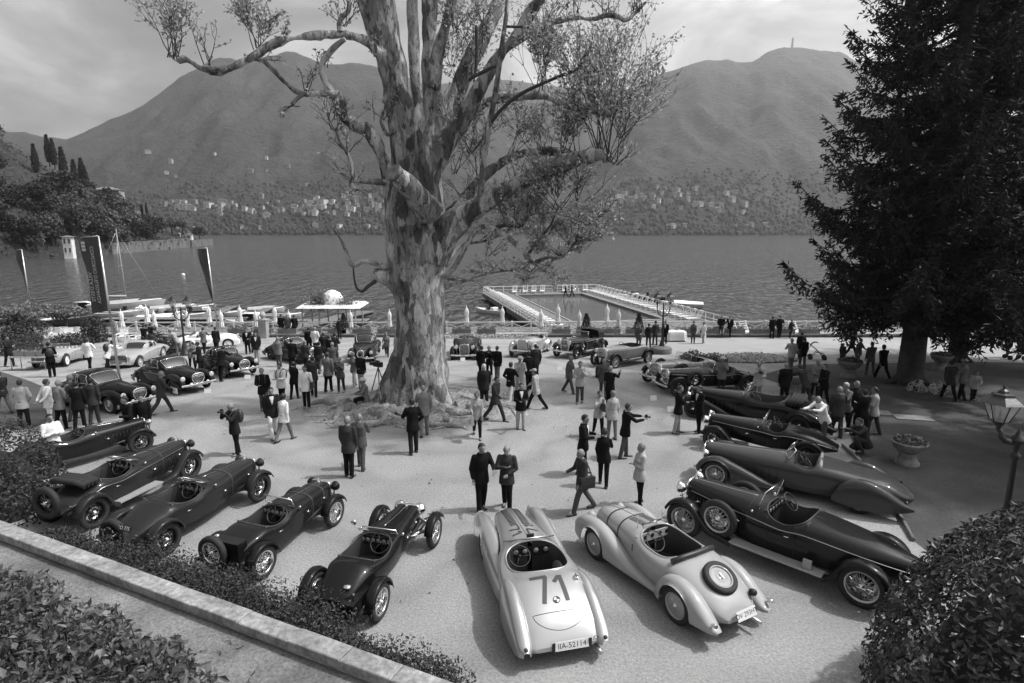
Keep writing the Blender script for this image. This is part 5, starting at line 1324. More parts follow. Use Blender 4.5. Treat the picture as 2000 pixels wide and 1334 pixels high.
class Body:
    """lengthwise loft; stations (x, half width, bottom, top, roundness, shoulder fraction)"""
    KB = 0.88
    def __init__(s, st, n=72, hole=None, arches=(), kb=None):
        st = sorted([tuple(a) + (2.6, .55)[len(a) - 4:] for a in st])
        s.x0, s.x1 = st[0][0], st[-1][0]; s.hole = hole; s.arches = arches; s.kb = kb or s.KB
        q = smooth_path(st, 10); q = q[np.argsort(q[:, 0])]; s.q = q; s.n = n
    def par(s, x): return [float(np.interp(x, s.q[:, 0], s.q[:, k])) for k in range(1, 6)]
    def sec(s, x, t):
        w, zb, zt, n, f = s.par(x); w = max(w, .004); zs = zb + (zt - zb) * f
        if t < .35:
            a = t / .35; y, z = w * (s.kb + (1 - s.kb) * (1 - (1 - a) ** 2)), zb + (zs - zb) * a
        else:
            th = (t - .35) / .65 * math.pi / 2
            y, z = w * max(0, math.cos(th)) ** (2 / n), zs + (zt - zs) * math.sin(th) ** (2 / n)
        for xw, zw, r in s.arches:
            if abs(x - xw) < r: z = max(z, zw + math.sqrt(r * r - (x - xw) ** 2)) if y > w * .55 else z
        return y, z
    def tc(s, x):
        if not s.hole: return 1.0
        xa, xb, W = s.hole[:3]; m = s.hole[3] if len(s.hole) > 3 else 3.5
        t = (x - (xa + xb) / 2) / ((xb - xa) / 2)
        if abs(t) >= 1: return 1.0
        yc = W * (1 - abs(t) ** m) ** (1 / m); w, zb, zt, n, f = s.par(x)
        yc = min(yc, w * .985)
        return .35 + .65 * math.acos(min(1, (yc / w) ** (n / 2))) / (math.pi / 2)
    def z_at(s, x, y):
        w, zb, zt, n, f = s.par(x); zs = zb + (zt - zb) * f
        a = min(1, abs(y) / max(w, 1e-4)); return zs + (zt - zs) * (1 - a ** n) ** (1 / n)
    def stations(s):
        xs = list(np.linspace(s.x0, s.x1, s.n))
        if s.hole:
            xa, xb = s.hole[:2]; c, h = (xa + xb) / 2, (xb - xa) / 2
            xs += [c + h * math.cos(a) for a in np.linspace(0, math.pi, 26)]
        return sorted(set(round(x, 4) for x in xs))
    def mesh(s, mb, m=0, ns=20):
        xs = s.stations(); L, R_ = [], []
        for x in xs:
            tcx = s.tc(x)
            pts = [s.sec(x, tcx * j / ns) for j in range(ns + 1)]
            L.append([Vector((x, y, z)) for y, z in pts]); R_.append([Vector((x, -y, z)) for y, z in reversed(pts)])
        mb.grid(L, m); mb.grid(R_, m)
        for e in (0, -1): mb.add(L[e] + R_[e], [tuple(range(2 * ns + 2)) if e else tuple(reversed(range(2 * ns + 2)))], m)
        # underside
        mb.grid([[Vector((x, y, s.par(x)[1] + .01)) for y in (-s.par(x)[0] * s.kb * .97, s.par(x)[0] * s.kb * .97)] for x in xs], m, False)
        return mb
    def edge(s, side):
        xa, xb = s.hole[:2]; c, h = (xa + xb) / 2, (xb - xa) / 2; out = []
        for a in np.linspace(0, math.pi, 33):
            x = c + h * math.cos(a) * .9995; y, z = s.sec(x, s.tc(x)); out.append(Vector((x, side * y, z)))
        return out
    def patch(s, mb, xa, xb, ta, tb, side=1, off=.006, nx=10, nt_=8, m=0, skew=0.0, skew2=0.0):
        rows = []
        for i in range(nx + 1):
            row = []
            for j in range(nt_ + 1):
                b = j / nt_; t = ta + (tb - ta) * b
                x = xa + skew * b + (xb + skew2 * b - xa - skew * b) * i / nx
                y, z = s.sec(x, t); y2, z2 = s.sec(x, t + .01); nn = Vector((0, z2 - z, -(y2 - y)))
                nn = nn.normalized() if nn.length > 1e-7 else Vector((0, 0, 1))
                row.append(Vector((x, side * (y + off * nn.y), z + off * nn.z)))
            rows.append(row)
        mb.grid(rows, m); return rows
    def line(s, mb, pts, r=.006, m=0, off=.003, n=5):
        mb.tube([Vector((x, y, s.z_at(x, y) + off)) for x, y in pts], r, n, m)
def tub(b, floor, car, m=None):
    E1, E2 = b.edge(1), b.edge(-1)
    mb = MB()
    for E in (E1, E2):
        mb.grid([[p, Vector((p.x, p.y * .93, p.z - .06)), Vector((p.x, p.y * .93, floor))] for p in E])
    mb.grid([[Vector((a.x, a.y * .94, floor + .005)), Vector((c.x, c.y * .94, floor + .005))] for a, c in zip(E1, E2)], 0, False)
    mb.obj('cockpit_lining', m or leather_dark, car)
    rim = MB().tube(E1 + list(reversed(E2))[1:-1], .018, 6, closed=True); return rim
WH = {}
def wheel_parts(r, w, style, tone):
    k = (r, w, style, tone.name)
    if k in WH: return WH[k]
    rim = r * .70
    ty = MB().lathe([(rim * .98, -w * .38), (rim * 1.08, -w * .48), (r * .86, -w * .5), (r * .965, -w * .4), (r, -w * .2), (r, w * .2), (r * .965, w * .4), (r * .86, w * .5), (rim * 1.08, w * .48), (rim * .98, w * .38), (rim * .98, -w * .38)], n=36, axis='Y')
    for q in (-.27, -.09, .09, .27): ty.lathe([(r * 1.003, w * (q - .02)), (r * 1.006, w * q), (r * 1.003, w * (q + .02))], n=36, axis='Y')
    rm = MB().lathe([(rim, w * .42), (rim * .9, w * .40), (rim * .87, w * .25), (rim * .87, -w * .25), (rim * .9, -w * .4), (rim, -w * .42), (rim * .985, 0), (rim, w * .42)], n=36, axis='Y')
    hb = MB().lathe([(r * .001, w * .62), (r * .06, w * .62), (r * .07, w * .5), (r * .12, w * .42), (r * .17, w * .3), (r * .17, -w * .5), (.001, -w * .5)], n=16, axis='Y')
    hb.box((0, w * .58, 0), (r * .34, .02, r * .05)); hb.lathe([(r * .5, -w * .3), (r * .5, -w * .42), (.001, -w * .44)], n=24, axis='Y')
    sp = MB()
    if style == 'wire':
        ns = 30
        for j in range(ns):
            a = 2 * math.pi * j / ns; sg = (1 if j % 2 else -1) * .42; y0 = w * (.40 if j % 3 else -.25)
            sp.tube([(math.cos(a + sg) * r * .13, y0, math.sin(a + sg) * r * .13), (math.cos(a) * rim * .9, w * (.05 if j % 2 else -.12), math.sin(a) * rim * .9)], .0055, 4, cap=False)
    else:
        sp.lathe([(rim * .9, w * .16), (rim * .72, w * .30), (rim * .5, w * .26), (rim * .42, w * .36), (r * .1, w * .40), (.001, w * .40)], n=30, axis='Y')
        if style == 'holes':
            for j in range(16):
                a = 2 * math.pi * j / 16; sp.lathe([(.018, 0), (.001, .002)], n=8, M=Matrix.Translation((math.cos(a) * rim * .78, w * .275, math.sin(a) * rim * .78)) @ Matrix.Rotation(-math.pi / 2, 4, 'X'))
    metal = chrome if style == 'wire' and tone is not p_dark else tone
    WH[k] = (ty.mesh('wheel', rubber), rm.mesh('rim', tone), hb.mesh('hub', chrome), sp.mesh('spokes' if style == 'wire' else 'wheel_disc', tone))
    return WH[k]
def wheel(car, x, y, r, w=.13, style='wire', tone=None, tilt=None, z=None, name='wheel', steer=0.0):
    p = wheel_parts(round(r, 3), w, style, tone or steel)
    o = link(name, p[0], car, (x, y, r if z is None else z))
    flip = y < 0 and tilt is None
    o.rotation_euler = tilt if tilt else (0, 0, (math.pi if flip else 0) + steer)
    link('rim', p[1], o); link('hub', p[2], o); link(p[3].name.split('.')[0], p[3], o)
    return o
def strip_fender(path, yc, w, crown=.05, lip=.05, n=None):
    """pressed steel mudguard following a path in (x, z): crowned section with turned down edges, 6 mm thick"""
    q = smooth_path([(a[0], a[1], 0, 0) for a in path], 5)[:, :2]; rows = []
    wf = [a[2] if len(a) > 2 else 1.0 for a in path]
    wi = np.interp(np.linspace(0, len(path) - 1, len(q)), np.arange(len(path)), wf)
    for i in range(len(q)):
        d = q[min(i + 1, len(q) - 1)] - q[max(i - 1, 0)]; d = d / max(1e-6, np.hypot(*d)); nn = np.array([-d[1], d[0]])
        if nn[1] < 0 and abs(d[0]) > .2: nn = -nn
        row = []
        for s_, h in ((-1, -crown - lip), (-.98, -crown * .8), (-.8, -crown * .35), (-.4, -.01), (0, 0), (.4, -.01), (.8, -crown * .35), (.98, -crown * .8), (1, -crown - lip)):
            row.append(Vector((q[i][0] + nn[0] * h, yc + s_ * w * wi[i] / 2, q[i][1] + nn[1] * h)))
        rows.append(row)
    mb = MB().grid(rows)
    mb.grid([[p - Vector((0, 0, 0.006)) for p in r] for r in rows])
    return mb
def arc_path(xw, zw, r, a0, a1, n=9):
    return [(xw + r * math.cos(R(a0 + (a1 - a0) * i / (n - 1))), zw + r * math.sin(R(a0 + (a1 - a0) * i / (n - 1)))) for i in range(n)]
def pontoon(prof, yc, side, n=60, arch=None, nexp=2.4, kb=.97):
    """closed wing: rows (x, half width, bottom, top); arch (x, z, r) cut out of its outer side"""
    prof = sorted(prof); q = smooth_path([(a[0], a[1], a[2], a[3]) for a in prof], 10); q = q[np.argsort(q[:, 0])]
    xs = set(np.linspace(prof[0][0], prof[-1][0], n))
    if arch: xs |= set(arch[0] + arch[2] * math.cos(a) for a in np.linspace(.001, math.pi - .001, 30))
    rows = []
    for x in sorted(xs):
        if x < prof[0][0] or x > prof[-1][0]: continue
        hw, zb, zt = [float(np.interp(x, q[:, 0], q[:, k])) for k in (1, 2, 3)]
        hw = max(hw, .004); zt = max(zt, zb + .01); row = []; zs = zb + (zt - zb) * .45
        za = arch[1] + math.sqrt(max(0, arch[2] ** 2 - (x - arch[0]) ** 2)) if arch and abs(x - arch[0]) < arch[2] else -9
        for j in range(21):
            if j < 4: y, z = hw, zb + (zs - zb) * j / 4
            elif j > 16: y, z = -hw, zb + (zs - zb) * (20 - j) / 4
            else:
                th = math.pi * (j - 4) / 12; c = math.cos(th); y = hw * math.copysign(abs(c) ** (2 / nexp), c); z = zs + (zt - zs) * math.sin(th) ** (2 / nexp)
            if y > -hw * .6 and za > z: z = za
            row.append(Vector((x, side * (yc + y), z)))
        rows.append(row if side > 0 else row[::-1])
    return MB().grid(rows)
def headlamp(car, x, y, z, r, m=chrome, stalk=.2, name='headlight', aim=0.0):
    M = Matrix.Translation((x, y, z)) @ Matrix.Rotation(aim, 4, 'Z') @ Matrix.Rotation(math.pi / 2, 4, 'Y')
    mb = MB().lathe([(.004, -r * 1.05), (r * .45, -r * .95), (r * .8, -r * .6), (r * .97, -r * .15), (r * 1.03, 0), (r * 1.03, .03), (r * .95, .035)], n=18, M=M)
    if stalk: mb.tube([(x - r * .4, y, z - r * .7), (x - r * .4, y * .92, z - r * .7 - stalk)], .018, 6)
    o = mb.obj(name, m, car)
    MB().lathe([(r * .96, .03), (r * .7, .045), (.004, .055)], n=18, M=M).obj('lens', lens, o)
    return o
def steering(car, x, y, z, r=.19, tilt=.9):
    M = Matrix.Translation((x, y, z)) @ Matrix.Rotation(-tilt, 4, 'Y')
    ring = [M @ Vector((r * math.cos(a), r * math.sin(a), 0)) for a in [2 * math.pi * j / 24 for j in range(24)]]
    mb = MB().tube(ring, .013, 6, closed=True)
    for a in (0.5, 2.64, 4.7): mb.tube([M @ Vector((0, 0, 0)), M @ Vector((r * math.cos(a), r * math.sin(a), 0))], .009, 5)
    mb.tube([M @ Vector((0, 0, 0)), M @ Vector((0, 0, -.5))], .018, 6); mb.ball(M @ Vector((0, 0, 0)), .03, 8, 6)
    return mb.obj('steering_wheel', black, car)
def seat(car, x, y, z, w, m, back=.42, name='seat', rake=.22):
    mb = MB()
    n = 6
    for k in range(n):
        yy = y - w / 2 + w * (k + .5) / n; ww = w / n * .5
        mb.tube([(x + .42, yy, z), (x + .2, yy, z + .03), (x, yy, z)], [ww, ww * 1.08, ww], 8)
        mb.tube([(x - .02, yy, z + .02), (x - .02 - rake * back * .6, yy, z + back * .6), (x - .04 - rake * back, yy, z + back)], [ww, ww * 1.08, ww * .8], 8)
    return mb.obj(name, m, car)
def screen(car, x, z, w, h, rake=.35, vee=0.0, frame=chrome, split=False, fold=0.0, top=.92, name='windscreen'):
    f_, g_ = MB(), MB()
    dx, dz = -h * math.sin(rake), h * math.cos(rake)
    bl, br_, tl, tr_ = Vector((x - vee, w / 2, z)), Vector((x - vee, -w / 2, z)), Vector((x - vee + dx, w / 2 * top, z + dz)), Vector((x - vee + dx, -w / 2 * top, z + dz))
    if vee:
        b0, t0 = Vector((x, 0, z)), Vector((x + dx, 0, z + dz)); loops = ((bl, b0, t0, tl), (b0, br_, tr_, t0))
    else: loops = ((bl, br_, tr_, tl),)
    for lp in loops:
        f_.tube(lp, .014, 6, closed=True); g_.add(lp, [(0, 1, 2, 3)])
    if split: f_.tube([(bl + br_) / 2, (tl + tr_) / 2], .01, 5)
    o = f_.obj(name, frame, car); g_.obj('glass', glass, o); return o
def grille(car, x, w, h, z, m=chrome, shape='rect', slats=14, rake=0.0, bar=black):
    """upright radiator: shell frame, dark core and slats"""
    fr = MB(); n = 20; loop = []
    for j in range(n):
        a = 2 * math.pi * j / n
        e = {'rect': .35, 'oval': 1.0, 'shield': .6}[shape]
        c, s_ = math.cos(a), math.sin(a)
        yy = math.copysign(abs(c) ** e, c) * w; zz = math.copysign(abs(s_) ** e, s_) * h / 2
        if shape == 'shield' and zz < 0: yy *= 1 - .5 * (-zz / (h / 2)) ** 1.5
        loop.append(Vector((x - rake * zz, yy, z + zz)))
    fr.tube(loop, .028, 8, closed=True)
    o = fr.obj('radiator_shell', m, car)
    MB().add([p * 1.0 + Vector((-.02, 0, 0)) for p in loop], [tuple(range(n))]).obj('core', bar, o)
    sl = MB()
    for k in range(slats):
        y = w * (-.92 + 1.84 * k / max(1, slats - 1))
        hh = h / 2 * (.96 if shape == 'rect' else math.sqrt(max(.02, 1 - (y / w) ** 2)))
        lo = hh if shape != 'shield' else hh * max(.1, 1 - (abs(y) / w) ** 1.2)
        sl.tube([(x + rake * lo + .004, y, z - lo), (x - rake * hh + .004, y, z + hh)], .007, 4)
    sl.obj('slats', m, o)
    return o
def bumper(car, x, w, z, bend=.12, m=chrome, r=.035):
    pts = [(x - bend * (abs(q) ** 2), w / 2 * q, z) for q in np.linspace(-1, 1, 11)]
    mb = MB()
    rows = [[Vector((p[0] + .012 * math.cos(a), p[1], p[2] + r * 1.4 * math.sin(a))) for a in np.linspace(-math.pi, math.pi, 9)] for p in pts]
    mb.grid(rows)
    for y in (-.3, .3): mb.tube([(x - .02, y * w, z), (x - (.22 if x > 0 else -.22), y * w, z)], .025, 6)
    return mb.obj('bumper', m, car)
def plate(car, x, y, z, w, h, s, face=-1, bg=plate_b, fg=plate_w, tilt=0.0, yaw=0.0, sz=None):
    """number plate facing backwards (-1) or forwards (+1)"""
    M = Matrix.Translation((x, y, z)) @ Matrix.Rotation(yaw, 4, 'Z') @ Matrix.Rotation(tilt, 4, 'Y')
    o = MB().box(None, (.015, w, h), M=M).obj('number_plate', bg, car)
    rot = Matrix.Rotation(face * math.pi / 2, 4, 'Z') @ Matrix.Rotation(math.pi / 2, 4, 'X')
    lettering(s, sz or h * .86, M @ Matrix.Translation((face * .0095, 0, 0)) @ rot, fg, o)
    return o
def louvres(car, b, xa, xb, n, t0, t1, m, sides=(1, -1)):
    mb = MB()
    for k in range(n):
        x = xa + (xb - xa) * k / (n - 1)
        for s_ in sides:
            y0, z0 = b.sec(x, t0); y1, z1 = b.sec(x, t1)
            mb.tube([(x, s_ * (y0 + .004), z0), (x - .005, s_ * (y1 + .006), z1)], [.010, .010], 5)
    return mb.obj('louvres', m, car)
def decal(b, strokes, wid, name, car, m, off=.007):
    """painted figures wrapped on the upper surface: strokes as lists of (x, y)"""
    mb = MB()
    for st in strokes:
        pts = []
        for (xa, ya), (xb, yb) in zip(st[:-1], st[1:]):
            for k in range(8): pts.append(Vector((xa + (xb - xa) * k / 8, ya + (yb - ya) * k / 8, 0)))
        pts.append(Vector((st[-1][0], st[-1][1], 0))); rows = []
        for i, p in enumerate(pts):
            d = (pts[min(i + 1, len(pts) - 1)] - pts[max(i - 1, 0)]).normalized(); w = Vector((-d.y, d.x, 0)) * wid / 2
            rows.append([Vector((q.x, q.y, b.z_at(q.x, q.y) + off)) for q in (p + w, p + w * .33, p - w * .33, p - w)])
        mb.grid(rows)
    return mb.obj(name, m, car)
def place(rear, front, side, track, wb=None):
    a, b = on(*rear), on(*front); d = (b - a); d.z = 0; L = d.length; d.normalize()
    nl = Vector((-d.y, d.x, 0)); mid = (a + b) / 2 + nl * (-track / 2 if side == 'L' else track / 2 if side == 'R' else 0)
    z0, z1 = gz(mid.y - d.y), gz(mid.y + d.y)
    return Vector((mid.x, mid.y, gz(mid.y))), math.atan2(d.y, d.x), L, -math.atan2(z1 - z0, 2.0)
def new_car(label, loc, rz, pitch=0.0, cat='vintage car', name='vintage_car'):
    o = thing(name, label, cat, loc, rz); o.rotation_euler = (0, pitch, rz); return o
CARS = 'vintage cars parked in the half circle'
# ------------------------------------------------------------------ open cars of the twenties and thirties
def prewar(label, rear, front, side, col=None, wb=None, track=1.18, r=.36, tail='round', fender='swept', spare=None, rw=.27, rh=.98, sh=1.02, bw=.5, cock=(-.05, -.95), lamps=chrome, lamp_r=.11, lamp_y=.34, run=True, shell=None, glass_h=.24, flat=False, tone=None, col2=None, ftone=None, trim=None, hood=None, nose=.28, tl=.75, wstyle='wire', seats=1, bump=False, strap=0, lv=10, mirror=False, gshape='rect', long=0.0, th=None, fw=.21, run_m=None, door=True, rear_seat=False, tank=False):
    col = col or p_dark; ftone = ftone or col
    loc, rz, L, pt = place(rear, front, side, track)
    W = (wb or L); car = new_car(label, loc, rz, pt); car['group'] = CARS
    xf, xr = W / 2, -W / 2; k = W / 2.6
    xn = xf + nose; xs = cock[0] * k; xe = cock[1] * k
    xt = xr - tl; th = th or .72
    if tail == 'slab':
        st = [(xn, rw, .42, rh, 3.4, .6), ((xn + xs) / 2, rw + (bw - rw) * .5, .40, rh + (sh - rh) * .5, 3.0, .58), (xs + .08, bw, .36, sh, 2.6, .6), ((xs + xe) / 2, bw + .03, .34, sh - .12, 3.2, .7), (xe, bw + .02, .36, sh - .06, 3.2, .7), (xe - .25, bw, .40, sh - .1, 3.4, .7), (xr - .15, bw - .04, .44, sh - .16, 3.4, .7), (xt, bw - .06, .46, .74, 3.4, .75)]
    elif tail == 'boat':
        st = [(xn, rw, .42, rh, 3.2, .6), ((xn + xs) / 2, rw + (bw - rw) * .5, .38, rh + (sh - rh) * .5, 2.8, .56), (xs + .08, bw, .34, sh, 2.5, .58), ((xs + xe) / 2, bw + .02, .34, sh - .1, 2.8, .62), (xe, bw, .36, sh - .02, 2.5, .6), (xr + .1, bw * .82, .40, th + .14, 2.3, .55), (xr - tl * .55, bw * .48, .46, th, 2.2, .5), (xt, .06, .52, th - .12, 2.2, .5)]
    elif tail == 'tourer':
        st = [(xn, rw, .46, rh, 3.4, .62), ((xn + xs) / 2, rw + (bw - rw) * .45, .42, rh + (sh - rh) * .5, 3.0, .6), (xs + .08, bw, .40, sh, 2.8, .62), ((xs + xe) / 2, bw + .06, .40, sh - .03, 3.4, .74), (xe, bw + .06, .40, sh - .01, 3.4, .74), (xr - .1, bw + .02, .44, sh - .06, 3.2, .7), (xt, bw * .72, .5, .86, 3, .6)]
    else:
        st = [(xn, rw, .42, rh, 3.2, .6), ((xn + xs) / 2, rw + (bw - rw) * .5, .38, rh + (sh - rh) * .5, 2.8, .56), (xs + .08, bw, .34, sh, 2.5, .58), ((xs + xe) / 2, bw + .03, .34, sh - .1, 2.8, .62), (xe, bw + .02, .36, sh - .03, 2.6, .6), (xr + .12, bw * .96, .38, th + .2, 2.4, .58), (xr - tl * .45, bw * .78, .42, th + .05, 2.3, .55), (xt, bw * .52, .48, .58, 2.2, .5)]
    b = Body(st, hole=(xe, xs, bw * .90, 3.2))
    b.mesh(MB()).obj('body', col, car)
    rim = tub(b, .42, car, trim); rim.obj('cockpit_rim', leather_dark, car)
    # dashboard and gauges
    zd = b.par(xs)[2]
    db = MB().box((xs - .05, 0, zd - .13), (.03, bw * 1.62, .18)); db.obj('dashboard', gloss_dark if trim is None else aly, car)
    gg = MB()
    for y in (-.3, -.18, -.05, .08, .2, .32): gg.lathe([(.045, 0), (.04, .006), (.001, .006)], n=12, M=Matrix.Translation((xs - .066, y * bw / .5, zd - .12)) @ Matrix.Rotation(-math.pi / 2, 4, 'Y'))
    gg.obj('gauges', gauge, car)
    steering(car, xs - .28, -.22 * bw / .5, zd - .06 + .04, .20)
    sm_ = trim or leather_dark
    seat(car, xe + .16, .24 * bw / .5, .52, bw * .72, sm_, zd - .56); seat(car, xe + .16, -.24 * bw / .5, .52, bw * .72, sm_, zd - .56)
    if rear_seat: seat(car, xe + .55 - .9 * 0, 0, .55, bw * 1.4, sm_, .3, 'rear_seat')
    # bonnet furniture
    sh_ = grille(car, xn + .012, rw * .96, rh - .44, .44 + (rh - .44) / 2, shell or chrome, gshape)
    MB().lathe([(.035, 0), (.03, .03), (.012, .05), (.02, .075), (.001, .09)], n=10, c=(xn - .07, 0, b.z_at(xn - .07, 0))).obj('radiator_cap', chrome, car)
    hl = MB(); xb0 = xs + .3
    b.line(hl, [(x, 0) for x in np.linspace(xb0, xn - .04, 12)], .007)
    hl.obj('bonnet_hinge', chrome, car)
    sl = MB()
    for x in (xb0,):
        sl.tube([Vector((x, s_ * y, z + .003)) for s_, t_ in [(1, a) for a in np.linspace(.3, 1, 10)] + [(-1, a) for a in np.linspace(1, .3, 10)] for y, z in [b.sec(x, t_)]], .005, 5)
    sl.obj('bonnet_seam', black, car)
    ct = MB()
    for s_ in (1, -1):
        for x in (xb0 + .2, xn - .3):
            y, z = b.sec(x, .3); ct.tube([(x - .05, s_ * (y + .02), z), (x + .05, s_ * (y + .02), z - .03)], .014, 6); ct.ball((x, s_ * (y + .012), z), .02, 6, 5)
        y, z = b.sec(xb0 - .1, .55); ct.tube([(xb0 - .12, s_ * y, z), (xb0 - .12, s_ * (y + .05), z + .05)], .012, 6); ct.ball((xb0 - .12, s_ * (y + .06), z + .06), .03, 8, 6)
    ct.obj('bonnet_catches', chrome, car)
    if lv: louvres(car, b, xb0 + .12, xn - .2, lv, .12, .36, black if col is not p_black else p_dark)
    for q in range(strap):
        x = xb0 + (xn - xb0) * (.35 + .4 * q)
        MB().grid([[Vector((xx, s_ * (y + .006), z + .008)) for s_, t_ in [(1, a) for a in np.linspace(.05, 1, 12)] + [(-1, a) for a in np.linspace(1, .05, 12)] for y, z in [b.sec(xx, t_)]] for xx in (x - .025, x + .025)]).obj('bonnet_strap', leather_dark, car)
    if fender == 'swept':
        bd = MB()
        for s_ in (1, -1): bd.tube([Vector((x, s_ * (b.sec(x, .43)[0] + .004), b.sec(x, .43)[1])) for x in np.linspace(xt + .1, xn - .1, 30) if b.tc(x) > .5], .009, 5)
        bd.obj('beading', steel, car)
    if door:
        dm = MB()
        for s_ in (1, -1):
            for x in (xs - .12, xe + .18): dm.tube([Vector((x, s_ * (b.sec(x, t_)[0] + .001), b.sec(x, t_)[1])) for t_ in np.linspace(.04, b.tc(x) * .97, 8)], .004, 4)
        dm.obj('door_seam', black, car)
        hd = MB()
        for s_ in (1, -1):
            x = xe + .26; y, z = b.sec(x, .34); hd.tube([(x, s_ * (y + .02), z), (x + .1, s_ * (y + .03), z)], .011, 6)
        hd.obj('door_handle', chrome, car)
    if mirror:
        MB().ball((xs + .1, bw + .12, sh + .1), (.03, .06, .06), 10, 6).tube([(xs + .1, bw - .02, sh - .05), (xs + .1, bw + .12, sh + .08)], .009, 5).obj('mirror', chrome, car)
    # windscreen
    if glass_h:
        if flat: screen(car, xs + .12, zd + .02, bw * 1.5, glass_h, 1.25)
        else: screen(car, xs + .1, b.z_at(xs + .1, bw * .8) + .04, bw * 1.72, glass_h, .3)
    # wheels and axles
    ws = tone or steel
    for x, y in ((xf, track / 2), (xf, -track / 2), (xr, track / 2), (xr, -track / 2)): wheel(car, x, y, r, .135, wstyle, ws)
    ax = MB().tube([(xf, -track / 2, r), (xf + .0, -.2, r - .06), (xf, .2, r - .06), (xf, track / 2, r)], .035, 7); ax.tube([(xr, -track / 2, r), (xr, track / 2, r)], .045, 8); ax.ball((xr, 0, r), .12, 10, 7)
    ax.obj('axles', iron, car)
    ch = MB()
    for s_ in (1, -1):
        ch.tube([(xn + .25, s_ * .3, .42), (xf, s_ * .3, .46), (xs, s_ * .34, .38), (xr + .3, s_ * .36, .4), (xr, s_ * .36, .52), (xr - .4, s_ * .36, .48)], .035, 6)
        for q in (0, .025, .05): ch.tube([(xn + .28, s_ * .32, .40 - q), (xf, s_ * .32, .36 - q), (xf - .4, s_ * .32, .42 - q)], .014, 4)
    ch.obj('chassis_rails', iron, car)
    yc = track / 2 + .01
    R2 = r + .085
    for s_ in (1, -1):
        if fender == 'cycle':
            strip_fender(arc_path(xf, r, R2, 22, 168), s_ * yc, fw, .045, .02).obj('front_wing', ftone, car)
            strip_fender(arc_path(xr, r, R2, 8, 178), s_ * yc, fw, .045, .02).obj('rear_wing', ftone, car)
            MB().tube([(xf, s_ * (yc - .1), r), (xf + .02, s_ * (yc - .11), r + R2 - .05)], .014, 5).tube([(xf + .1, s_ * .3, .5), (xf + .06, s_ * (yc - .02), r + R2 - .06)], .014, 5).obj('wing_stay', iron, car)
        else:
            sw = arc_path(xf, r, R2, 25, 112, 6) + [(xf - R2 * .75, r + R2 * .62), (xf - R2 * 1.25, r + .05), (xf - R2 * 1.75, r * .98), (xf - R2 * 2.3, .36)]
            strip_fender(sw, s_ * yc, fw + .03, .06, .03).obj('front_wing', ftone, car)
            rwp = [(xr + R2 * 1.35, .36), (xr + R2 * 1.12, r + .02)] + arc_path(xr, r, R2, 42, 172, 8)
            strip_fender(rwp, s_ * yc, fw + .03, .06, .03).obj('rear_wing', ftone, car)
        if run and fender != 'cycle':
            xa, xb = xf - R2 * 2.2, xr + R2 * 1.3
            rb = MB().box(((xa + xb) / 2, s_ * (yc - .02), .35), (xa - xb, .26, .035)); o = rb.obj('running_board', run_m or ftone, car)
            rr = MB()
            for q in range(6): rr.box(((xa + xb) / 2, s_ * (yc - .12 + .04 * q), .371), ((xa - xb) * .96, .014, .008))
            rr.obj('tread', aly, o)
        headlamp(car, xn + .10, s_ * lamp_y, rh - .12, lamp_r, lamps, .25)
        MB().ball((xt + .12 if tail != 'slab' else xr - .1, s_ * (bw * .8), .66), .035, 8, 6).obj('tail_light', tail_red, car)
    bar = MB().tube([(xn + .06, -lamp_y - .06, rh - .3), (xn + .1, 0, rh - .34), (xn + .06, lamp_y + .06, rh - .3)], .016, 6); bar.obj('lamp_bar', chrome, car)
    if bump: bumper(car, xn + .42, 1.5, .48)
    # spare wheels
    if spare == 'rear': wheel(car, xt - .06, 0, r * .98, .135, wstyle, ws, tilt=(0, -.22, math.pi / 2), z=.80, name='spare_wheel')
    if spare == 'rear_low': wheel(car, xt - .02, 0, r, .15, wstyle, ws, tilt=(0, -.3, math.pi / 2), z=.66, name='spare_wheel')
    if spare == 'side': 
        for s_ in (1, -1): wheel(car, xf - R2 * 1.55, s_ * (yc - .02), r, .135, wstyle, ws, z=r + .30, name='spare_wheel')
    if tank:
        tk = MB().box((xt - .02, 0, .66), (.24, bw * 1.7, .46)); tk.obj('fuel_tank', ftone, car)
        MB().lathe([(.05, 0), (.055, .03), (.04, .05), (.001, .06)], n=12, c=(xt - .02, bw * .55, .89)).obj('filler_cap', chrome, car)
    if hood == 'folded':
        hd = MB()
        for q in range(4): hd.tube([(xe - .1 - .1 * q, -bw * .92, sh - .04), (xe - .18 - .1 * q, -bw * .5, sh + .06), (xe - .2 - .1 * q, bw * .5, sh + .06), (xe - .1 - .1 * q, bw * .92, sh - .04)], .075, 7)
        hd.obj('folded_hood', canvas, car)
    if hood == 'raised':
        rows = []
        for x, z, q in ((xe + .25, sh + .42, 1), (xe + .05, sh + .48, 1), (xe - .4, sh + .46, 1), (xe - .62, sh + .3, .95), (xe - .72, sh - .1, .92)):
            rows.append([Vector((x, y * bw * 1.05 * q, sh - .1 + (z - sh + .1) * h)) for y, h in ((-1, 0), (-1, .6), (-.92, .9), (-.6, 1), (0, 1.03), (.6, 1), (.92, .9), (1, .6), (1, 0))])
        MB().grid(rows).grid([[p * 1.0 + Vector((0, 0, -.02)) for p in r_] for r_ in rows]).obj('hood', canvas, car)
    if mirror is None: pass
    return car, b, dict(xn=xn, xs=xs, xe=xe, xt=xt, xf=xf, xr=xr, zd=zd, yc=yc)
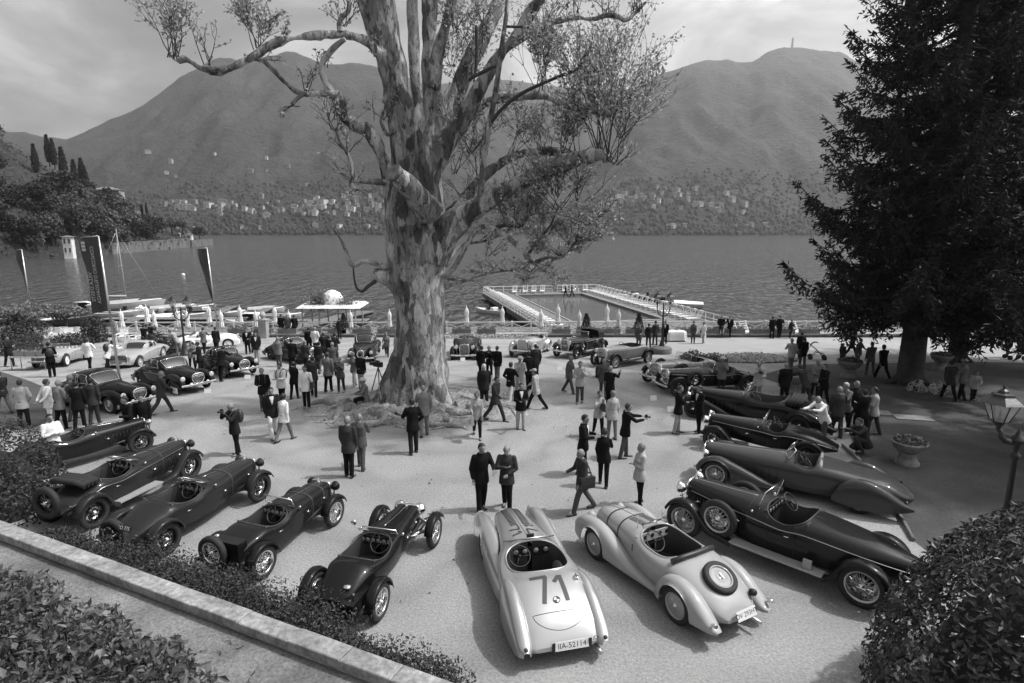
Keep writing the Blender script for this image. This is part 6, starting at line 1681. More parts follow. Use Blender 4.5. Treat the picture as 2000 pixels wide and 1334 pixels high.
# front rank, left side
prewar('dark two seater furthest left behind the white shirted man, with side spare wheel', (125, 926), (247, 893), 'R', p_dark, wb=2.5, tail='round', spare=None, bw=.46, fender='cycle', glass_h=0, tone=p_dark, door=False)
c2, b2, d2 = prewar('dark red open tourer with folded hood and rear spare wheel beside the tall shrub', (187, 1030), (374, 935), 'R', p_red, tail='round', spare='rear', fender='swept', bw=.55, rh=1.0, sh=1.06, tone=p_dark, hood='folded', lamps=p_red, run_m=aly, r=.38, flat=True, glass_h=.28, track=1.24, lv=16, strap=1, tl=.5)
c3, b3, d3 = prewar('dark two seater with sloping tail, rear spare wheel and white numerals by the parapet', (327, 1084), (509, 978), 'R', p_red, tail='round', spare='rear_low', fender='cycle', bw=.53, rh=.98, sh=1.02, tone=p_dark, lamps=p_red, r=.37, flat=True, glass_h=.22, track=1.24, lv=18, strap=1, tl=.62, fw=.24)
plate(c3, d3['xt'] - .06, -.36, .92, .42, .12, 'CO 775', bg=plate_b, tilt=.5)
wheelbase_mg = None
c4, b4, d4 = prewar('black two seater with wire wheels, fuel tank and upright tail, third along the parapet', (516, 1128), (654, 1026), 'R', p_dark, tail='slab', spare=None, fender='cycle', bw=.45, rh=.92, sh=.96, tone=chrome, lamps=p_black, r=.34, glass_h=.2, flat=False, track=1.12, lv=9, tl=.28, strap=2, tank=True, ftone=p_black)
wheel(c4, d4['xt'] - .22, .18, .33, .13, 'wire', chrome, tilt=(0, -.12, math.pi / 2), z=.68, name='spare_wheel')
c5, b5, d5 = prewar('black cyclecar with exposed front suspension, flared wire wheels and chrome lamps', (742, 1208), (849, 1066), 'R', p_black, tail='round', fender='cycle', bw=.46, rh=.86, sh=.92, tone=chrome, r=.345, glass_h=.10, track=1.30, lv=0, tl=.5, nose=.08, lamp_r=.13, lamp_y=.24, fw=.19, door=False, mirror=True, strap=0)
plate(c5, d5['xt'] - .03, 0, .46, .46, .14, 'XPE 94', bg=plate_b)
pp_ = MB()
for s_ in (1, -1):
    pp_.tube([(d5['xf'] - .5, s_ * .22, .42), (d5['xf'], s_ * .55, .40)], .025, 6); pp_.tube([(d5['xf'] + .05, s_ * .2, .62), (d5['xf'], s_ * .56, .52)], .02, 6); pp_.tube([(d5['xf'] - .6, s_ * .36, .5), (d5['xf'] - .02, s_ * .5, .34)], .016, 5)
pp_.obj('suspension_arms', steel, c5)
MB().lathe([(.07, 0), (.075, .03), (.05, .05), (.001, .06)], n=14, c=(d5['xt'] + .22, -.2, b5.z_at(d5['xt'] + .22, .2) - .01)).obj('filler_cap', chrome, c5)
bx = MB()
for s_ in (1, -1): bx.box(((d5['xr'] + d5['xt']) / 2 - .05, s_ * .36, .5), (.62, .26, .22))
bx.obj('side_tanks', p_black, c5)
# ------------------------------------------------------------------ silver racer with the number 71
loc, rz, L, pt = place((1103, 1196), (1000, 1046), 'C', 1.25)
ln_a, ln_b = atz(1105, 1270, .28), atz(985, 990, .6)
dvec = (ln_b - ln_a); mid = (ln_a + ln_b) / 2; rz = math.atan2(dvec.y, dvec.x); LEN = 4.05
c71 = new_car('silver streamlined racing car numbered 71 on bonnet and tail, seen from behind', Vector((mid.x, mid.y, 0)), rz); c71['group'] = CARS
B71 = Body([(2.02, .16, .30, .52, 2.4, .5), (1.9, .26, .26, .66, 2.4, .5), (1.6, .36, .24, .80, 2.5, .5), (1.1, .45, .22, .90, 2.5, .5), (.6, .56, .2, .96, 2.5, .52), (.32, .64, .2, .98, 2.5, .55), (-.1, .72, .2, .90, 2.8, .62), (-.55, .76, .2, .90, 2.8, .58), (-.9, .77, .2, .92, 2.8, .55), (-1.35, .76, .2, .82, 2.8, .52), (-1.75, .70, .22, .64, 2.7, .5), (-1.98, .60, .27, .44, 2.5, .5), (-2.03, .5, .30, .38, 2.4, .5)], n=90, hole=(-.66, .36, .56, 2.7))
B71.mesh(MB()).obj('body', p_silver, c71)
tub(B71, .34, c71).obj('cockpit_rim', p_silver, c71)
for s_ in (1, -1):
    pontoon([(2.05, .05, .3, .42), (1.95, .13, .26, .60), (1.7, .185, .22, .74), (1.3, .2, .2, .80), (.9, .2, .2, .77), (.4, .19, .2, .70), (-.1, .17, .2, .66), (-.6, .1, .2, .6)], .60, s_, arch=(1.24, .33, .37)).obj('front_wing', p_silver, c71)
    pontoon([(-.35, .06, .2, .66), (-.6, .14, .2, .82), (-1.0, .17, .2, .87), (-1.4, .17, .2, .80), (-1.75, .15, .22, .64), (-1.98, .12, .26, .47), (-2.1, .05, .3, .38)], .655, s_, nexp=2.2).obj('rear_wing', p_silver, c71)
    wheel(c71, 1.24, s_ * .67, .325, .14, 'disc', p_silver); wheel(c71, -1.2, s_ * .62, .325, .14, 'disc', p_silver)
    headlamp(c71, 1.93, s_ * .58, .56, .075, p_silver, 0)
    MB().lathe([(.001, -.03), (.03, -.025), (.032, .01)], n=10, M=Matrix.Translation((-2.06, s_ * .66, .42)) @ Matrix.Rotation(math.pi / 2, 4, 'Y')).obj('tail_light', tail_red, c71)
lv_ = MB()
for s_ in (1, -1):
    for k in range(15):
        x = .95 + .052 * k; lv_.tube([Vector((x, s_ * y, B71.z_at(x, y) + .004)) for y in (.05, .10, .16, .20)], .009, 5)
    for k in range(14):
        x = .42 + .045 * k; y0, z0 = B71.sec(x, .44); y1, z1 = B71.sec(x, .53); lv_.tube([(x, s_ * (y0 + .004), z0 + .002), (x, s_ * (y1 + .003), z1 + .004)], .009, 5)
lv_.obj('louvres', black, c71)
hg = MB(); B71.line(hg, [(x, 0) for x in np.linspace(.44, 1.92, 16)], .006); hg.obj('bonnet_hinge', steel, c71)
for st in ([[(.92, .07), (.77, .07), (.80, .27)], [(.71, .12), (.66, .06), (.60, .27)]], [[(.84, -.12), (.90, -.07), (.88, -.26)], [(.58, -.07), (.76, -.07), (.68, -.28)]]):
    for q in st:
        for a_, b_ in zip(q[:-1], q[1:]): decal(B71, [[a_, b_]], .036, 'race_number', c71, num_m)
decal(B71, [[(-.88, .32), (-.88, .02)], [(-.88, .04), (-1.46, .20)]], .075, 'race_number', c71, num_m)
decal(B71, [[(-.88, -.21), (-1.46, -.21)], [(-.9, -.19), (-1.04, -.08)]], .075, 'race_number', c71, num_m)
MB().tube([Vector((-1.42 + .055 * math.cos(a), -.02 + .055 * math.sin(a), B71.z_at(-1.42 + .055 * math.cos(a), .02) + .008)) for a in np.linspace(0, 2 * math.pi, 20)[:-1]], .008, 5, closed=True).obj('badge_ring', num_m, c71)
for q, m_ in ((0, p_white), (1, num_m), (2, p_white), (3, num_m)):
    pts = [Vector((-1.42, -.02, B71.z_at(-1.42, .02) + .009))] + [Vector((-1.42 + .05 * math.cos(a), -.02 + .05 * math.sin(a), B71.z_at(-1.42 + .05 * math.cos(a), .02 - .05 * math.sin(a)) + .009)) for a in np.linspace(q * math.pi / 2, (q + 1) * math.pi / 2, 6)]
    MB().add(pts, [tuple(range(7))]).obj('badge_quarter', m_, c71)
lid = MB()
pts = [(-1.62, y) for y in np.linspace(-.44, .44, 12)] + [(-1.62 - .26 * math.sin(a), .44 * math.cos(a)) for a in np.linspace(.1, math.pi - .1, 16)]
lid.tube([Vector((x, y, B71.z_at(x, y) + .003)) for x, y in pts], .005, 5, closed=True); lid.obj('boot_lid_seam', num_m, c71)
MB().lathe([(.055, -.02), (.055, .03), (.045, .045), (.001, .05)], n=16, c=(-.98, -.5, B71.z_at(-.98, .5))).box((-.98, -.5, B71.z_at(-.98, .5) + .06), (.1, .02, .02)).obj('filler_cap', chrome, c71)
plate(c71, -2.045, -.1, .37, .56, .14, 'IIA-52114', bg=plate_w, fg=plate_b, tilt=.25)
pe = MB(); 
for y in (.205, -.405): pe.box((-2.053, y, .37), (.016, .05, .145))
pe.obj('plate_edge', plate_b, c71)
lettering('D', .13, Matrix.Translation((-2.052, -.5, .43)) @ Matrix.Rotation(-.3, 4, 'Y') @ Matrix.Rotation(-math.pi / 2, 4, 'Z') @ Matrix.Rotation(math.pi / 2, 4, 'X'), num_m, c71)
MB().tube([(-1.7, -.55, .2), (-2.14, -.56, .2)], .035, 8).obj('exhaust_pipe', steel, c71)
MB().box((.30, 0, .80), (.03, 1.02, .16)).obj('dashboard', gloss_dark, c71)
gg = MB()
for y in (-.3, -.1, .12, .3): gg.lathe([(.05, 0), (.045, .006), (.001, .006)], n=14, M=Matrix.Translation((.283, y, .81)) @ Matrix.Rotation(-math.pi / 2, 4, 'Y'))
gg.obj('gauges', gauge, c71)
steering(c71, .08, .27, .84, .2, .75)
seat(c71, -.46, .27, .44, .44, leather_dark, .34); seat(c71, -.46, -.27, .44, .44, leather_dark, .34)
screen(c71, .44, .965, 1.02, .13, .9, frame=steel)
MB().box((.40, -.02, 1.06), (.03, .14, .06)).obj('mirror', black, c71)
def warp71(x): return float(np.interp(x, [-2.2, -.66, .36, 2.05], [-2.38, -.97, -.03, 2.24]))
for ch in c71.children:
    if ch.name.startswith('wheel'):
        ch.location.x = warp71(ch.location.x); continue
    for q in [ch] + list(ch.children):
        for v_ in q.data.vertices: v_.co.x = warp71(v_.co.x)
# ------------------------------------------------------------------ cream roadster
loc, rz, L, pt = place((1329, 1214), (1165, 1087), 'L', 1.24)
c28 = new_car('pale cream roadster with spare wheel let into its sloping tail and bonnet straps', loc, rz); c28['group'] = CARS; W = 2.4
B28 = Body([(1.86, .12, .40, .62, 2.4, .5), (1.74, .24, .34, .80, 2.5, .52), (1.4, .34, .30, .92, 2.6, .54), (.8, .44, .27, .99, 2.6, .55), (.25, .55, .26, 1.03, 2.6, .58), (-.2, .62, .25, .93, 3.0, .66), (-.6, .64, .25, .92, 3.0, .62), (-.85, .64, .25, .95, 2.7, .6), (-1.25, .62, .26, .88, 2.5, .55), (-1.6, .56, .28, .74, 2.4, .52), (-1.85, .46, .30, .58, 2.3, .5), (-2.0, .32, .32, .42, 2.2, .5)], n=84, hole=(-.82, .22, .50, 3.0))
B28.mesh(MB()).obj('body', p_cream, c28)
tub(B28, .36, c28).obj('cockpit_rim', p_cream, c28)
for s_ in (1, -1):
    pontoon([(1.98, .06, .42, .52), (1.86, .14, .32, .66), (1.6, .185, .26, .79), (1.25, .195, .24, .82), (.9, .19, .24, .75), (.5, .175, .24, .58), (.1, .15, .24, .42), (-.4, .11, .24, .33), (-.8, .09, .24, .30)], .60, s_, arch=(1.2, .335, .375)).obj('front_wing', p_cream, c28)
    pontoon([(-.62, .08, .24, .36), (-.74, .14, .24, .62), (-.95, .185, .24, .78), (-1.25, .195, .25, .81), (-1.55, .185, .26, .71), (-1.8, .16, .28, .54), (-2.0, .11, .28, .38), (-2.1, .05, .3, .34)], .62, s_, arch=(-1.2, .335, .375)).obj('rear_wing', p_cream, c28)
    wheel(c28, 1.2, s_ * .68, .335, .13, 'disc', p_cream); wheel(c28, -1.2, s_ * .70, .335, .13, 'disc', p_cream)
    headlamp(c28, 1.72, s_ * .40, .68, .10, p_cream, 0)
    MB().tube([(-1.98, s_ * .68, .44), (-2.08, s_ * .7, .46)], [.03, .035], 8).obj('tail_light', chrome, c28)
    ms_ = MB().grid([[Vector((xx, q * (y + .006), z + .008)) for q, t_ in [(1, a) for a in np.linspace(.2, 1, 12)] + [(-1, a) for a in np.linspace(1, .2, 12)] for y, z in [B28.sec(xx, t_)]] for xx in ((1.22 if s_ > 0 else .78) - .02, (1.22 if s_ > 0 else .78) + .02)])
    ms_.obj('bonnet_strap', leather_dark, c28)
lv_ = MB()
for s_ in (1, -1):
    for k in range(11):
        x = .50 + .045 * k if False else .38 + .034 * k; lv_.tube([Vector((x, s_ * y, B28.z_at(x, y) + .003)) for y in (.05, .12, .2)], .007, 5)
lv_.obj('louvres', black, c28)
hg = MB(); B28.line(hg, [(x, 0) for x in np.linspace(.3, 1.74, 14)], .006); hg.obj('bonnet_hinge', steel, c28)
for s_ in (1, -1): MB().add([(.2, s_ * (B28.sec(.2, .30)[0] + .004), B28.sec(.2, .30)[1]), (.2, s_ * (B28.sec(.2, .42)[0] + .004), B28.sec(.2, .42)[1]), (.16, s_ * (B28.sec(.16, .42)[0] + .004), B28.sec(.16, .42)[1]), (.16, s_ * (B28.sec(.16, .30)[0] + .004), B28.sec(.16, .30)[1])], [(0, 1, 2, 3)]).obj('scuttle_vent', black, c28)
steering(c28, -.12, .25, .92, .2, .8)
seat(c28, -.64, .25, .46, .44, leather_light, .42); seat(c28, -.64, -.25, .46, .44, leather_light, .42)
MB().box((.16, 0, .86), (.03, 1.0, .17)).obj('dashboard', aly, c28)
gg = MB()
for y in (-.3, -.12, .08, .26): gg.lathe([(.045, 0), (.04, .006), (.001, .006)], n=14, M=Matrix.Translation((.143, y, .87)) @ Matrix.Rotation(-math.pi / 2, 4, 'Y'))
gg.obj('gauges', gloss_dark, c28)
MB().tube([(-.84, -.52, .93), (-.9, -.3, .99), (-.92, 0, 1.0), (-.9, .3, .99), (-.84, .52, .93)], .05, 8).obj('hood_bag', leather_dark, c28)
for y in (.26, -.26): screen(c28, .34, 1.03, .36, .2, 1.0, frame=chrome, name='aero_screen')
for y in (.3, -.3): MB().tube([(.34, y, 1.0), (.30, y * 1.1, 1.24)], .01, 5).obj('screen_post', chrome, c28)
zt_ = B28.z_at(-1.48, 0)
wheel(c28, -1.50, -.02, .315, .12, 'disc', p_cream, tilt=(0, 0.0, 0), z=zt_ - .0, name='spare_wheel').rotation_euler = Matrix.Rotation(-.52, 4, 'Y').to_euler() if False else (math.pi / 2, 0, 0)
sw_ = [o for o in c28.children if o.name.startswith('spare_wheel')][0]
sw_.rotation_euler = (Matrix.Rotation(-.50, 4, 'Y') @ Matrix.Rotation(math.pi / 2, 4, 'X')).to_euler()
sw_.location = (-1.50, 0, zt_ + .02)
plate(c28, -2.06, -.05, .44, .46, .16, 'DV 293HT', bg=plate_w, fg=plate_b, tilt=.45, sz=.115)
MB().lathe([(.06, -.05), (.062, .02), (.05, .05), (.001, .055)], n=14, M=Matrix.Translation((-1.86, -.44, .60)) @ Matrix.Rotation(-1.2, 4, 'Y')).obj('filler_cap', black, c28)
MB().tube([(-1.7, -.3, .22), (-2.16, -.32, .23)], .028, 8).obj('exhaust_pipe', steel, c28)
# ------------------------------------------------------------------ front rank, right side
cR1, bR1, dR1 = prewar('long black open tourer with side spare wheel and pale ribbed running boards', (1679, 1185), (1334, 1048), 'L', p_dark, tail='boat', spare='side', fender='swept', bw=.60, rh=1.15, sh=1.21, tone=steel, r=.42, glass_h=.42, track=1.40, tl=1.1, nose=.18, cock=(.12, -.5), run_m=aly, ftone=p_black, lamp_r=.13, lamp_y=.42, lv=16, fw=.25, th=.96)
MB().box((-.85, .72, .45), (.16, .05, .2)).obj('step_plate', aly, cR1)
# teardrop grey speedster
def teardrop(label, rear, front, side, col, wb=None, track=1.3, r=.36, cock=(.05, -.6), spats=True, hood=None, wide=.62, sh=1.02, tl=1.0, gr='rect', bump=False, lamps=chrome, vee=.12, glass_h=.32, rw=.3, rh=.96, top=False, nose=.35, front_r=.84, lamp_y=.42, lamp_z=.78):
    loc, rz, L, pt = place(rear, front, side, track); W = wb or L
    car = new_car(label, loc, rz, pt); car['group'] = CARS
    xf, xr = W / 2, -W / 2; xs, xe = cock[0] * W / 2.6, cock[1] * W / 2.6; xn = xf + nose; xt = xr - tl
    b = Body([(xn, rw * .8, .40, rh - .06, 2.8, .6), (xn - .12, rw, .36, rh, 2.8, .6), ((xn + xs) / 2, rw + (wide - rw) * .5, .30, rh + (sh - rh) * .5, 2.6, .56), (xs + .06, wide, .26, sh, 2.6, .58), ((xs + xe) / 2, wide + .04, .25, sh - .08, 2.9, .66), (xe, wide + .04, .25, sh - .02, 2.8, .62), (xr + .1, wide, .27, sh - .12, 2.5, .56), (xr - tl * .5, wide * .9, .3, .80, 2.4, .54), (xt + .22, wide * .68, .32, .62, 2.3, .5), (xt + .05, wide * .42, .35, .5, 2.2, .5), (xt, wide * .25, .37, .45, 2.2, .5)], n=80, hole=None if top else (xe, xs, wide * .88, 3.0))
    b.mesh(MB()).obj('body', col, car)
    yc = track / 2
    for s_ in (1, -1):
        pontoon([(xf + .52, .05, .42, .5), (xf + .42, .13, .34, .66), (xf + .2, .17, .28, front_r - .04), (xf - .1, .18, .26, front_r), (xf - .45, .175, .24, front_r - .12), (xf - .85, .15, .24, .56), (xf - 1.3, .12, .24, .38), (xf - 1.7, .09, .24, .31)], yc - .01, s_, arch=(xf, r, r + .045)).obj('front_wing', col, car)
        pontoon([(xr + .62, .06, .26, .36), (xr + .45, .14, .24, .66), (xr + .15, .19, .2 if spats else .26, .86), (xr - .15, .2, .18 if spats else .26, .87), (xr - .5, .185, .2 if spats else .26, .74), (xr - .85, .14, .26, .52), (xr - 1.12, .05, .32, .38)], yc, s_, arch=None if spats else (xr, r, r + .045)).obj('rear_wing', col, car)
        for x in (xf, xr): wheel(car, x, s_ * (yc + (.04 if not (spats and x == xr) else -.02)), r, .14, 'disc' if not spats else 'wire', col if not spats else steel)
        headlamp(car, xn - .05, s_ * lamp_y, lamp_z, .115, lamps, .16)
        MB().ball((xr - .95, s_ * yc, .5), .035, 8, 6).obj('tail_light', tail_red, car)
    grille(car, xn + .01, rw * .8, rh - .46, .43 + (rh - .44) / 2, chrome, gr)
    hg = MB(); b.line(hg, [(x, 0) for x in np.linspace(xs + .2, xn - .05, 14)], .006); hg.obj('bonnet_hinge', chrome, car)
    louvres(car, b, xs + .35, xn - .3, 10, .14, .34, black)
    if not top:
        tub(b, .4, car).obj('cockpit_rim', leather_dark, car)
        zd = b.par(xs)[2]
        MB().box((xs - .05, 0, zd - .13), (.03, wide * 1.6, .17)).obj('dashboard', gloss_dark, car)
        steering(car, xs - .28, .26, zd - .02, .2, .8)
        for y in (.28, -.28): seat(car, xe + .16, y, .5, .46, leather_dark if col is not p_grey else leather_light, zd - .5)
        if glass_h: screen(car, xs + .22, b.z_at(xs + .1, wide * .6) + .03, wide * 1.6, glass_h, .5, vee=vee)
        if hood == 'folded':
            hd = MB()
            for q in range(4): hd.tube([(xe - .1 - .11 * q, -wide * .9, sh - .06), (xe - .2 - .11 * q, -wide * .5, sh + .07), (xe - .22 - .11 * q, wide * .5, sh + .07), (xe - .1 - .11 * q, wide * .9, sh - .06)], .085, 7)
            hd.obj('folded_hood', canvas, car)
    if bump: bumper(car, xf + .66, 1.6, .48); bumper(car, xt - .12, 1.4, .48, -.12)
    return car, b, dict(xn=xn, xs=xs, xe=xe, xt=xt, xf=xf, xr=xr)
teardrop('mid grey streamlined speedster with teardrop rear wings covering its wheels', (1676, 1003), (1396, 948), 'L', p_grey, track=1.38, cock=(-.12, -.62), tl=1.15, wide=.6, glass_h=.3, nose=.4)
prewar('black two seater with chrome lamps between grey speedster and black cabriolet', (1575, 912), (1394, 878), 'L', p_black, tail='round', fender='swept', bw=.52, rh=.98, sh=1.0, tone=p_dark, r=.36, glass_h=.34, track=1.26, tl=.75, cock=(-.08, -.7), run=False, lamp_r=.13)
teardrop('large black cabriolet with folded hood and rounded rear wing', (1560, 850), (1354, 815), 'L', p_black, track=1.4, cock=(.0, -.9), tl=1.0, wide=.66, hood='folded', sh=1.06, glass_h=.4, spats=False, rh=1.0)
prewar('long black open car with two chrome lamps and rear hood line, behind the bald photographer', (1492, 765), (1290, 776), 'L', p_black, wb=3.3, tail='round', fender='swept', bw=.56, rh=1.06, sh=1.08, tone=p_dark, r=.4, glass_h=.34, track=1.38, tl=.9, spare='side', lamp_r=.14, cock=(-.1, -.95), bump=True)
prewar('pale bonneted sports tourer with black wings and straps, facing the crowd', (1430, 738), (1268, 764), 'L', p_pale, wb=3.1, tail='tourer', fender='swept', bw=.56, rh=1.06, sh=1.08, tone=steel, r=.4, glass_h=.36, track=1.38, tl=.5, ftone=p_black, strap=1, spare='side', lamp_r=.14, bump=True)
prewar('light grey open four seat tourer beside the seated man in white shirt', (1300, 702), (1157, 727), 'L', p_pale, wb=3.1, tail='tourer', fender='swept', bw=.58, rh=1.06, sh=1.1, tone=steel, r=.4, glass_h=0, track=1.38, tl=.5, ftone=p_black, cock=(0, -1.1), rear_seat=True)
prewar('black open drive car with raised rear hood and side spare wheel near the wall', (1215, 680), (1078, 712), 'L', p_black, wb=3.4, tail='tourer', fender='swept', bw=.62, rh=1.14, sh=1.16, tone=p_dark, r=.42, glass_h=.42, track=1.42, tl=.5, hood='raised', spare='side', lamp_r=.15, bump=True, cock=(0, -1.0))
teardrop('silver cabriolet with upright grille and rounded wings parked by the wall', (1075, 683), (1037, 702), 'L', p_silver, wb=3.1, track=1.45, cock=(-.05, -1.1), tl=.8, wide=.68, sh=1.14, rh=1.12, hood=None, spats=False, bump=True, rw=.36, front_r=.95, glass_h=.38, lamp_z=.98, lamp_y=.46)
def facing(u, v, du=-.0):
    """rear and front ground pixels for a car that looks towards the camera"""
    f_ = on(u, v); d = Vector((-f_.x * .25 + du, -f_.y, 0)).normalized(); return f_, d
def place_front(u, v, ang, half):
    f_ = on(u, v); d = Vector((math.sin(ang), -math.cos(ang), 0)); m = f_ - d * half
    return m, math.atan2(d.y, d.x)
_pl = place
def with_front(u, v, ang, wb, fn, *a, **kw):
    global place
    m, rz = place_front(u, v, ang, wb / 2)
    place = lambda *_q: (Vector((m.x, m.y, gz(m.y))), rz, wb, 0.0)
    try: return fn(*a, **kw)
    finally: place = _pl
with_front(908, 702, .02, 3.0, teardrop, 'dark cabriolet with tall grille facing straight out, just right of the plane tree', (0, 0), (0, 0), 'C', p_dark, track=1.44, cock=(-.05, -1.0), tl=.8, wide=.66, sh=1.12, rh=1.1, spats=False, bump=True, rw=.34, front_r=.92, glass_h=.36, lamp_z=.92, lamp_y=.5)
# ------------------------------------------------------------------ closed cars
def saloon(label, rear, front, side, col, wb=None, track=1.36, r=.34, L=4.5, wide=.78, belt=.98, roof=1.50, cab=(.55, -1.35), two=True, gr='oval', chrome_b=True, hood_h=.98, tail_h=.86, win=dark_glass, prom=True, lamps=chrome, wstyle='disc', open_top=False, rn=2.6, gw=.26, tone=None, rake=.5, rrake=.6, whitewall=False, fast=False):
    loc, rz, LL, pt = place(rear, front, side, track); W = wb or LL
    car = new_car(label, loc, rz, pt, 'classic car', 'classic_car'); car['group'] = CARS
    xf, xr = W / 2, -W / 2; fo = (L - W) * .42; xn, xt = xf + fo, xr - (L - W) * .58
    ar = ((xf, r, r + .05), (xr, r, r + .05))
    nb = .42 if prom else .8
    b = Body([(xn, wide * nb * .8, .34, hood_h - .22, 2.5, .55), (xn - .16, wide * nb, .30, hood_h - .06, 2.6, .55), (xf - .2, wide * (nb + .12 if prom else .95), .26, hood_h, 2.7, .56), (cab[0] + .1, wide * (.82 if prom else .98), .24, belt + .01, 2.8, .6), ((cab[0] + cab[1]) / 2, wide * (.94 if prom else 1), .24, belt, 3.2, .66), (cab[1], wide * (.9 if prom else .98), .25, belt - .02, 2.9, .6), ((cab[1] + xt) / 2, wide * (.74 if prom else .94), .28, (belt + tail_h) / 2 - .03, 2.6, .56), (xt + .12, wide * (.55 if prom else .84), .32, tail_h - .18, 2.4, .52), (xt, wide * (.4 if prom else .7), .36, tail_h - .36, 2.3, .5)], n=90, arches=() if prom else ar, hole=(cab[1] + .1, cab[0] - .05, wide * .78, 3.4) if open_top else None)
    b.mesh(MB()).obj('body', col, car)
    yc = wide - .17
    for s_ in (1, -1):
        if prom:
            pontoon([(xn + .02, .07, .38, .52), (xn - .12, .15, .3, .72), (xf + .1, .2, .26, .88), (xf - .25, .2, .24, .88), (xf - .7, .18, .24, .74), (xf - 1.15, .13, .24, .52), (xf - 1.6, .08, .24, .36)], yc, s_, arch=ar[0]).obj('front_wing', col, car)
            pontoon([(xr + .75, .06, .26, .4), (xr + .5, .14, .24, .66), (xr + .2, .19, .24, .84), (xr - .1, .2, .24, .86), (xr - .45, .18, .26, .74), (xr - .8, .13, .3, .54), (xr - 1.05, .05, .34, .42)], yc, s_, arch=ar[1]).obj('rear_wing', col, car)
        for x in (xf, xr): wheel(car, x, s_ * (wide - .10), r, .16, wstyle, tone or col)
        headlamp(car, xn - .06, s_ * (yc - .02 if prom else wide * .7), .74, .105, lamps, 0)
        if gr != 'none': headlamp(car, xn + .08, s_ * .36, .48, .07, chrome, .1, 'fog_lamp')
        MB().ball((xt + .1, s_ * wide * .62, .62), .05, 8, 6).obj('tail_light', tail_red, car)
        hd = MB().tube([(cab[0] - .75, s_ * (wide * .97), belt - .1), (cab[0] - .9, s_ * (wide * .98), belt - .1)], .014, 6); hd.obj('door_handle', chrome, car)
        st_ = MB().tube([(x, s_ * (b.sec(x, .4)[0] + .006), b.sec(x, .4)[1]) for x in np.linspace(xf - .5, xr + .2, 16)], .008, 4); st_.obj('side_moulding', chrome, car)
        dm = MB()
        for x in (cab[0] - .05, cab[0] - 1.0): dm.tube([Vector((x, s_ * (b.sec(x, t_)[0] + .002), b.sec(x, t_)[1])) for t_ in np.linspace(.03, .5, 8)], .004, 4)
        dm.obj('door_seam', black, car)
    if gr != 'none': grille(car, xn + .015, gw, .46, .66, chrome, gr, 15)
    if chrome_b: bumper(car, xn + .16, 1.5, .44); bumper(car, xt - .12, 1.4, .44, -.12)
    hg = MB(); b.line(hg, [(x, 0) for x in np.linspace(cab[0] + .1, xn - .1, 14)], .006); hg.obj('bonnet_hinge', chrome, car)
    if not open_top:
        c0, c1 = cab
        ca_ = Body([(c0 + .02, wide * .62, belt - .08, belt - .04, 3, .5), (c0 - rake * .5, wide * .74, belt - .08, belt + (roof - belt) * .55, 3, .5), (c0 - rake, wide * .78, belt - .08, roof - .05, 2.9, .46), ((c0 + c1) / 2 + .1, wide * .82, belt - .08, roof, 2.8, .44), (c1 + rrake, wide * .80, belt - .08, roof - .06, 2.8, .44), (c1 + rrake * .45, wide * .74, belt - .08, belt + (roof - belt) * .6, 2.8, .46), (c1 - .05, wide * .56, belt - .1, belt - .06, 2.8, .5)], n=60, kb=1.05)
        ca_.mesh(MB()).obj('roof', col, car)
        for s_ in (1, -1):
            pane = [(c0 - rake * .75, (c0 + c1) / 2 + .08), ((c0 + c1) / 2 - .02, c1 + rrake * .8)]
            for xa, xb in pane:
                g_ = MB(); rows = ca_.patch(g_, xb, xa, .20, .62, s_, .007, skew2=-.12 if xa == pane[0][0] else 0, skew=.12 if xa != pane[0][0] else 0)
                fr = MB(); fr.tube([rows[i][0] for i in range(11)] + [rows[10][j] for j in range(1, 9)] + [rows[i][8] for i in range(9, -1, -1)] + [rows[0][j] for j in range(7, 0, -1)], .009, 5, closed=True)
                o = g_.obj('side_window', win, car); fr.obj('frame', chrome, o)
        for nm, xa, xb in (('windscreen', c0 - rake * .86, c0 - rake * .12), ('rear_window', c1 + rrake * .25, c1 + rrake * .8)):
            g_ = MB(); rows = []
            for i in range(7):
                x = xa + (xb - xa) * i / 6; w_, zb_, zt_, n_, f_ = ca_.par(x); row = []
                for y in np.linspace(-1, 1, 11):
                    yy = y * w_ * .80; row.append(Vector((x + (.012 if nm == 'windscreen' else -.012), yy, ca_.z_at(x, yy) + .008)))
                rows.append(row)
            g_.grid(rows); o = g_.obj(nm, MATS.get('sky_glass') or mat('sky_glass', .02, .03, spec=1.0), car)
            fr = MB().tube([r_[0] for r_ in rows] + rows[-1][1:] + [r_[-1] for r_ in rows[-2::-1]] + rows[0][-2:0:-1], .011, 5, closed=True); fr.obj('frame', chrome, o)
    else:
        tub(b, .4, car, leather_light).obj('cockpit_rim', chrome, car); zd = b.par(cab[0] - .06)[2]
        screen(car, cab[0] + .05, belt, wide * 1.4, .34, .6); steering(car, cab[0] - .35, .32, zd - .02)
        seat(car, cab[1] + .45, 0, .5, wide * 1.4, leather_light, .42)
    return car, b
saloon('black rounded saloon nearest on the left with men standing before it', (112, 790), (234, 809), 'R', p_black, wb=2.85, L=4.6, roof=1.46, wide=.8, gr='shield', cab=(.5, -1.45), tone=steel, fast=True)
saloon('glossy black two door saloon with four front lamps and a placard before its bumper', (270, 752), (353, 772), 'R', p_black, wb=2.85, L=4.7, roof=1.46, wide=.82, gr='shield', cab=(.5, -1.4), tone=p_black)
saloon('dark drophead with pale windscreen and oval grille, a man leaning on it', (385, 722), (455, 741), 'R', p_black, wb=2.75, L=4.5, roof=1.40, wide=.8, gr='oval', cab=(.35, -1.2), wstyle='wire', tone=steel)
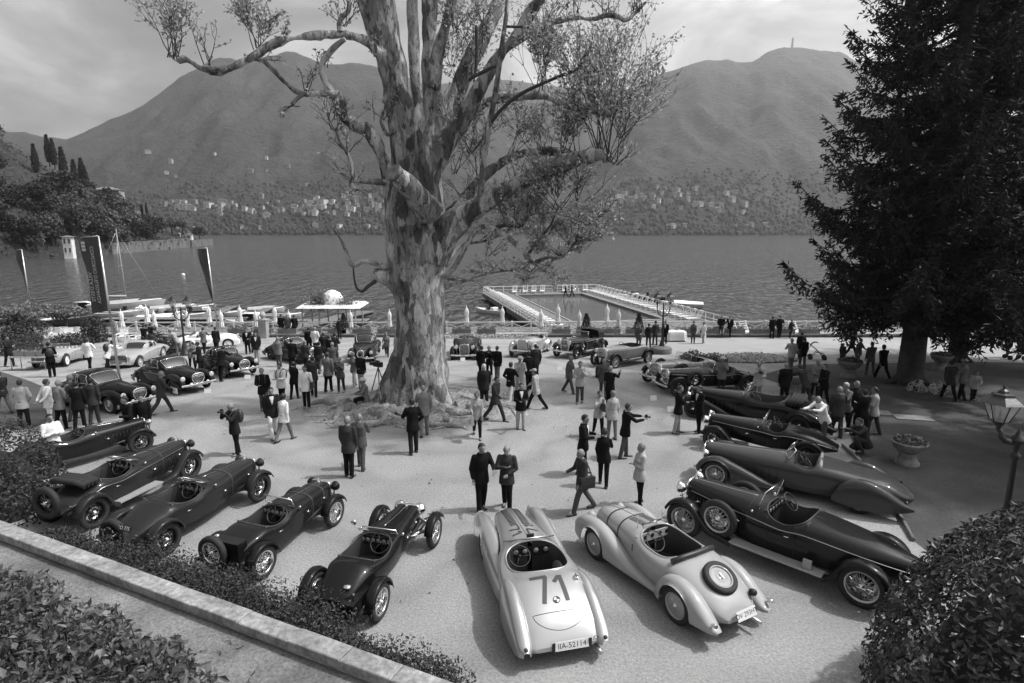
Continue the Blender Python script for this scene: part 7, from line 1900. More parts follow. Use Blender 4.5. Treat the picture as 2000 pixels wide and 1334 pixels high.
saloon('dark rounded coupe beside the crowd left of the plane tree', (520, 700), (592, 712), 'R', p_dark, wb=2.8, L=4.5, roof=1.44, wide=.78, gr='shield', cab=(.45, -1.3))
with_front(708, 705, .12, 2.9, saloon, 'dark coupe with split screen and oval grille facing out, left of the plane tree', (0, 0), (0, 0), 'C', p_dark, L=4.6, roof=1.5, wide=.78, gr='oval', cab=(.45, -1.3), gw=.2)
saloon('white low sports coupe with rounded body near the terrace wall', (372, 684), (443, 680), 'R', p_white, wb=2.4, L=4.2, roof=1.22, belt=.86, hood_h=.82, tail_h=.82, wide=.78, gr='none', cab=(.1, -1.2), prom=True, chrome_b=False, tone=p_white)
with_front(246, 716, .10, 2.7, saloon, 'pale low coupe facing out with chrome bumper beside the banner pole', (0, 0), (0, 0), 'C', p_pale, L=4.6, roof=1.28, belt=.88, hood_h=.84, tail_h=.82, wide=.84, gr='rect', cab=(.35, -1.3), prom=False, gw=.55)
saloon('pale open convertible at the left beside the shrubbery', (168, 703), (128, 716), 'L', p_pale, wb=2.6, L=4.4, roof=1.3, belt=.9, hood_h=.86, tail_h=.84, wide=.82, gr='rect', cab=(.3, -1.1), prom=False, open_top=True, gw=.4, tone=p_white)
# small white cards propped before the cars
for u, v, lb in ((406, 769, 'white placard before the glossy black saloon'), (484, 741, 'white placard before the dark drophead'), (904, 706, 'white placard before the dark cabriolet by the plane tree'), (1148, 733, 'small placard before the light grey tourer'), (1276, 783, 'small placard before the long black open car'), (1093, 723, 'small placard before the car with the raised rear hood'), (1310, 805, 'small placard between the black cars and the man in cream trousers')):
    b = on(u, v); MB().box(None, (.28, .012, .22), M=Matrix.Translation((0, 0, .12)) @ Matrix.Rotation(-.35, 4, 'X')).box((0, .06, .06), (.03, .1, .12)).obj('placard', plate_w, loc=b, rz=.2, label=lb, cat='placard')
# ================================================================== PEOPLE
skin = mat('skin', .2, .6, fine=(9, .08)); eye_m = mat('eye', .02, .2); lip_m = mat('lips', .16, .5)
def cloth(v):
    return mat('cloth_%03d' % round(v * 1000), v, .85, fine=(4, .18), bump=(4.5, .5, .05), spec=.15)
TONE = dict(k=.007, d=.016, c=.035, g=.075, m=.15, l=.34, w=.66)
HAIR = dict(k=.012, d=.03, g=.2, w=.42, b=.14)
shoe_m = mat('shoe_leather', .02, .4)
POSE = {  # legs (thigh L, knee L, thigh R, knee R), arms L and R (forward, out, elbow, inward), lean
 'stand': ((3, 2, -3, 3), (4, 9, 12, 6), (2, 9, 14, 6), 1), 'ease': ((10, 8, -4, 2), (6, 11, 20, 8), (-4, 10, 16, 4), 0), 'walk': ((27, 8, -20, 18), (-22, 8, 14, 4), (24, 8, 22, 6), 5), 'stroll': ((-16, 14, 20, 5), (16, 9, 20, 6), (-14, 9, 12, 4), 3),
 'pockets': ((5, 3, -6, 2), (-6, 20, 42, 30), (-6, 20, 42, 30), 0), 'behind': ((4, 2, -5, 3), (-26, 14, -20, 30), (-26, 14, -20, 30), 0), 'crossed': ((4, 2, -6, 3), (18, 12, 92, 62), (14, 12, 86, 66), -2), 'photo': ((4, 3, -6, 4), (52, 18, 104, 38), (50, 20, 108, 38), 3), 'hold': ((5, 3, -5, 3), (16, 10, 78, 24), (14, 10, 74, 28), 2), 'folded': ((3, 2, -4, 2), (8, 11, 44, 46), (6, 11, 42, 48), 0),
 'reach': ((8, 4, -8, 4), (58, 8, 26, 10), (48, 8, 44, 12), 4), 'chin': ((5, 3, -6, 3), (16, 10, 84, 55), (30, 8, 128, 20), 1), 'lean': ((4, 6, -14, 4), (35, 10, 40, 10), (30, 10, 35, 10), 26), 'sit': ((84, 82, 80, 86), (26, 10, 52, 24), (24, 10, 48, 28), 6), 'crouch': ((104, 138, 62, 128), (42, 8, 52, 20), (36, 8, 48, 20), 24), 'wave': ((6, 4, -6, 4), (10, 10, 70, 25), (60, 14, 60, 5), 0), 'bag': ((24, 10, -18, 16), (6, 8, 22, 4), (12, 16, 62, 12), 4)}
for k_ in ('stand', 'ease', 'hold', 'pockets', 'folded'):
    (a_, b_, c_, d_), l_, r_, n_ = POSE[k_]
    POSE[k_ + '2'] = ((a_ - 9, b_ + 9, c_ + 12, d_ + 2), (l_[0] + 22, l_[1] + 2, l_[2] + 38, l_[3] + 14), (r_[0] - 8, r_[1] + 4, r_[2] + 6, r_[3]), n_ + 3)
    POSE[k_ + '3'] = ((a_ + 12, b_ + 10, c_ - 8, d_ + 1), (l_[0] - 6, l_[1] + 3, l_[2] + 8, l_[3]), (r_[0] + 30, r_[1], r_[2] + 46, r_[3] + 20), n_ + 1)
PC = {}
def remesh(mb, vox, it=2):
    me = mb.mesh('tmp', skin); o = bpy.data.objects.new('tmp', me); COL.objects.link(o)
    m = o.modifiers.new('r', 'REMESH'); m.mode = 'VOXEL'; m.voxel_size = vox; m.use_smooth_shade = True
    m = o.modifiers.new('s', 'SMOOTH'); m.iterations = it
    r = bpy.data.meshes.new_from_object(o.evaluated_get(bpy.context.evaluated_depsgraph_get()))
    bpy.data.objects.remove(o); bpy.data.meshes.remove(me); return r
def cap(mb, a, b, ra, rb, n=10):
    a, b = Vector(a), Vector(b); mb.tube([a, a.lerp(b, .5), b], [ra, (ra + rb) / 2 * 1.02, rb], n); mb.ball(a, ra, 10, 6); mb.ball(b, rb, 10, 6)
PEOPLE = {}
def figure(pose, sex):
    if (pose, sex) in PEOPLE: return PEOPLE[pose, sex]
    (tl, kl, tr, kr), al, ar_, lean = POSE[pose]
    f = sex != 'm'
    hw, sw = (.092, .165) if f else (.088, .195)
    def leg(side, th, kn):
        h = Vector((0, side * hw, 0)); d1 = Vector((math.sin(R(th)), 0, -math.cos(R(th)))); k = h + d1 * .43
        a2 = R(th - kn); d2 = Vector((math.sin(a2), side * .02, -math.cos(a2))); return h, k, k + d2 * .42, d2
    Ls = leg(1, tl, kl), leg(-1, tr, kr)
    low = min(Ls[0][2].z, Ls[1][2].z) - .085
    hip = Vector((0, 0, -low))
    if pose == 'sit': hip.z = .50
    Rl = Matrix.Rotation(R(lean), 4, 'Y')
    def T(x, y, z): return hip + Rl @ Vector((x, y, z))
    sh_z = .50 if f else .52
    B, J, TR, SHS = MB(), MB(), MB(), []
    # torso
    for mbx, e in ((B, 0), (J, .022)):
        prof = [(-.02, .105 + e, .155 + e), (.12, .10 + e, (.128 if f else .150) + e), (.27, .112 + e, (.140 if f else .168) + e), (.40, .118 + e, sw * .86 + e), (.46, .095 + e, sw * .82 + e), (.51, .075 + e, sw * .55 + e), (.555, .058 + e, .066 + e)]
        if mbx is J: prof = [(-.22, .165, .205), (-.10, .158, .2), (-.02, .145, .19)] + prof[1:]; 
        rows = [[T(rx * math.cos(a) + (.012 if z < .3 else 0), ry * math.sin(a), z) for a in [2 * math.pi * j / 18 for j in range(18)]] for z, rx, ry in prof]
        o = len(mbx.v); mbx.grid(rows, closed=True)
        mbx.add(rows[0], [tuple(reversed(range(18)))]); mbx.add(rows[-1], [tuple(range(18))])
    if f:
        for s_ in (1, -1): B.ball(T(.09, s_ * .065, .33), .06, 10, 7); J.ball(T(.095, s_ * .065, .33), .075, 10, 7)
    cap(B, T(-.005, 0, .5), T(.015, 0, .60), .058 if not f else .05, .052 if not f else .045)
    # head
    hc = T(.03, 0, .675)
    B.ball(hc + Vector((0, 0, .015)), (.098, .076, .108), 18, 12); B.ball(hc + Vector((.03, 0, -.062)), (.062, .052, .06), 12, 8)
    B.ball(hc + Vector((.103, 0, -.022)), (.02, .014, .026), 8, 6); B.ball(hc + Vector((.085, 0, .03)), (.02, .05, .014), 8, 6)
    for s_ in (1, -1): B.ball(hc + Vector((-.005, s_ * .079, -.01)), (.02, .011, .032), 8, 6)
    hands = []
    for side, (fw, out, el, inw) in ((1, al), (-1, ar_)):
        s0 = T(0, side * (sw - .015), sh_z - .05)
        d1 = Vector((math.sin(R(fw + lean)) * math.cos(R(out)), side * math.sin(R(out)), -math.cos(R(fw + lean)) * math.cos(R(out))))
        e0 = s0 + d1 * .29
        a2 = R(fw + lean + el); d2 = Vector((math.sin(a2) * math.cos(R(inw)), -side * math.sin(R(inw)), -math.cos(a2) * math.cos(R(inw))))
        w0 = e0 + d2 * .25
        cap(B, s0, e0, .05, .04); cap(B, e0, w0, .04, .027)
        cap(J, s0, e0, .072 if not f else .062, .056); cap(J, e0, w0 - d2 * .01, .056, .043)
        px = d2.cross(Vector((0, side, 0))); px = px.normalized() if px.length > .1 else d2.orthogonal().normalized(); py = d2.cross(px)
        pm = w0 + d2 * .06
        Mh = Matrix((tuple(px) + (0,), tuple(py) + (0,), tuple(d2) + (0,), (0, 0, 0, 1))).transposed()
        B.ball(pm, (.016, .042, .055), 10, 7, M=Mh)
        hands.append((w0, d2, px, py, pm, side))
    for i, (h, k, a, d2) in enumerate(Ls):
        h, k, a = h + hip, k + hip, a + hip
        cap(B, h, k, .082, .055); cap(B, k, a, .052, .036)
        cap(TR, h.lerp(k, .34), k, .088 if not f else .086, .074); cap(TR, h, h.lerp(k, .4), .08, .086); cap(TR, k, a + d2 * .02, .074, .062 if not f else .052)
        ft = a + Vector((.06, 0, -.03)); 
        if pose == 'sit' : ft.z = max(ft.z, .05)
        cap(B, a, a + Vector((.02, 0, -.03)), .034, .04); B.ball(a + Vector((.08, 0, -.05)), (.11, .04, .03), 10, 6)
        z0 = a.z - .085; SH = MB()
        rows = []
        for x, hwid, zt in ((-.075, .02, .05), (-.06, .034, .075), (0, .038, .08), (.08, .044, .06), (.15, .046, .045), (.195, .03, .032), (.205, .008, .02)):
            rows.append([Vector((a.x + x, a.y + hwid * math.cos(t_), z0 + max(0, zt * math.sin(t_)) )) for t_ in [math.pi * j / 8 for j in range(9)]])
        SH.grid(rows)
        SH.box(Vector((a.x + .06, a.y, z0 + .008)), (.26, .078, .016)); SHS.append(SH)
    TR.ball(hip + Vector((-.01, 0, .02)), (.118, .155, .11), 16, 10)
    body = remesh(B, .0175)
    X = MB(); X.add([v.co for v in body.vertices], [tuple(p.vertices) for p in body.polygons], 0, True)
    for w0, d2, px, py, pm, side in hands:                           # four fingers and a thumb, slightly curled
        for q, (o_, ln) in enumerate(((-.03, .07), (-.010, .08), (.011, .075), (.031, .058))):
            b0 = pm + py * o_ + d2 * .035; b1 = b0 + (d2 + px * .25 * -1).normalized() * ln * .55; b2 = b1 + (d2 - px * .9).normalized() * ln * .5
            X.tube([b0, b1, b2], [.0105, .0095, .007], 5)
        b0 = pm + py * -.03 * side - d2 * .01; X.tube([b0, b0 + (d2 * .7 - py * .7 * side).normalized() * .04, b0 + (d2 - py * .35 * side - px * .3).normalized() * .075], [.013, .011, .008], 5)
    for s_ in (1, -1): X.ball(hc + Vector((.087, s_ * .032, .008)), .011, 6, 5, m=1)
    X.box(hc + Vector((.092, 0, -.062)), (.01, .04, .008), m=2)
    me = X.mesh('body', [skin, eye_m, lip_m]); bpy.data.meshes.remove(body)
    jk = remesh(J, .02); jk.name = 'jacket'; tr_ = remesh(TR, .02); tr_.name = 'trousers'
    sh = [q_.mesh('shoe', shoe_m) for q_ in SHS]
    # hair caps
    hs = {}
    def capmesh(kind):
        m = MB(); rows = []
        lo = dict(short=-.62, bald=-.5, long=-.9)[kind]; hi = 1.0 if kind != 'bald' else .15
        for z in np.linspace(hi, lo, 9):
            z_ = max(-1, min(1, z)); r = math.sqrt(max(.0, 1 - z_ * z_)); row = []
            for j in range(17):
                op = R(88) if kind == 'bald' else R(62 + 34 * max(0, .45 - z_) if kind == 'long' else 66 + 58 * max(0, .4 - z_)); a = op + (2 * math.pi - 2 * op) * j / 16
                if z_ > .55 and kind != 'bald': a = 2 * math.pi * j / 16
                g = 1.13 + (.12 if kind == 'long' and z_ < .3 else 0) + .04 * math.sin(5 * a + 9 * z_)
                row.append(hc + Vector((.098 * r * g * math.cos(a) - .004, .076 * r * (g + .04) * math.sin(a), .02 + .112 * z_ * 1.06)))
            rows.append(row)
        if kind == 'long':
            for d_ in (.06, .13, .2): rows.append([p + Vector((-.02 * d_ / .1, 0, -d_)) for p in rows[8]])
        m.grid(rows); return m.mesh('hair', skin)
    for kd in ('short', 'bald', 'long'): hs[kd] = capmesh(kd)
    # shirt front, collar and tie between the lapels
    ST = MB(); rows = []
    for z, h in ((.24, .012), (.34, .035), (.44, .058), (.515, .066)):
        rows.append([T((.112 if z < .3 else .118 if z < .42 else .098 if z < .5 else .072) + .036 - abs(q) * .012, q * h, z) for q in (-1, -.5, 0, .5, 1)])
    ST.grid(rows); st = ST.mesh('shirt_front', skin)
    cl = MB().tube([T(.058 * math.cos(a) + .004, .062 * math.sin(a), .535 + .012 * math.cos(a) * -1) for a in [2 * math.pi * j / 14 for j in range(14)]], .017, 6, closed=True).mesh('collar', skin)
    sk = MB()
    rows = [[hip + Vector((rx * math.cos(a), ry * math.sin(a), z)) for a in [2 * math.pi * j / 20 for j in range(20)]] for z, rx, ry in ((.1, .12, .15), (-.02, .14, .18), (-.25, .17, .2), (-.46, .2, .22))]
    sk.grid(rows, closed=True); skm = sk.mesh('skirt', skin)
    hat = MB().lathe([(.15, .055), (.155, .062), (.1, .075), (.098, .13), (.07, .145), (.001, .147)], n=18, c=hc).mesh('hat', skin)
    cap_ = MB().lathe([(.098, .05), (.1, .09), (.075, .13), (.001, .145)], n=16, c=hc).box(hc + Vector((.12, 0, .055)), (.11, .12, .012)).mesh('cap', skin)
    info = dict(hands=[h[4] + h[1] * .05 for h in hands], head=hc, hip=hip, T=T, chest=T(.16, 0, .3), back=T(-.2, 0, .3))
    PEOPLE[pose, sex] = (me, jk, tr_, sh, hs, st, cl, skm, hat, cap_, info)
    return PEOPLE[pose, sex]
def paint_slot(o, m):
    if not o.data.materials: o.data.materials.append(m)
    o.material_slots[0].link = 'OBJECT'; o.material_slots[0].material = m
bag_m = mat('bag_leather', .03, .5); bag_l = mat('pale_bag', .3, .6); cam_m = mat('camera_black', .015, .4); paper = mat('paper', .75, .8)
def person(u, v, ang, pose, sex, top, leg, hair, label, ex='', s=None, dz=0.0, at=None):
    if pose + '2' in POSE:
        PC[pose] = PC.get(pose, 0) + 1; pose += ('', '2', '3')[PC[pose] % 3]; ang += random.uniform(-14, 14)
    fg = figure(pose, sex); p = on(u, v) if at is None else at
    p = p + Vector((0, 0, dz))
    rz = R(ang)
    s = s or (random.uniform(.97, 1.03) if sex == 'm' else random.uniform(.92, .97))
    o = thing('person', label, 'person', p, rz, 'visitors in the court'); o.scale = (s, s, s)
    link('body', fg[0], o)
    tn = TONE[top[0]]
    j = link('jacket' if 'j' in ex or sex == 'm' and top[0] in 'kdcg' else 'top', fg[1], o); paint_slot(j, cloth(tn))
    if 'skirt' in ex:
        t_ = link('skirt', fg[7], o); paint_slot(t_, cloth(TONE[leg]))
    else:
        t_ = link('trousers', fg[2], o); paint_slot(t_, cloth(TONE[leg]))
    for q_ in fg[3]: link('shoe', q_, o)
    hk = {'B': 'bald', 'L': 'long'}.get(hair[1:2], 'short'); h = link('hair', fg[4][hk], o); paint_slot(h, mat('hair_' + hair[0], HAIR[hair[0]], .55, bump=(30, .5)))
    if len(top) > 1:
        q = link('shirt_front', fg[5], o); paint_slot(q, cloth(TONE[top[1]])); q = link('collar', fg[6], o); paint_slot(q, cloth(TONE[top[1]]))
    if 'hat' in ex: q = link('hat', fg[8], o); paint_slot(q, cloth(.5))
    if 'cap' in ex: q = link('cap', fg[9], o); paint_slot(q, cloth(.3))
    W = Matrix.Translation(p) @ Matrix.Rotation(rz, 4, 'Z') @ Matrix.Scale(s, 4)
    inf = fg[10]
    who = label.split(' ')[0]
    if 'cam' in ex:
        c = W @ ((inf['hands'][0] + inf['hands'][1]) / 2 + Vector((.02, 0, .02)))
        q = thing('camera', 'black camera in the hands of the ' + label, 'camera', c, rz); q['label'] = ' '.join(q['label'].split()[:15])
        MB().box((0, 0, 0), (.06, .14, .10)).box((0, 0, .06), (.05, .06, .03)).obj('camera_body', cam_m, q); MB().lathe([(.036, .02), (.036, .12), (.03, .125), (.001, .11)], n=12, axis='X').obj('lens', cam_m, q)
    if 'paper' in ex:
        c = W @ inf['hands'][1]; q = MB().box((0, 0, 0), (.02, .3, .21)).obj('brochure', paper, None, loc=c, rz=rz + .3, label=' '.join(('white papers held by the ' + label).split()[:15]), cat='papers')
    if 'hb' in ex or 'lb' in ex:
        c = W @ (inf['hands'][1] + Vector((0, -.02, -.22))); m_ = bag_l if 'lb' in ex else bag_m
        q = thing('handbag', ' '.join(('handbag hanging from the hand of the ' + label).split()[:15]), 'bag', c, rz)
        MB().add([(-.19, -.06, -.13), (.19, -.06, -.13), (.19, .06, -.13), (-.19, .06, -.13), (-.15, -.03, .12), (.15, -.03, .12), (.15, .03, .12), (-.15, .03, .12)], [(3, 2, 1, 0), (0, 1, 5, 4), (1, 2, 6, 5), (2, 3, 7, 6), (3, 0, 4, 7), (4, 5, 6, 7)]).obj('bag_body', m_, q)
        MB().tube([(-.1, 0, .11), (-.07, 0, .23), (0, 0, .27), (.07, 0, .23), (.1, 0, .11)], .012, 6).obj('bag_strap', m_, q)
    if 'sb' in ex:
        c = W @ (inf['hip'] + Vector((.0, .24, .03)))
        q = thing('shoulder_bag', ' '.join(('dark shoulder bag of the ' + label).split()[:15]), 'bag', c, rz)
        MB().box((0, 0, -.02), (.36, .12, .28)).box((0, .065, .03), (.36, .015, .2)).obj('bag_body', bag_m, q)
        MB().tube([(-.12, 0, .1), (-.08, -.1, .32), (0, -.26, .54), (.1, -.12, .32), (.12, 0, .1)], .016, 6).obj('bag_strap', bag_m, q)
    if 'bp' in ex:
        c = W @ inf['back']
        q = thing('backpack', ' '.join(('dark backpack worn by the ' + label).split()[:15]), 'bag', c, rz)
        MB().ball((0, 0, 0), (.12, .16, .23), 14, 9).obj('bag_body', bag_m, q)
        st = MB()
        for y in (.1, -.1): st.tube([(.05, y, -.15), (.36, y, -.06), (.36, y, .12), (.22, y * .9, .24), (.05, y, .16)], .018, 6)
        st.obj('bag_strap', bag_m, q)
    return o
random.seed(21)
T_ = [
 (10, 806, 150, 'walk', 'm', 'd', 'g', 'k', 'man in dark jacket and jeans walking off at the left edge'),
 (50, 836, 100, 'pockets', 'm', 'l', 'd', 'd', 'man in pale blazer and dark trousers seen from behind, leftmost of his group'),
 (101, 833, 60, 'behind', 'm', 'w', 'w', 'd', 'man in an all white suit beside the black rounded saloon', 'j'),
 (122, 838, 80, 'hold', 'm', 'm', 'k', 'g', 'stout man in grey jumper with black trousers seen from behind'),
 (158, 838, 95, 'stand', 'm', 'k', 'k', 'k', 'man in black suit between grey jumper and charcoal suit'),
 (186, 828, 100, 'ease', 'm', 'c', 'c', 'k', 'man in charcoal suit standing against the rounded saloon'),
 (145, 820, 80, 'stand', 'm', 'g', 'g', 'g', 'grey haired man half hidden before the rounded saloon'),
 (318, 808, 40, 'walk', 'm', 'c', 'c', 'gB', 'man in grey suit walking off with white papers behind him', 'paper'),
 (259, 876, 250, 'hold', 'm', 'k', 'w', 'k', 'person in black jacket and white trousers near the first roadster'),
 (286, 869, 300, 'stand', 'm', 'k', 'g', 'k', 'man in black jacket and grey trousers beside white trousers'),
 (463, 888, 235, 'photo', 'm', 'd', 'k', 'gB', 'bald photographer in dark vest aiming his camera alone on the gravel', 'cam bp'),
 (535, 853, 300, 'stroll', 'm', 'dw', 'w', 'k', 'man in dark waistcoat, white sleeves and white trousers'),
 (557, 861, 70, 'stroll', 'f', 'w', 'm', 'kL', 'woman with long dark hair in white top and pale jeans'),
 (517, 803, 280, 'ease', 'm', 'k', 'g', 'b', 'man in black polo shirt with backpack and jeans', 'bp'),
 (552, 790, 270, 'hold', 'm', 'w', 'k', 'k', 'man in white shirt with dark straps beside the waistcoat man', 'bp'),
 (576, 779, 85, 'stand', 'f', 'k', 'k', 'kL', 'woman in dark suit with long hair seen from behind'),
 (600, 797, 265, 'ease', 'm', 'w', 'k', 'k', 'man in pale shirt with bag strap before the crowd', 'sb'),
 (614, 774, 110, 'stand', 'm', 'c', 'd', 'k', 'man in dark jacket just behind the pale shirt with strap'),
 (642, 765, 95, 'ease', 'm', 'm', 'k', 'd', 'man in grey shirt and black trousers seen from behind'),
 (667, 767, 270, 'hold', 'f', 'g', 'c', 'bL', 'woman in long grey coat holding something, left of the plane tree'),
 (693, 754, 250, 'ease', 'f', 'm', 'l', 'b', 'woman in jacket and pale trousers with dark boots'),
 (706, 759, 80, 'stand', 'm', 'd', 'l', 'k', 'man in dark coat beside the woman in dark boots'),
 (485, 692, 275, 'stand', 'm', 'kw', 'k', 'k', 'man in black suit and white shirt by the terrace wall, taller of two'),
 (497, 690, 270, 'folded', 'm', 'kw', 'k', 'k', 'man in black suit standing close to the taller suited man'),
 (503, 706, 270, 'ease', 'm', 'dw', 'l', 'k', 'man in dark vest with white sleeves and pale trousers near the dark coupe'),
 (434, 744, 85, 'lean', 'm', 'k', 'k', 'k', 'man in black leaning over the dark drophead, seen from behind'),
 (377, 722, 300, 'hold', 'f', 'm', 'd', 'b', 'woman in pale top behind the glossy black saloon roof'),
 (393, 730, 200, 'hold', 'm', 'd', 'd', 'k', 'man in dark suit between the two black saloons'),
 (177, 723, 95, 'pockets', 'm', 'w', 'k', 'd', 'man in white shirt and black trousers seen from behind near the convertible'),
 (214, 725, 60, 'lean', 'm', 'w', 'k', 'k', 'man in white shirt with black harness bending to the pale coupe', 'bp'),
 (103, 736, 120, 'hold', 'm', 'k', 'k', 'k', 'photographer with dark bag beside the table', 'bp'),
 (94, 692, 330, 'lean', 'f', 'l', 'l', 'b', 'woman in pale cardigan bending over the shrubs'),
 (20, 716, 0, 'stand', 'm', 'd', 'd', 'k', 'person in dark clothes by the shrubbery at the left edge'),
 (284, 683, 90, 'photo', 'm', 'k', 'k', 'k', 'man in black taking pictures behind the round bush', 'cam'),
 (297, 681, 60, 'photo', 'm', 'd', 'd', 'd', 'second man taking pictures behind the round bush'),
 (227, 666, 260, 'ease', 'f', 'm', 'm', 'bL', 'woman in light dress by the white garden chairs', 'skirt'),
 (331, 690, 30, 'lean', 'm', 'l', 'l', 'w', 'white haired man in pale shirt bending near the white coupe'),
 (348, 692, 200, 'lean', 'm', 'l', 'm', 'g', 'man in pale shirt stooping beside the white coupe'),
 (400, 690, 80, 'hold', 'm', 'm', 'd', 'd', 'man in grey shirt before the white coupe'),
 (424, 690, 90, 'stand', 'm', 'd', 'd', 'k', 'man with dark jacket before the white coupe'),
 (546, 716, 100, 'ease', 'm', 'm', 'g', 'g', 'bald man in grey shirt before the dark rounded coupe'),
 (572, 724, 95, 'stand', 'm', 'k', 'k', 'k', 'broad man in black before the dark rounded coupe'),
 (598, 722, 80, 'ease', 'f', 'c', 'd', 'bL', 'woman with brown hair at the nose of the dark rounded coupe'),
 (617, 690, 95, 'pockets', 'm', 'w', 'k', 'g', 'grey haired man in white shirt standing tall in the crowd'),
 (605, 690, 100, 'stand', 'm', 'k', 'k', 'k', 'dark suited man left of the tall white shirt'),
 (634, 705, 110, 'ease', 'm', 'd', 'd', 'k', 'man in dark jacket at the middle of the left crowd'),
 (645, 712, 80, 'stand', 'm', 'k', 'c', 'd', 'man in black coat among the left crowd'),
 (656, 708, 60, 'hold', 'm', 'c', 'k', 'k', 'man in charcoal coat at the right of the left crowd'),
 (625, 728, 90, 'walk', 'm', 'd', 'g', 'k', 'man with jeans in the front of the left crowd'),
 (652, 735, 100, 'stand', 'm', 'g', 'd', 'g', 'man in grey behind the woman in long coat'),
 (551, 657, 90, 'stand', 'm', 'k', 'k', 'k', 'dark figure beyond the terrace wall under a parasol, left'), (563, 657, 90, 'stand', 'm', 'g', 'd', 'g', 'grey figure beyond the terrace wall under a parasol'), (576, 658, 90, 'stand', 'm', 'k', 'k', 'k', 'dark figure beyond the terrace wall near the kiosk'), (664, 662, 90, 'stand', 'f', 'd', 'd', 'k', 'dark figure below the domed kiosk awning'),
 (756, 697, 275, 'bag', 'f', 'm', 'd', 'b', 'woman in grey top with dark bag left of the trunk', 'hb'),
 (683, 931, 88, 'stand', 'm', 'c', 'k', 'g', 'man in grey suit seen from behind alone on the gravel'),
 (706, 915, 100, 'ease', 'm', 'g', 'g', 'gB', 'man in grey shirt beside the grey suited man'),
 (808, 885, 100, 'pockets', 'm', 'k', 'd', 'k', 'man in black jacket seen from behind before the tree roots'),
 (829, 851, 100, 'stand', 'm', 'm', 'm', 'gB', 'bald man in pale grey jacket behind the black jacket'),
 (941, 742, 100, 'stand', 'm', 'k', 'k', 'k', 'man in black at the nose of the dark cabriolet'),
 (956, 737, 270, 'hold', 'f', 'k', 'k', 'bL', 'woman in black facing out beside the silver cabriolet'),
 (971, 742, 80, 'ease', 'm', 'k', 'm', 'd', 'man in black jacket and light trousers by the silver cabriolet'),
 (932, 853, 275, 'bag', 'f', 'l', 'k', 'bL', 'blonde woman in pale jacket and black leggings with light handbag', 'lb'),
 (946, 797, 90, 'stand', 'm', 'd', 'd', 'w', 'white haired man in dark jacket behind the blonde woman'),
 (967, 822, 330, 'walk', 'm', 'c', 'c', 'k', 'man in dark suit striding right in the centre'),
 (997, 786, 60, 'pockets', 'm', 'k', 'w', 'k', 'man in dark blazer and white trousers seen from behind'),
 (1015, 772, 270, 'hold', 'm', 'l', 'l', 'w', 'man in straw hat and pale jacket', 'hat'),
 (1017, 838, 275, 'hold', 'm', 'kw', 'l', 'k', 'man in black blazer and cream trousers holding a camera', 'cam'),
 (1047, 800, 160, 'walk', 'm', 'l', 'k', 'd', 'man in pale jacket and cap walking left', 'cap'),
 (1033, 762, 95, 'stand', 'm', 'd', 'k', 'k', 'man in dark jumper behind the straw hat'),
 (1046, 740, 85, 'ease', 'm', 'c', 'c', 'k', 'man in dark jacket with shoulder bag near the silver cabriolet', 'sb'),
 (1111, 768, 330, 'stroll', 'm', 'g', 'g', 'g', 'man in grey jumper and jeans strolling right'),
 (1132, 787, 260, 'hold', 'm', 'l', 'g', 'd', 'man in light suit jacket reading'),
 (1178, 778, 90, 'ease', 'm', 'g', 'g', 'g', 'grey haired man in grey jumper beside the black gesturing man'),
 (1190, 797, 60, 'wave', 'm', 'k', 'k', 'g', 'man in black waving his hand toward the light tourer'),
 (1168, 850, 275, 'hold', 'f', 'l', 'k', 'd', 'woman in patterned pale jacket carrying a bag', 'hb'),
 (1195, 858, 100, 'ease', 'f', 'l', 'm', 'b', 'woman in pale dress partly hidden by the woman in black'),
 (1178, 948, 90, 'stand', 'f', 'k', 'k', 'd', 'woman in black with wide trousers and pale handbag', 'lb'),
 (1137, 925, 340, 'hold', 'm', 'kw', 'k', 'k', 'man in black suit facing right with white collar'),
 (1219, 894, 5, 'reach', 'm', 'kw', 'g', 'd', 'man in black blazer holding a camera out before him', 'cam'),
 (1137, 1000, 200, 'bag', 'm', 'c', 'g', 'gB', 'grey haired man in dark suit walking left with shoulder bag', 'sb'),
 (1248, 985, 200, 'crossed', 'f', 'l', 'k', 'bL', 'blonde woman in light tweed jacket and black trousers', 'j'),
 (940, 996, 285, 'ease', 'm', 'k', 'k', 'k', 'man in black shirt with camera by the silver racer nose'),
 (990, 993, 270, 'folded', 'm', 'c', 'k', 'gB', 'bald man in grey shirt with folded hands by the silver racer'),
 (1322, 846, 350, 'chin', 'm', 'k', 'l', 'd', 'man in dark jacket and cream trousers beside the black cabriolet'),
 (1363, 845, 200, 'chin', 'm', 'kw', 'k', 'd', 'man in black suit with hand to his chin by the black cabriolet'),
 (1407, 770, 250, 'hold', 'm', 'm', 'd', 'd', 'man in pale grey shirt behind the black cabriolet bonnet', 'hat'),
 (1477, 785, 240, 'hold', 'm', 'l', 'm', 'gB', 'bald man in pale shirt with camera behind the black cabriolet', 'cam'),
 (1530, 790, 95, 'stand', 'm', 'k', 'k', 'gB', 'bald man in black suit behind the cabriolet tail'),
 (1570, 792, 120, 'lean', 'm', 'c', 'c', 'd', 'man in dark jacket bending by the flower urn'),
 (1590, 778, 280, 'hold', 'm', 'm', 'd', 'gB', 'bald man facing out near the flower urn'),
 (1607, 790, 200, 'stand', 'm', 'k', 'k', 'k', 'man in black suit right of the flower urn'),
 (1604, 866, 200, 'lean', 'm', 'w', 'g', 'gB', 'bald man in white shirt and jeans stooping at the cabriolet tail'),
 (1632, 852, 70, 'stand', 'm', 'c', 'c', 'g', 'man in dark grey suit in the right hand circle of talkers'),
 (1647, 842, 210, 'hold', 'm', 'm', 'd', 'w', 'white haired man in light shirt in the circle of talkers'),
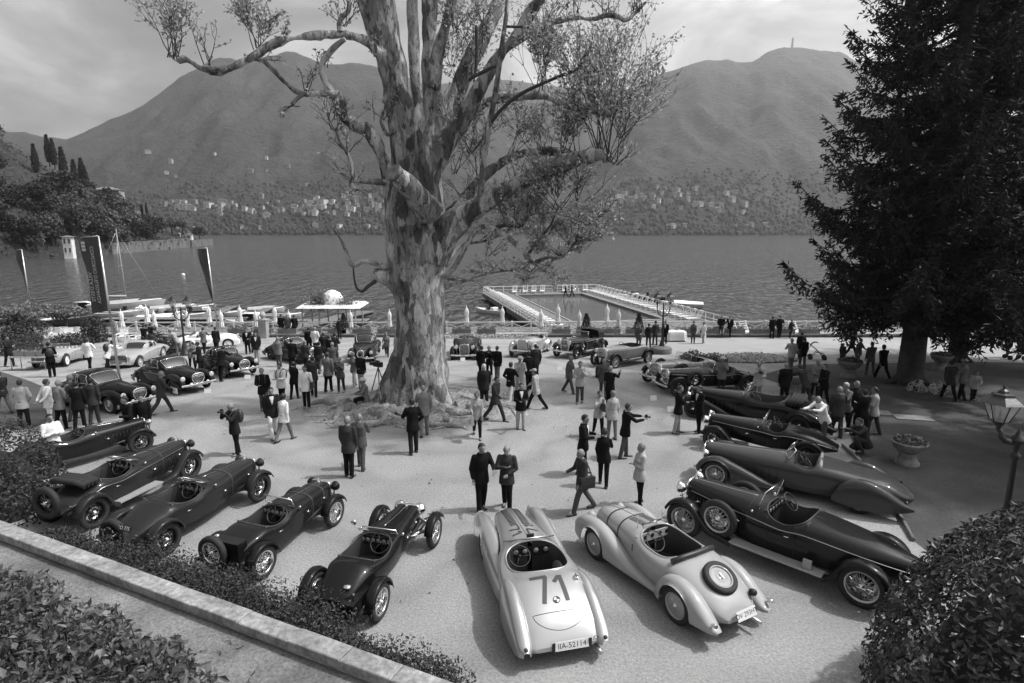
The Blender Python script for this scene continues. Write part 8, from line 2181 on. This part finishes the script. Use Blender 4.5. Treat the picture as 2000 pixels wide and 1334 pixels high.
 (1663, 838, 270, 'stand', 'm', 'd', 'd', 'wB', 'bald man in dark jumper facing out among the talkers'),
 (1681, 854, 95, 'ease', 'm', 'k', 'k', 'k', 'man in black seen from behind in the circle of talkers'),
 (1703, 849, 150, 'hold', 'm', 'l', 'c', 'd', 'man in light jacket at the right of the talkers'),
 (1687, 888, 190, 'crouch', 'm', 'c', 'c', 'd', 'man crouching on the lawn near the urn of pansies'),
 (1543, 724, 95, 'stand', 'm', 'l', 'm', 'g', 'man in light shirt and trousers behind the flower urn'),
 (1566, 720, 100, 'ease', 'm', 'k', 'g', 'k', 'person in black top beside the light shirt', 'sb'),
 (1562, 702, 60, 'stand', 'm', 'k', 'd', 'k', 'person in black pushing the baby stroller'),
 (1643, 712, 275, 'stand', 'm', 'c', 'k', 'd', 'child in dark clothes under the spruce branches', '', .72),
 (1661, 700, 300, 'walk', 'm', 'd', 'd', 'k', 'man in dark clothes walking under the spruce branches'),
 (1674, 716, 280, 'stand', 'f', 'g', 'g', 'bL', 'woman in grey under the spruce branches'),
 (1698, 733, 90, 'stand', 'm', 'g', 'g', 'g', 'man in grey jacket left of the spruce trunk'),
 (1722, 740, 95, 'walk', 'm', 'k', 'k', 'k', 'man in black suit left of the spruce trunk'),
 (1507, 661, 100, 'stand', 'm', 'k', 'k', 'k', 'dark figure at the end wall, left of two'),
 (1521, 660, 260, 'ease', 'm', 'k', 'k', 'd', 'dark figure at the end wall, right of two'),
 (1543, 661, 270, 'stand', 'f', 'd', 'd', 'k', 'small dark figure by the end wall next to the spruce', '', .85),
 (1407, 659, 250, 'pockets', 'm', 'k', 'g', 'k', 'man in black leaning at the end wall, left'),
 (1424, 659, 230, 'stand', 'm', 'kw', 'k', 'k', 'man in black suit at the end wall, right'),
 (1353, 671, 260, 'stand', 'f', 'g', 'g', 'k', 'woman in grey suit by the white clothed table'),
 (1373, 671, 200, 'ease', 'f', 'w', 'w', 'd', 'woman in white dress and coat', 'skirt'),
 (1247, 682, 260, 'stand', 'm', 'g', 'g', 'd', 'man in grey by the lamp near the pool, left'),
 (1266, 678, 100, 'stand', 'm', 'd', 'd', 'k', 'man in dark suit by the lamp near the pool'),
 (1279, 674, 120, 'ease', 'm', 'c', 'c', 'k', 'man just left of the lamp near the pool'),
 (1298, 672, 240, 'stand', 'm', 'kw', 'k', 'k', 'man in black suit right of the lamp near the pool'),
 (1851, 781, 80, 'walk', 'm', 'c', 'k', 'k', 'person in dark top walking on the shaded lawn'),
 (1877, 781, 150, 'ease', 'm', 'm', 'd', 'd', 'man in pale hat and shirt on the shaded lawn', 'hat'),
 (1899, 783, 250, 'stand', 'm', 'l', 'd', 'k', 'child in white sleeves on the shaded lawn', '', .74),
 (1966, 698, 200, 'stand', 'm', 'g', 'g', 'k', 'far person near the carriage at the right edge'),
]
for r in T_: person(*r)
p = on(112, 920); person(0, 0, 330, 'crossed', 'm', 'w', 'd', 'k', 'young man in white shirt with folded arms behind the first roadster', at=p)
p = on(716, 800); person(0, 0, 200, 'sit', 'm', 'm', 'k', 'g', 'man in pale jacket and hat sitting on the tree roots', 'hat', at=p)
p = on(1165, 700); person(0, 0, 250, 'sit', 'm', 'c', 'g', 'wB', 'bald man sitting on the running board of the black car', at=p)
p = on(1172, 735); person(0, 0, 250, 'sit', 'm', 'dw', 'd', 'k', 'man in white shirt and waistcoat sitting by the light tourer', at=p)
for u, l in ((1105, 'dark figure walking on the far pool deck'), (1117, 'second figure walking on the far pool deck')):
    p = atz(u, 581, QZ); person(0, 0, 200, 'stroll', 'm', 'k' if u == 1105 else 'g', 'k', 'k', l, at=p)
# ================================================================== SMALL FURNITURE
b = on(1318, 666)
t = thing('cloth_table', 'small table under a white cloth near the pool lamp', 'table', b)
rows = []
for z, k in ((.76, .98), (.74, 1.0), (.45, 1.04), (.12, 1.1)):
    rows.append([Vector((.75 * k * math.copysign(abs(math.cos(a)) ** .35, math.cos(a)) * (1 + .03 * math.sin(9 * a)), .5 * k * math.copysign(abs(math.sin(a)) ** .35, math.sin(a)) * (1 + .03 * math.sin(9 * a)), z)) for a in [2 * math.pi * j / 48 for j in range(48)]])
mb = MB().grid(rows, closed=True); mb.add(rows[0], [tuple(range(48))]); mb.obj('tablecloth', cloth_white, t)
for x in (-.6, .6):
    for y in (-.38, .38): MB().tube([(x, y, 0), (x, y, .7)], .025, 6).obj('leg', wood, t)
for x, y, r in ((-.3, .1, .05), (.1, -.1, .06), (.35, .15, .04)): MB().lathe([(r, .77), (r * .9, .86), (.001, .87)], n=10).obj('cup', white, loc=b + Vector((x, y, 0)), label=f'small pale {"jug" if r > .05 else "cup"} on the clothed table, {"left" if x < 0 else "middle" if x < .2 else "right"} one', cat='cup')
b = on(66, 722)
t = thing('folding_table', 'long plain table with boxes at the left shrubbery', 'table', b)
MB().box((0, 0, .74), (2.0, .8, .04)).obj('tabletop', grey_paint, t)
for x in (-.9, .9):
    for y in (-.32, .32): MB().tube([(x, y, 0), (x, y, .72)], .02, 6).obj('leg', steel, t)
for k, (x, w) in enumerate(((-.55, .5), (.05, .55), (.62, .45))):
    c = thing('planter_trough', ('pale trough on the table, left one', 'pale trough on the table, middle one', 'pale trough on the table, right one')[k], 'trough', b + Vector((x, .05, .76)))
    MB().add([(-w / 2, -.2, 0), (w / 2, -.2, 0), (w / 2, .2, 0), (-w / 2, .2, 0), (-w * .56, -.25, .3), (w * .56, -.25, .3), (w * .56, .25, .3), (-w * .56, .25, .3)], [(3, 2, 1, 0), (0, 1, 5, 4), (1, 2, 6, 5), (2, 3, 7, 6), (3, 0, 4, 7), (4, 5, 6, 7)]).obj('box', grey_paint, c)
    pp = np.stack([RNG.uniform(-w / 2, w / 2, 60), RNG.uniform(-.2, .2, 60), RNG.uniform(.28, .42, 60)], 1)
    link('plants', leaf_mesh('plants', pp, UPV, .16, fl_leaf, .8), c, kind='stuff')
# white garden armchairs
def armchair_mesh():
    f = MB()
    for x in (-.26, .26):
        for y in (-.28, .28): f.box((x, y, .22 if x > 0 else .3), (.05, .05, .44 if x > 0 else .6))
    for y in (-.3, .3): f.box((0, y, .62), (.6, .08, .04)); f.box((.26, y, .5), (.05, .05, .24))
    s_ = MB()
    for q in range(5): s_.box((.22 - .11 * q, 0, .42), (.09, .54, .03))
    b_ = MB()
    for q in range(6): b_.beam((-.27, -.25 + .1 * q, .42), (-.42, -.25 + .1 * q, .98), .08, .025)
    b_.beam((-.42, -.3, .98), (-.42, .3, .98), .05, .07)
    return f.mesh('frame', white), s_.mesh('seat', white), b_.mesh('backrest', white)
AM = armchair_mesh()
def armchair(u, v, rz, label):
    o = thing('garden_chair', label, 'chair', on(u, v), rz, 'white garden armchairs')
    for n_, m_ in zip(('frame', 'seat', 'backrest'), AM): link(n_, m_, o)
for u, v, rz, l in ((93, 666, -1.2, 'white slatted garden chair furthest left by the shrubs'), (106, 668, -1.8, 'white garden chair second from the left shrubs'), (120, 666, -1.5, 'white garden chair in the middle of the row by the wall'), (134, 668, -1.2, 'white garden chair right of the middle one'), (148, 666, -1.7, 'white garden chair nearest to the banner'), (160, 667, -1.3, 'white garden chair touching the dark shrub'), (8, 668, -1.4, 'white garden chair at the very left edge'), (20, 666, -1.7, 'white garden chair next to the left edge'), (240, 668, -1.4, 'white garden chair beside the woman in light dress'), (266, 672, -1.9, 'white garden chair behind the pale coupe')):
    armchair(u, v, rz, l)
# pale sun beds leaning on the right wall
for u, l in ((1440, 'white deck chair behind the right wall, left of two'), (1462, 'white deck chair behind the right wall, right of two'), (1531, 'white deck chair behind the far figures'), (1560, 'white deck chair nearest the spruce branches')):
    p = atY(u, 640, FY - .9); lounger(Vector((p.x, FY - 1.0, DZ)), -math.pi / 2 + .2, l, 'deck chairs behind the right wall')
# topiary cones on stone plinths
for u, v, l in ((1145, 650, 'dark clipped cone on a plinth in front of the pool'), (1247, 656, 'dark clipped cone on a plinth left of the pool lamp'), (672, 652, 'dark clipped cone right of the kiosk')):
    p = atY(u, v, WALL_Y - .05); o = thing('topiary', l, 'topiary', (p.x, WALL_Y, wall_top + .12))
    MB().box((0, 0, .18), (.5, .5, .36)).box((0, 0, .38), (.6, .6, .06)).obj('plinth', stone, o)
    n = 700; q = RNG.uniform(0, 1, n); a = RNG.uniform(0, 6.283, n); r = .34 * (1 - q) ** .8 + .03
    link('foliage', leaf_mesh('foliage', np.stack([np.cos(a) * r, np.sin(a) * r, .42 + q * 1.1], 1), np.stack([np.cos(a), np.sin(a), a * 0 + .4], 1), .13, tree_leaf[0], .5, .6), o)
p = atY(517, 662, WALL_Y - .5)
o = thing('gate_pillar', 'stone pillar with round finial by the terrace wall', 'pillar', (p.x, WALL_Y - .55, gz(WALL_Y)))
MB().box((0, 0, .7), (.6, .6, 1.4)).obj('shaft', stone, o); MB().box((0, 0, 1.45), (.74, .74, .1)).obj('cap', stone, o)
MB().lathe([(.2, 1.5), (.12, 1.56), (.24, 1.72), (.26, 1.84), (.16, 2.0), (.05, 2.08), (.001, 2.1)], n=16).obj('finial', stone, o)
# film camera on its tripod
b = on(741, 775)
o = thing('film_camera', 'black film camera on a tripod beside the plane tree', 'camera', b, 2.6)
MB().box((0, 0, 1.42), (.42, .16, .2)).box((.02, 0, 1.56), (.2, .05, .05)).obj('camera_body', cam_m, o)
MB().lathe([(.07, .2), (.075, .36), (.09, .37), (.09, .42), (.001, .41)], n=14, M=Matrix.Translation((0, 0, 1.42)) @ Matrix.Rotation(math.pi / 2, 4, 'Y')).obj('lens', cam_m, o)
MB().box((-.12, .12, 1.5), (.16, .05, .1)).obj('viewfinder', cam_m, o)
for a in (0.3, 2.4, 4.5): MB().tube([(0, 0, 1.3), (math.cos(a) * .42, math.sin(a) * .42, 0)], .022, 6).obj('tripod_leg', cam_m, o)
# pushchairs
def stroller(u, v, rz, label):
    o = thing('pushchair', label, 'pushchair', on(u, v), rz)
    f = MB()
    for y in (-.22, .22):
        f.tube([(.42, y, .14), (-.05, y, .62), (-.55, y, 1.02)], .016, 6); f.tube([(-.32, y, .14), (.02, y, .56)], .016, 6)
    f.tube([(-.55, -.22, 1.02), (-.55, .22, 1.02)], .016, 6); f.obj('frame', iron, o)
    MB().grid([[Vector((x, y, z)) for y in (-.2, 0, .2)] for x, z in ((.42, .36), (.2, .42), (-.06, .45), (-.28, .86), (-.3, 1.0))]).obj('seat', canvas, o)
    MB().grid([[Vector((-.1 - .3 * math.cos(a), y, .72 + .34 * math.sin(a))) for y in (-.22, 0, .22)] for a in np.linspace(0, 2.0, 8)]).obj('canopy', canvas, o)
    wm_ = MB().lathe([(.14, -.025), (.14, .025), (.1, .03), (.02, .03), (.02, -.03), (.1, -.03), (.14, -.025)], n=16, axis='Y').mesh('wheel', rubber)
    for x, y in ((.42, .24), (.42, -.24), (-.34, .24), (-.34, -.24)): link('wheel', wm_, o, (x, y, .14))
stroller(1594, 702, -.4, 'dark baby stroller pushed past the spruce branches')
stroller(1982, 702, 3.0, 'low baby carriage at the right edge under the spruce')
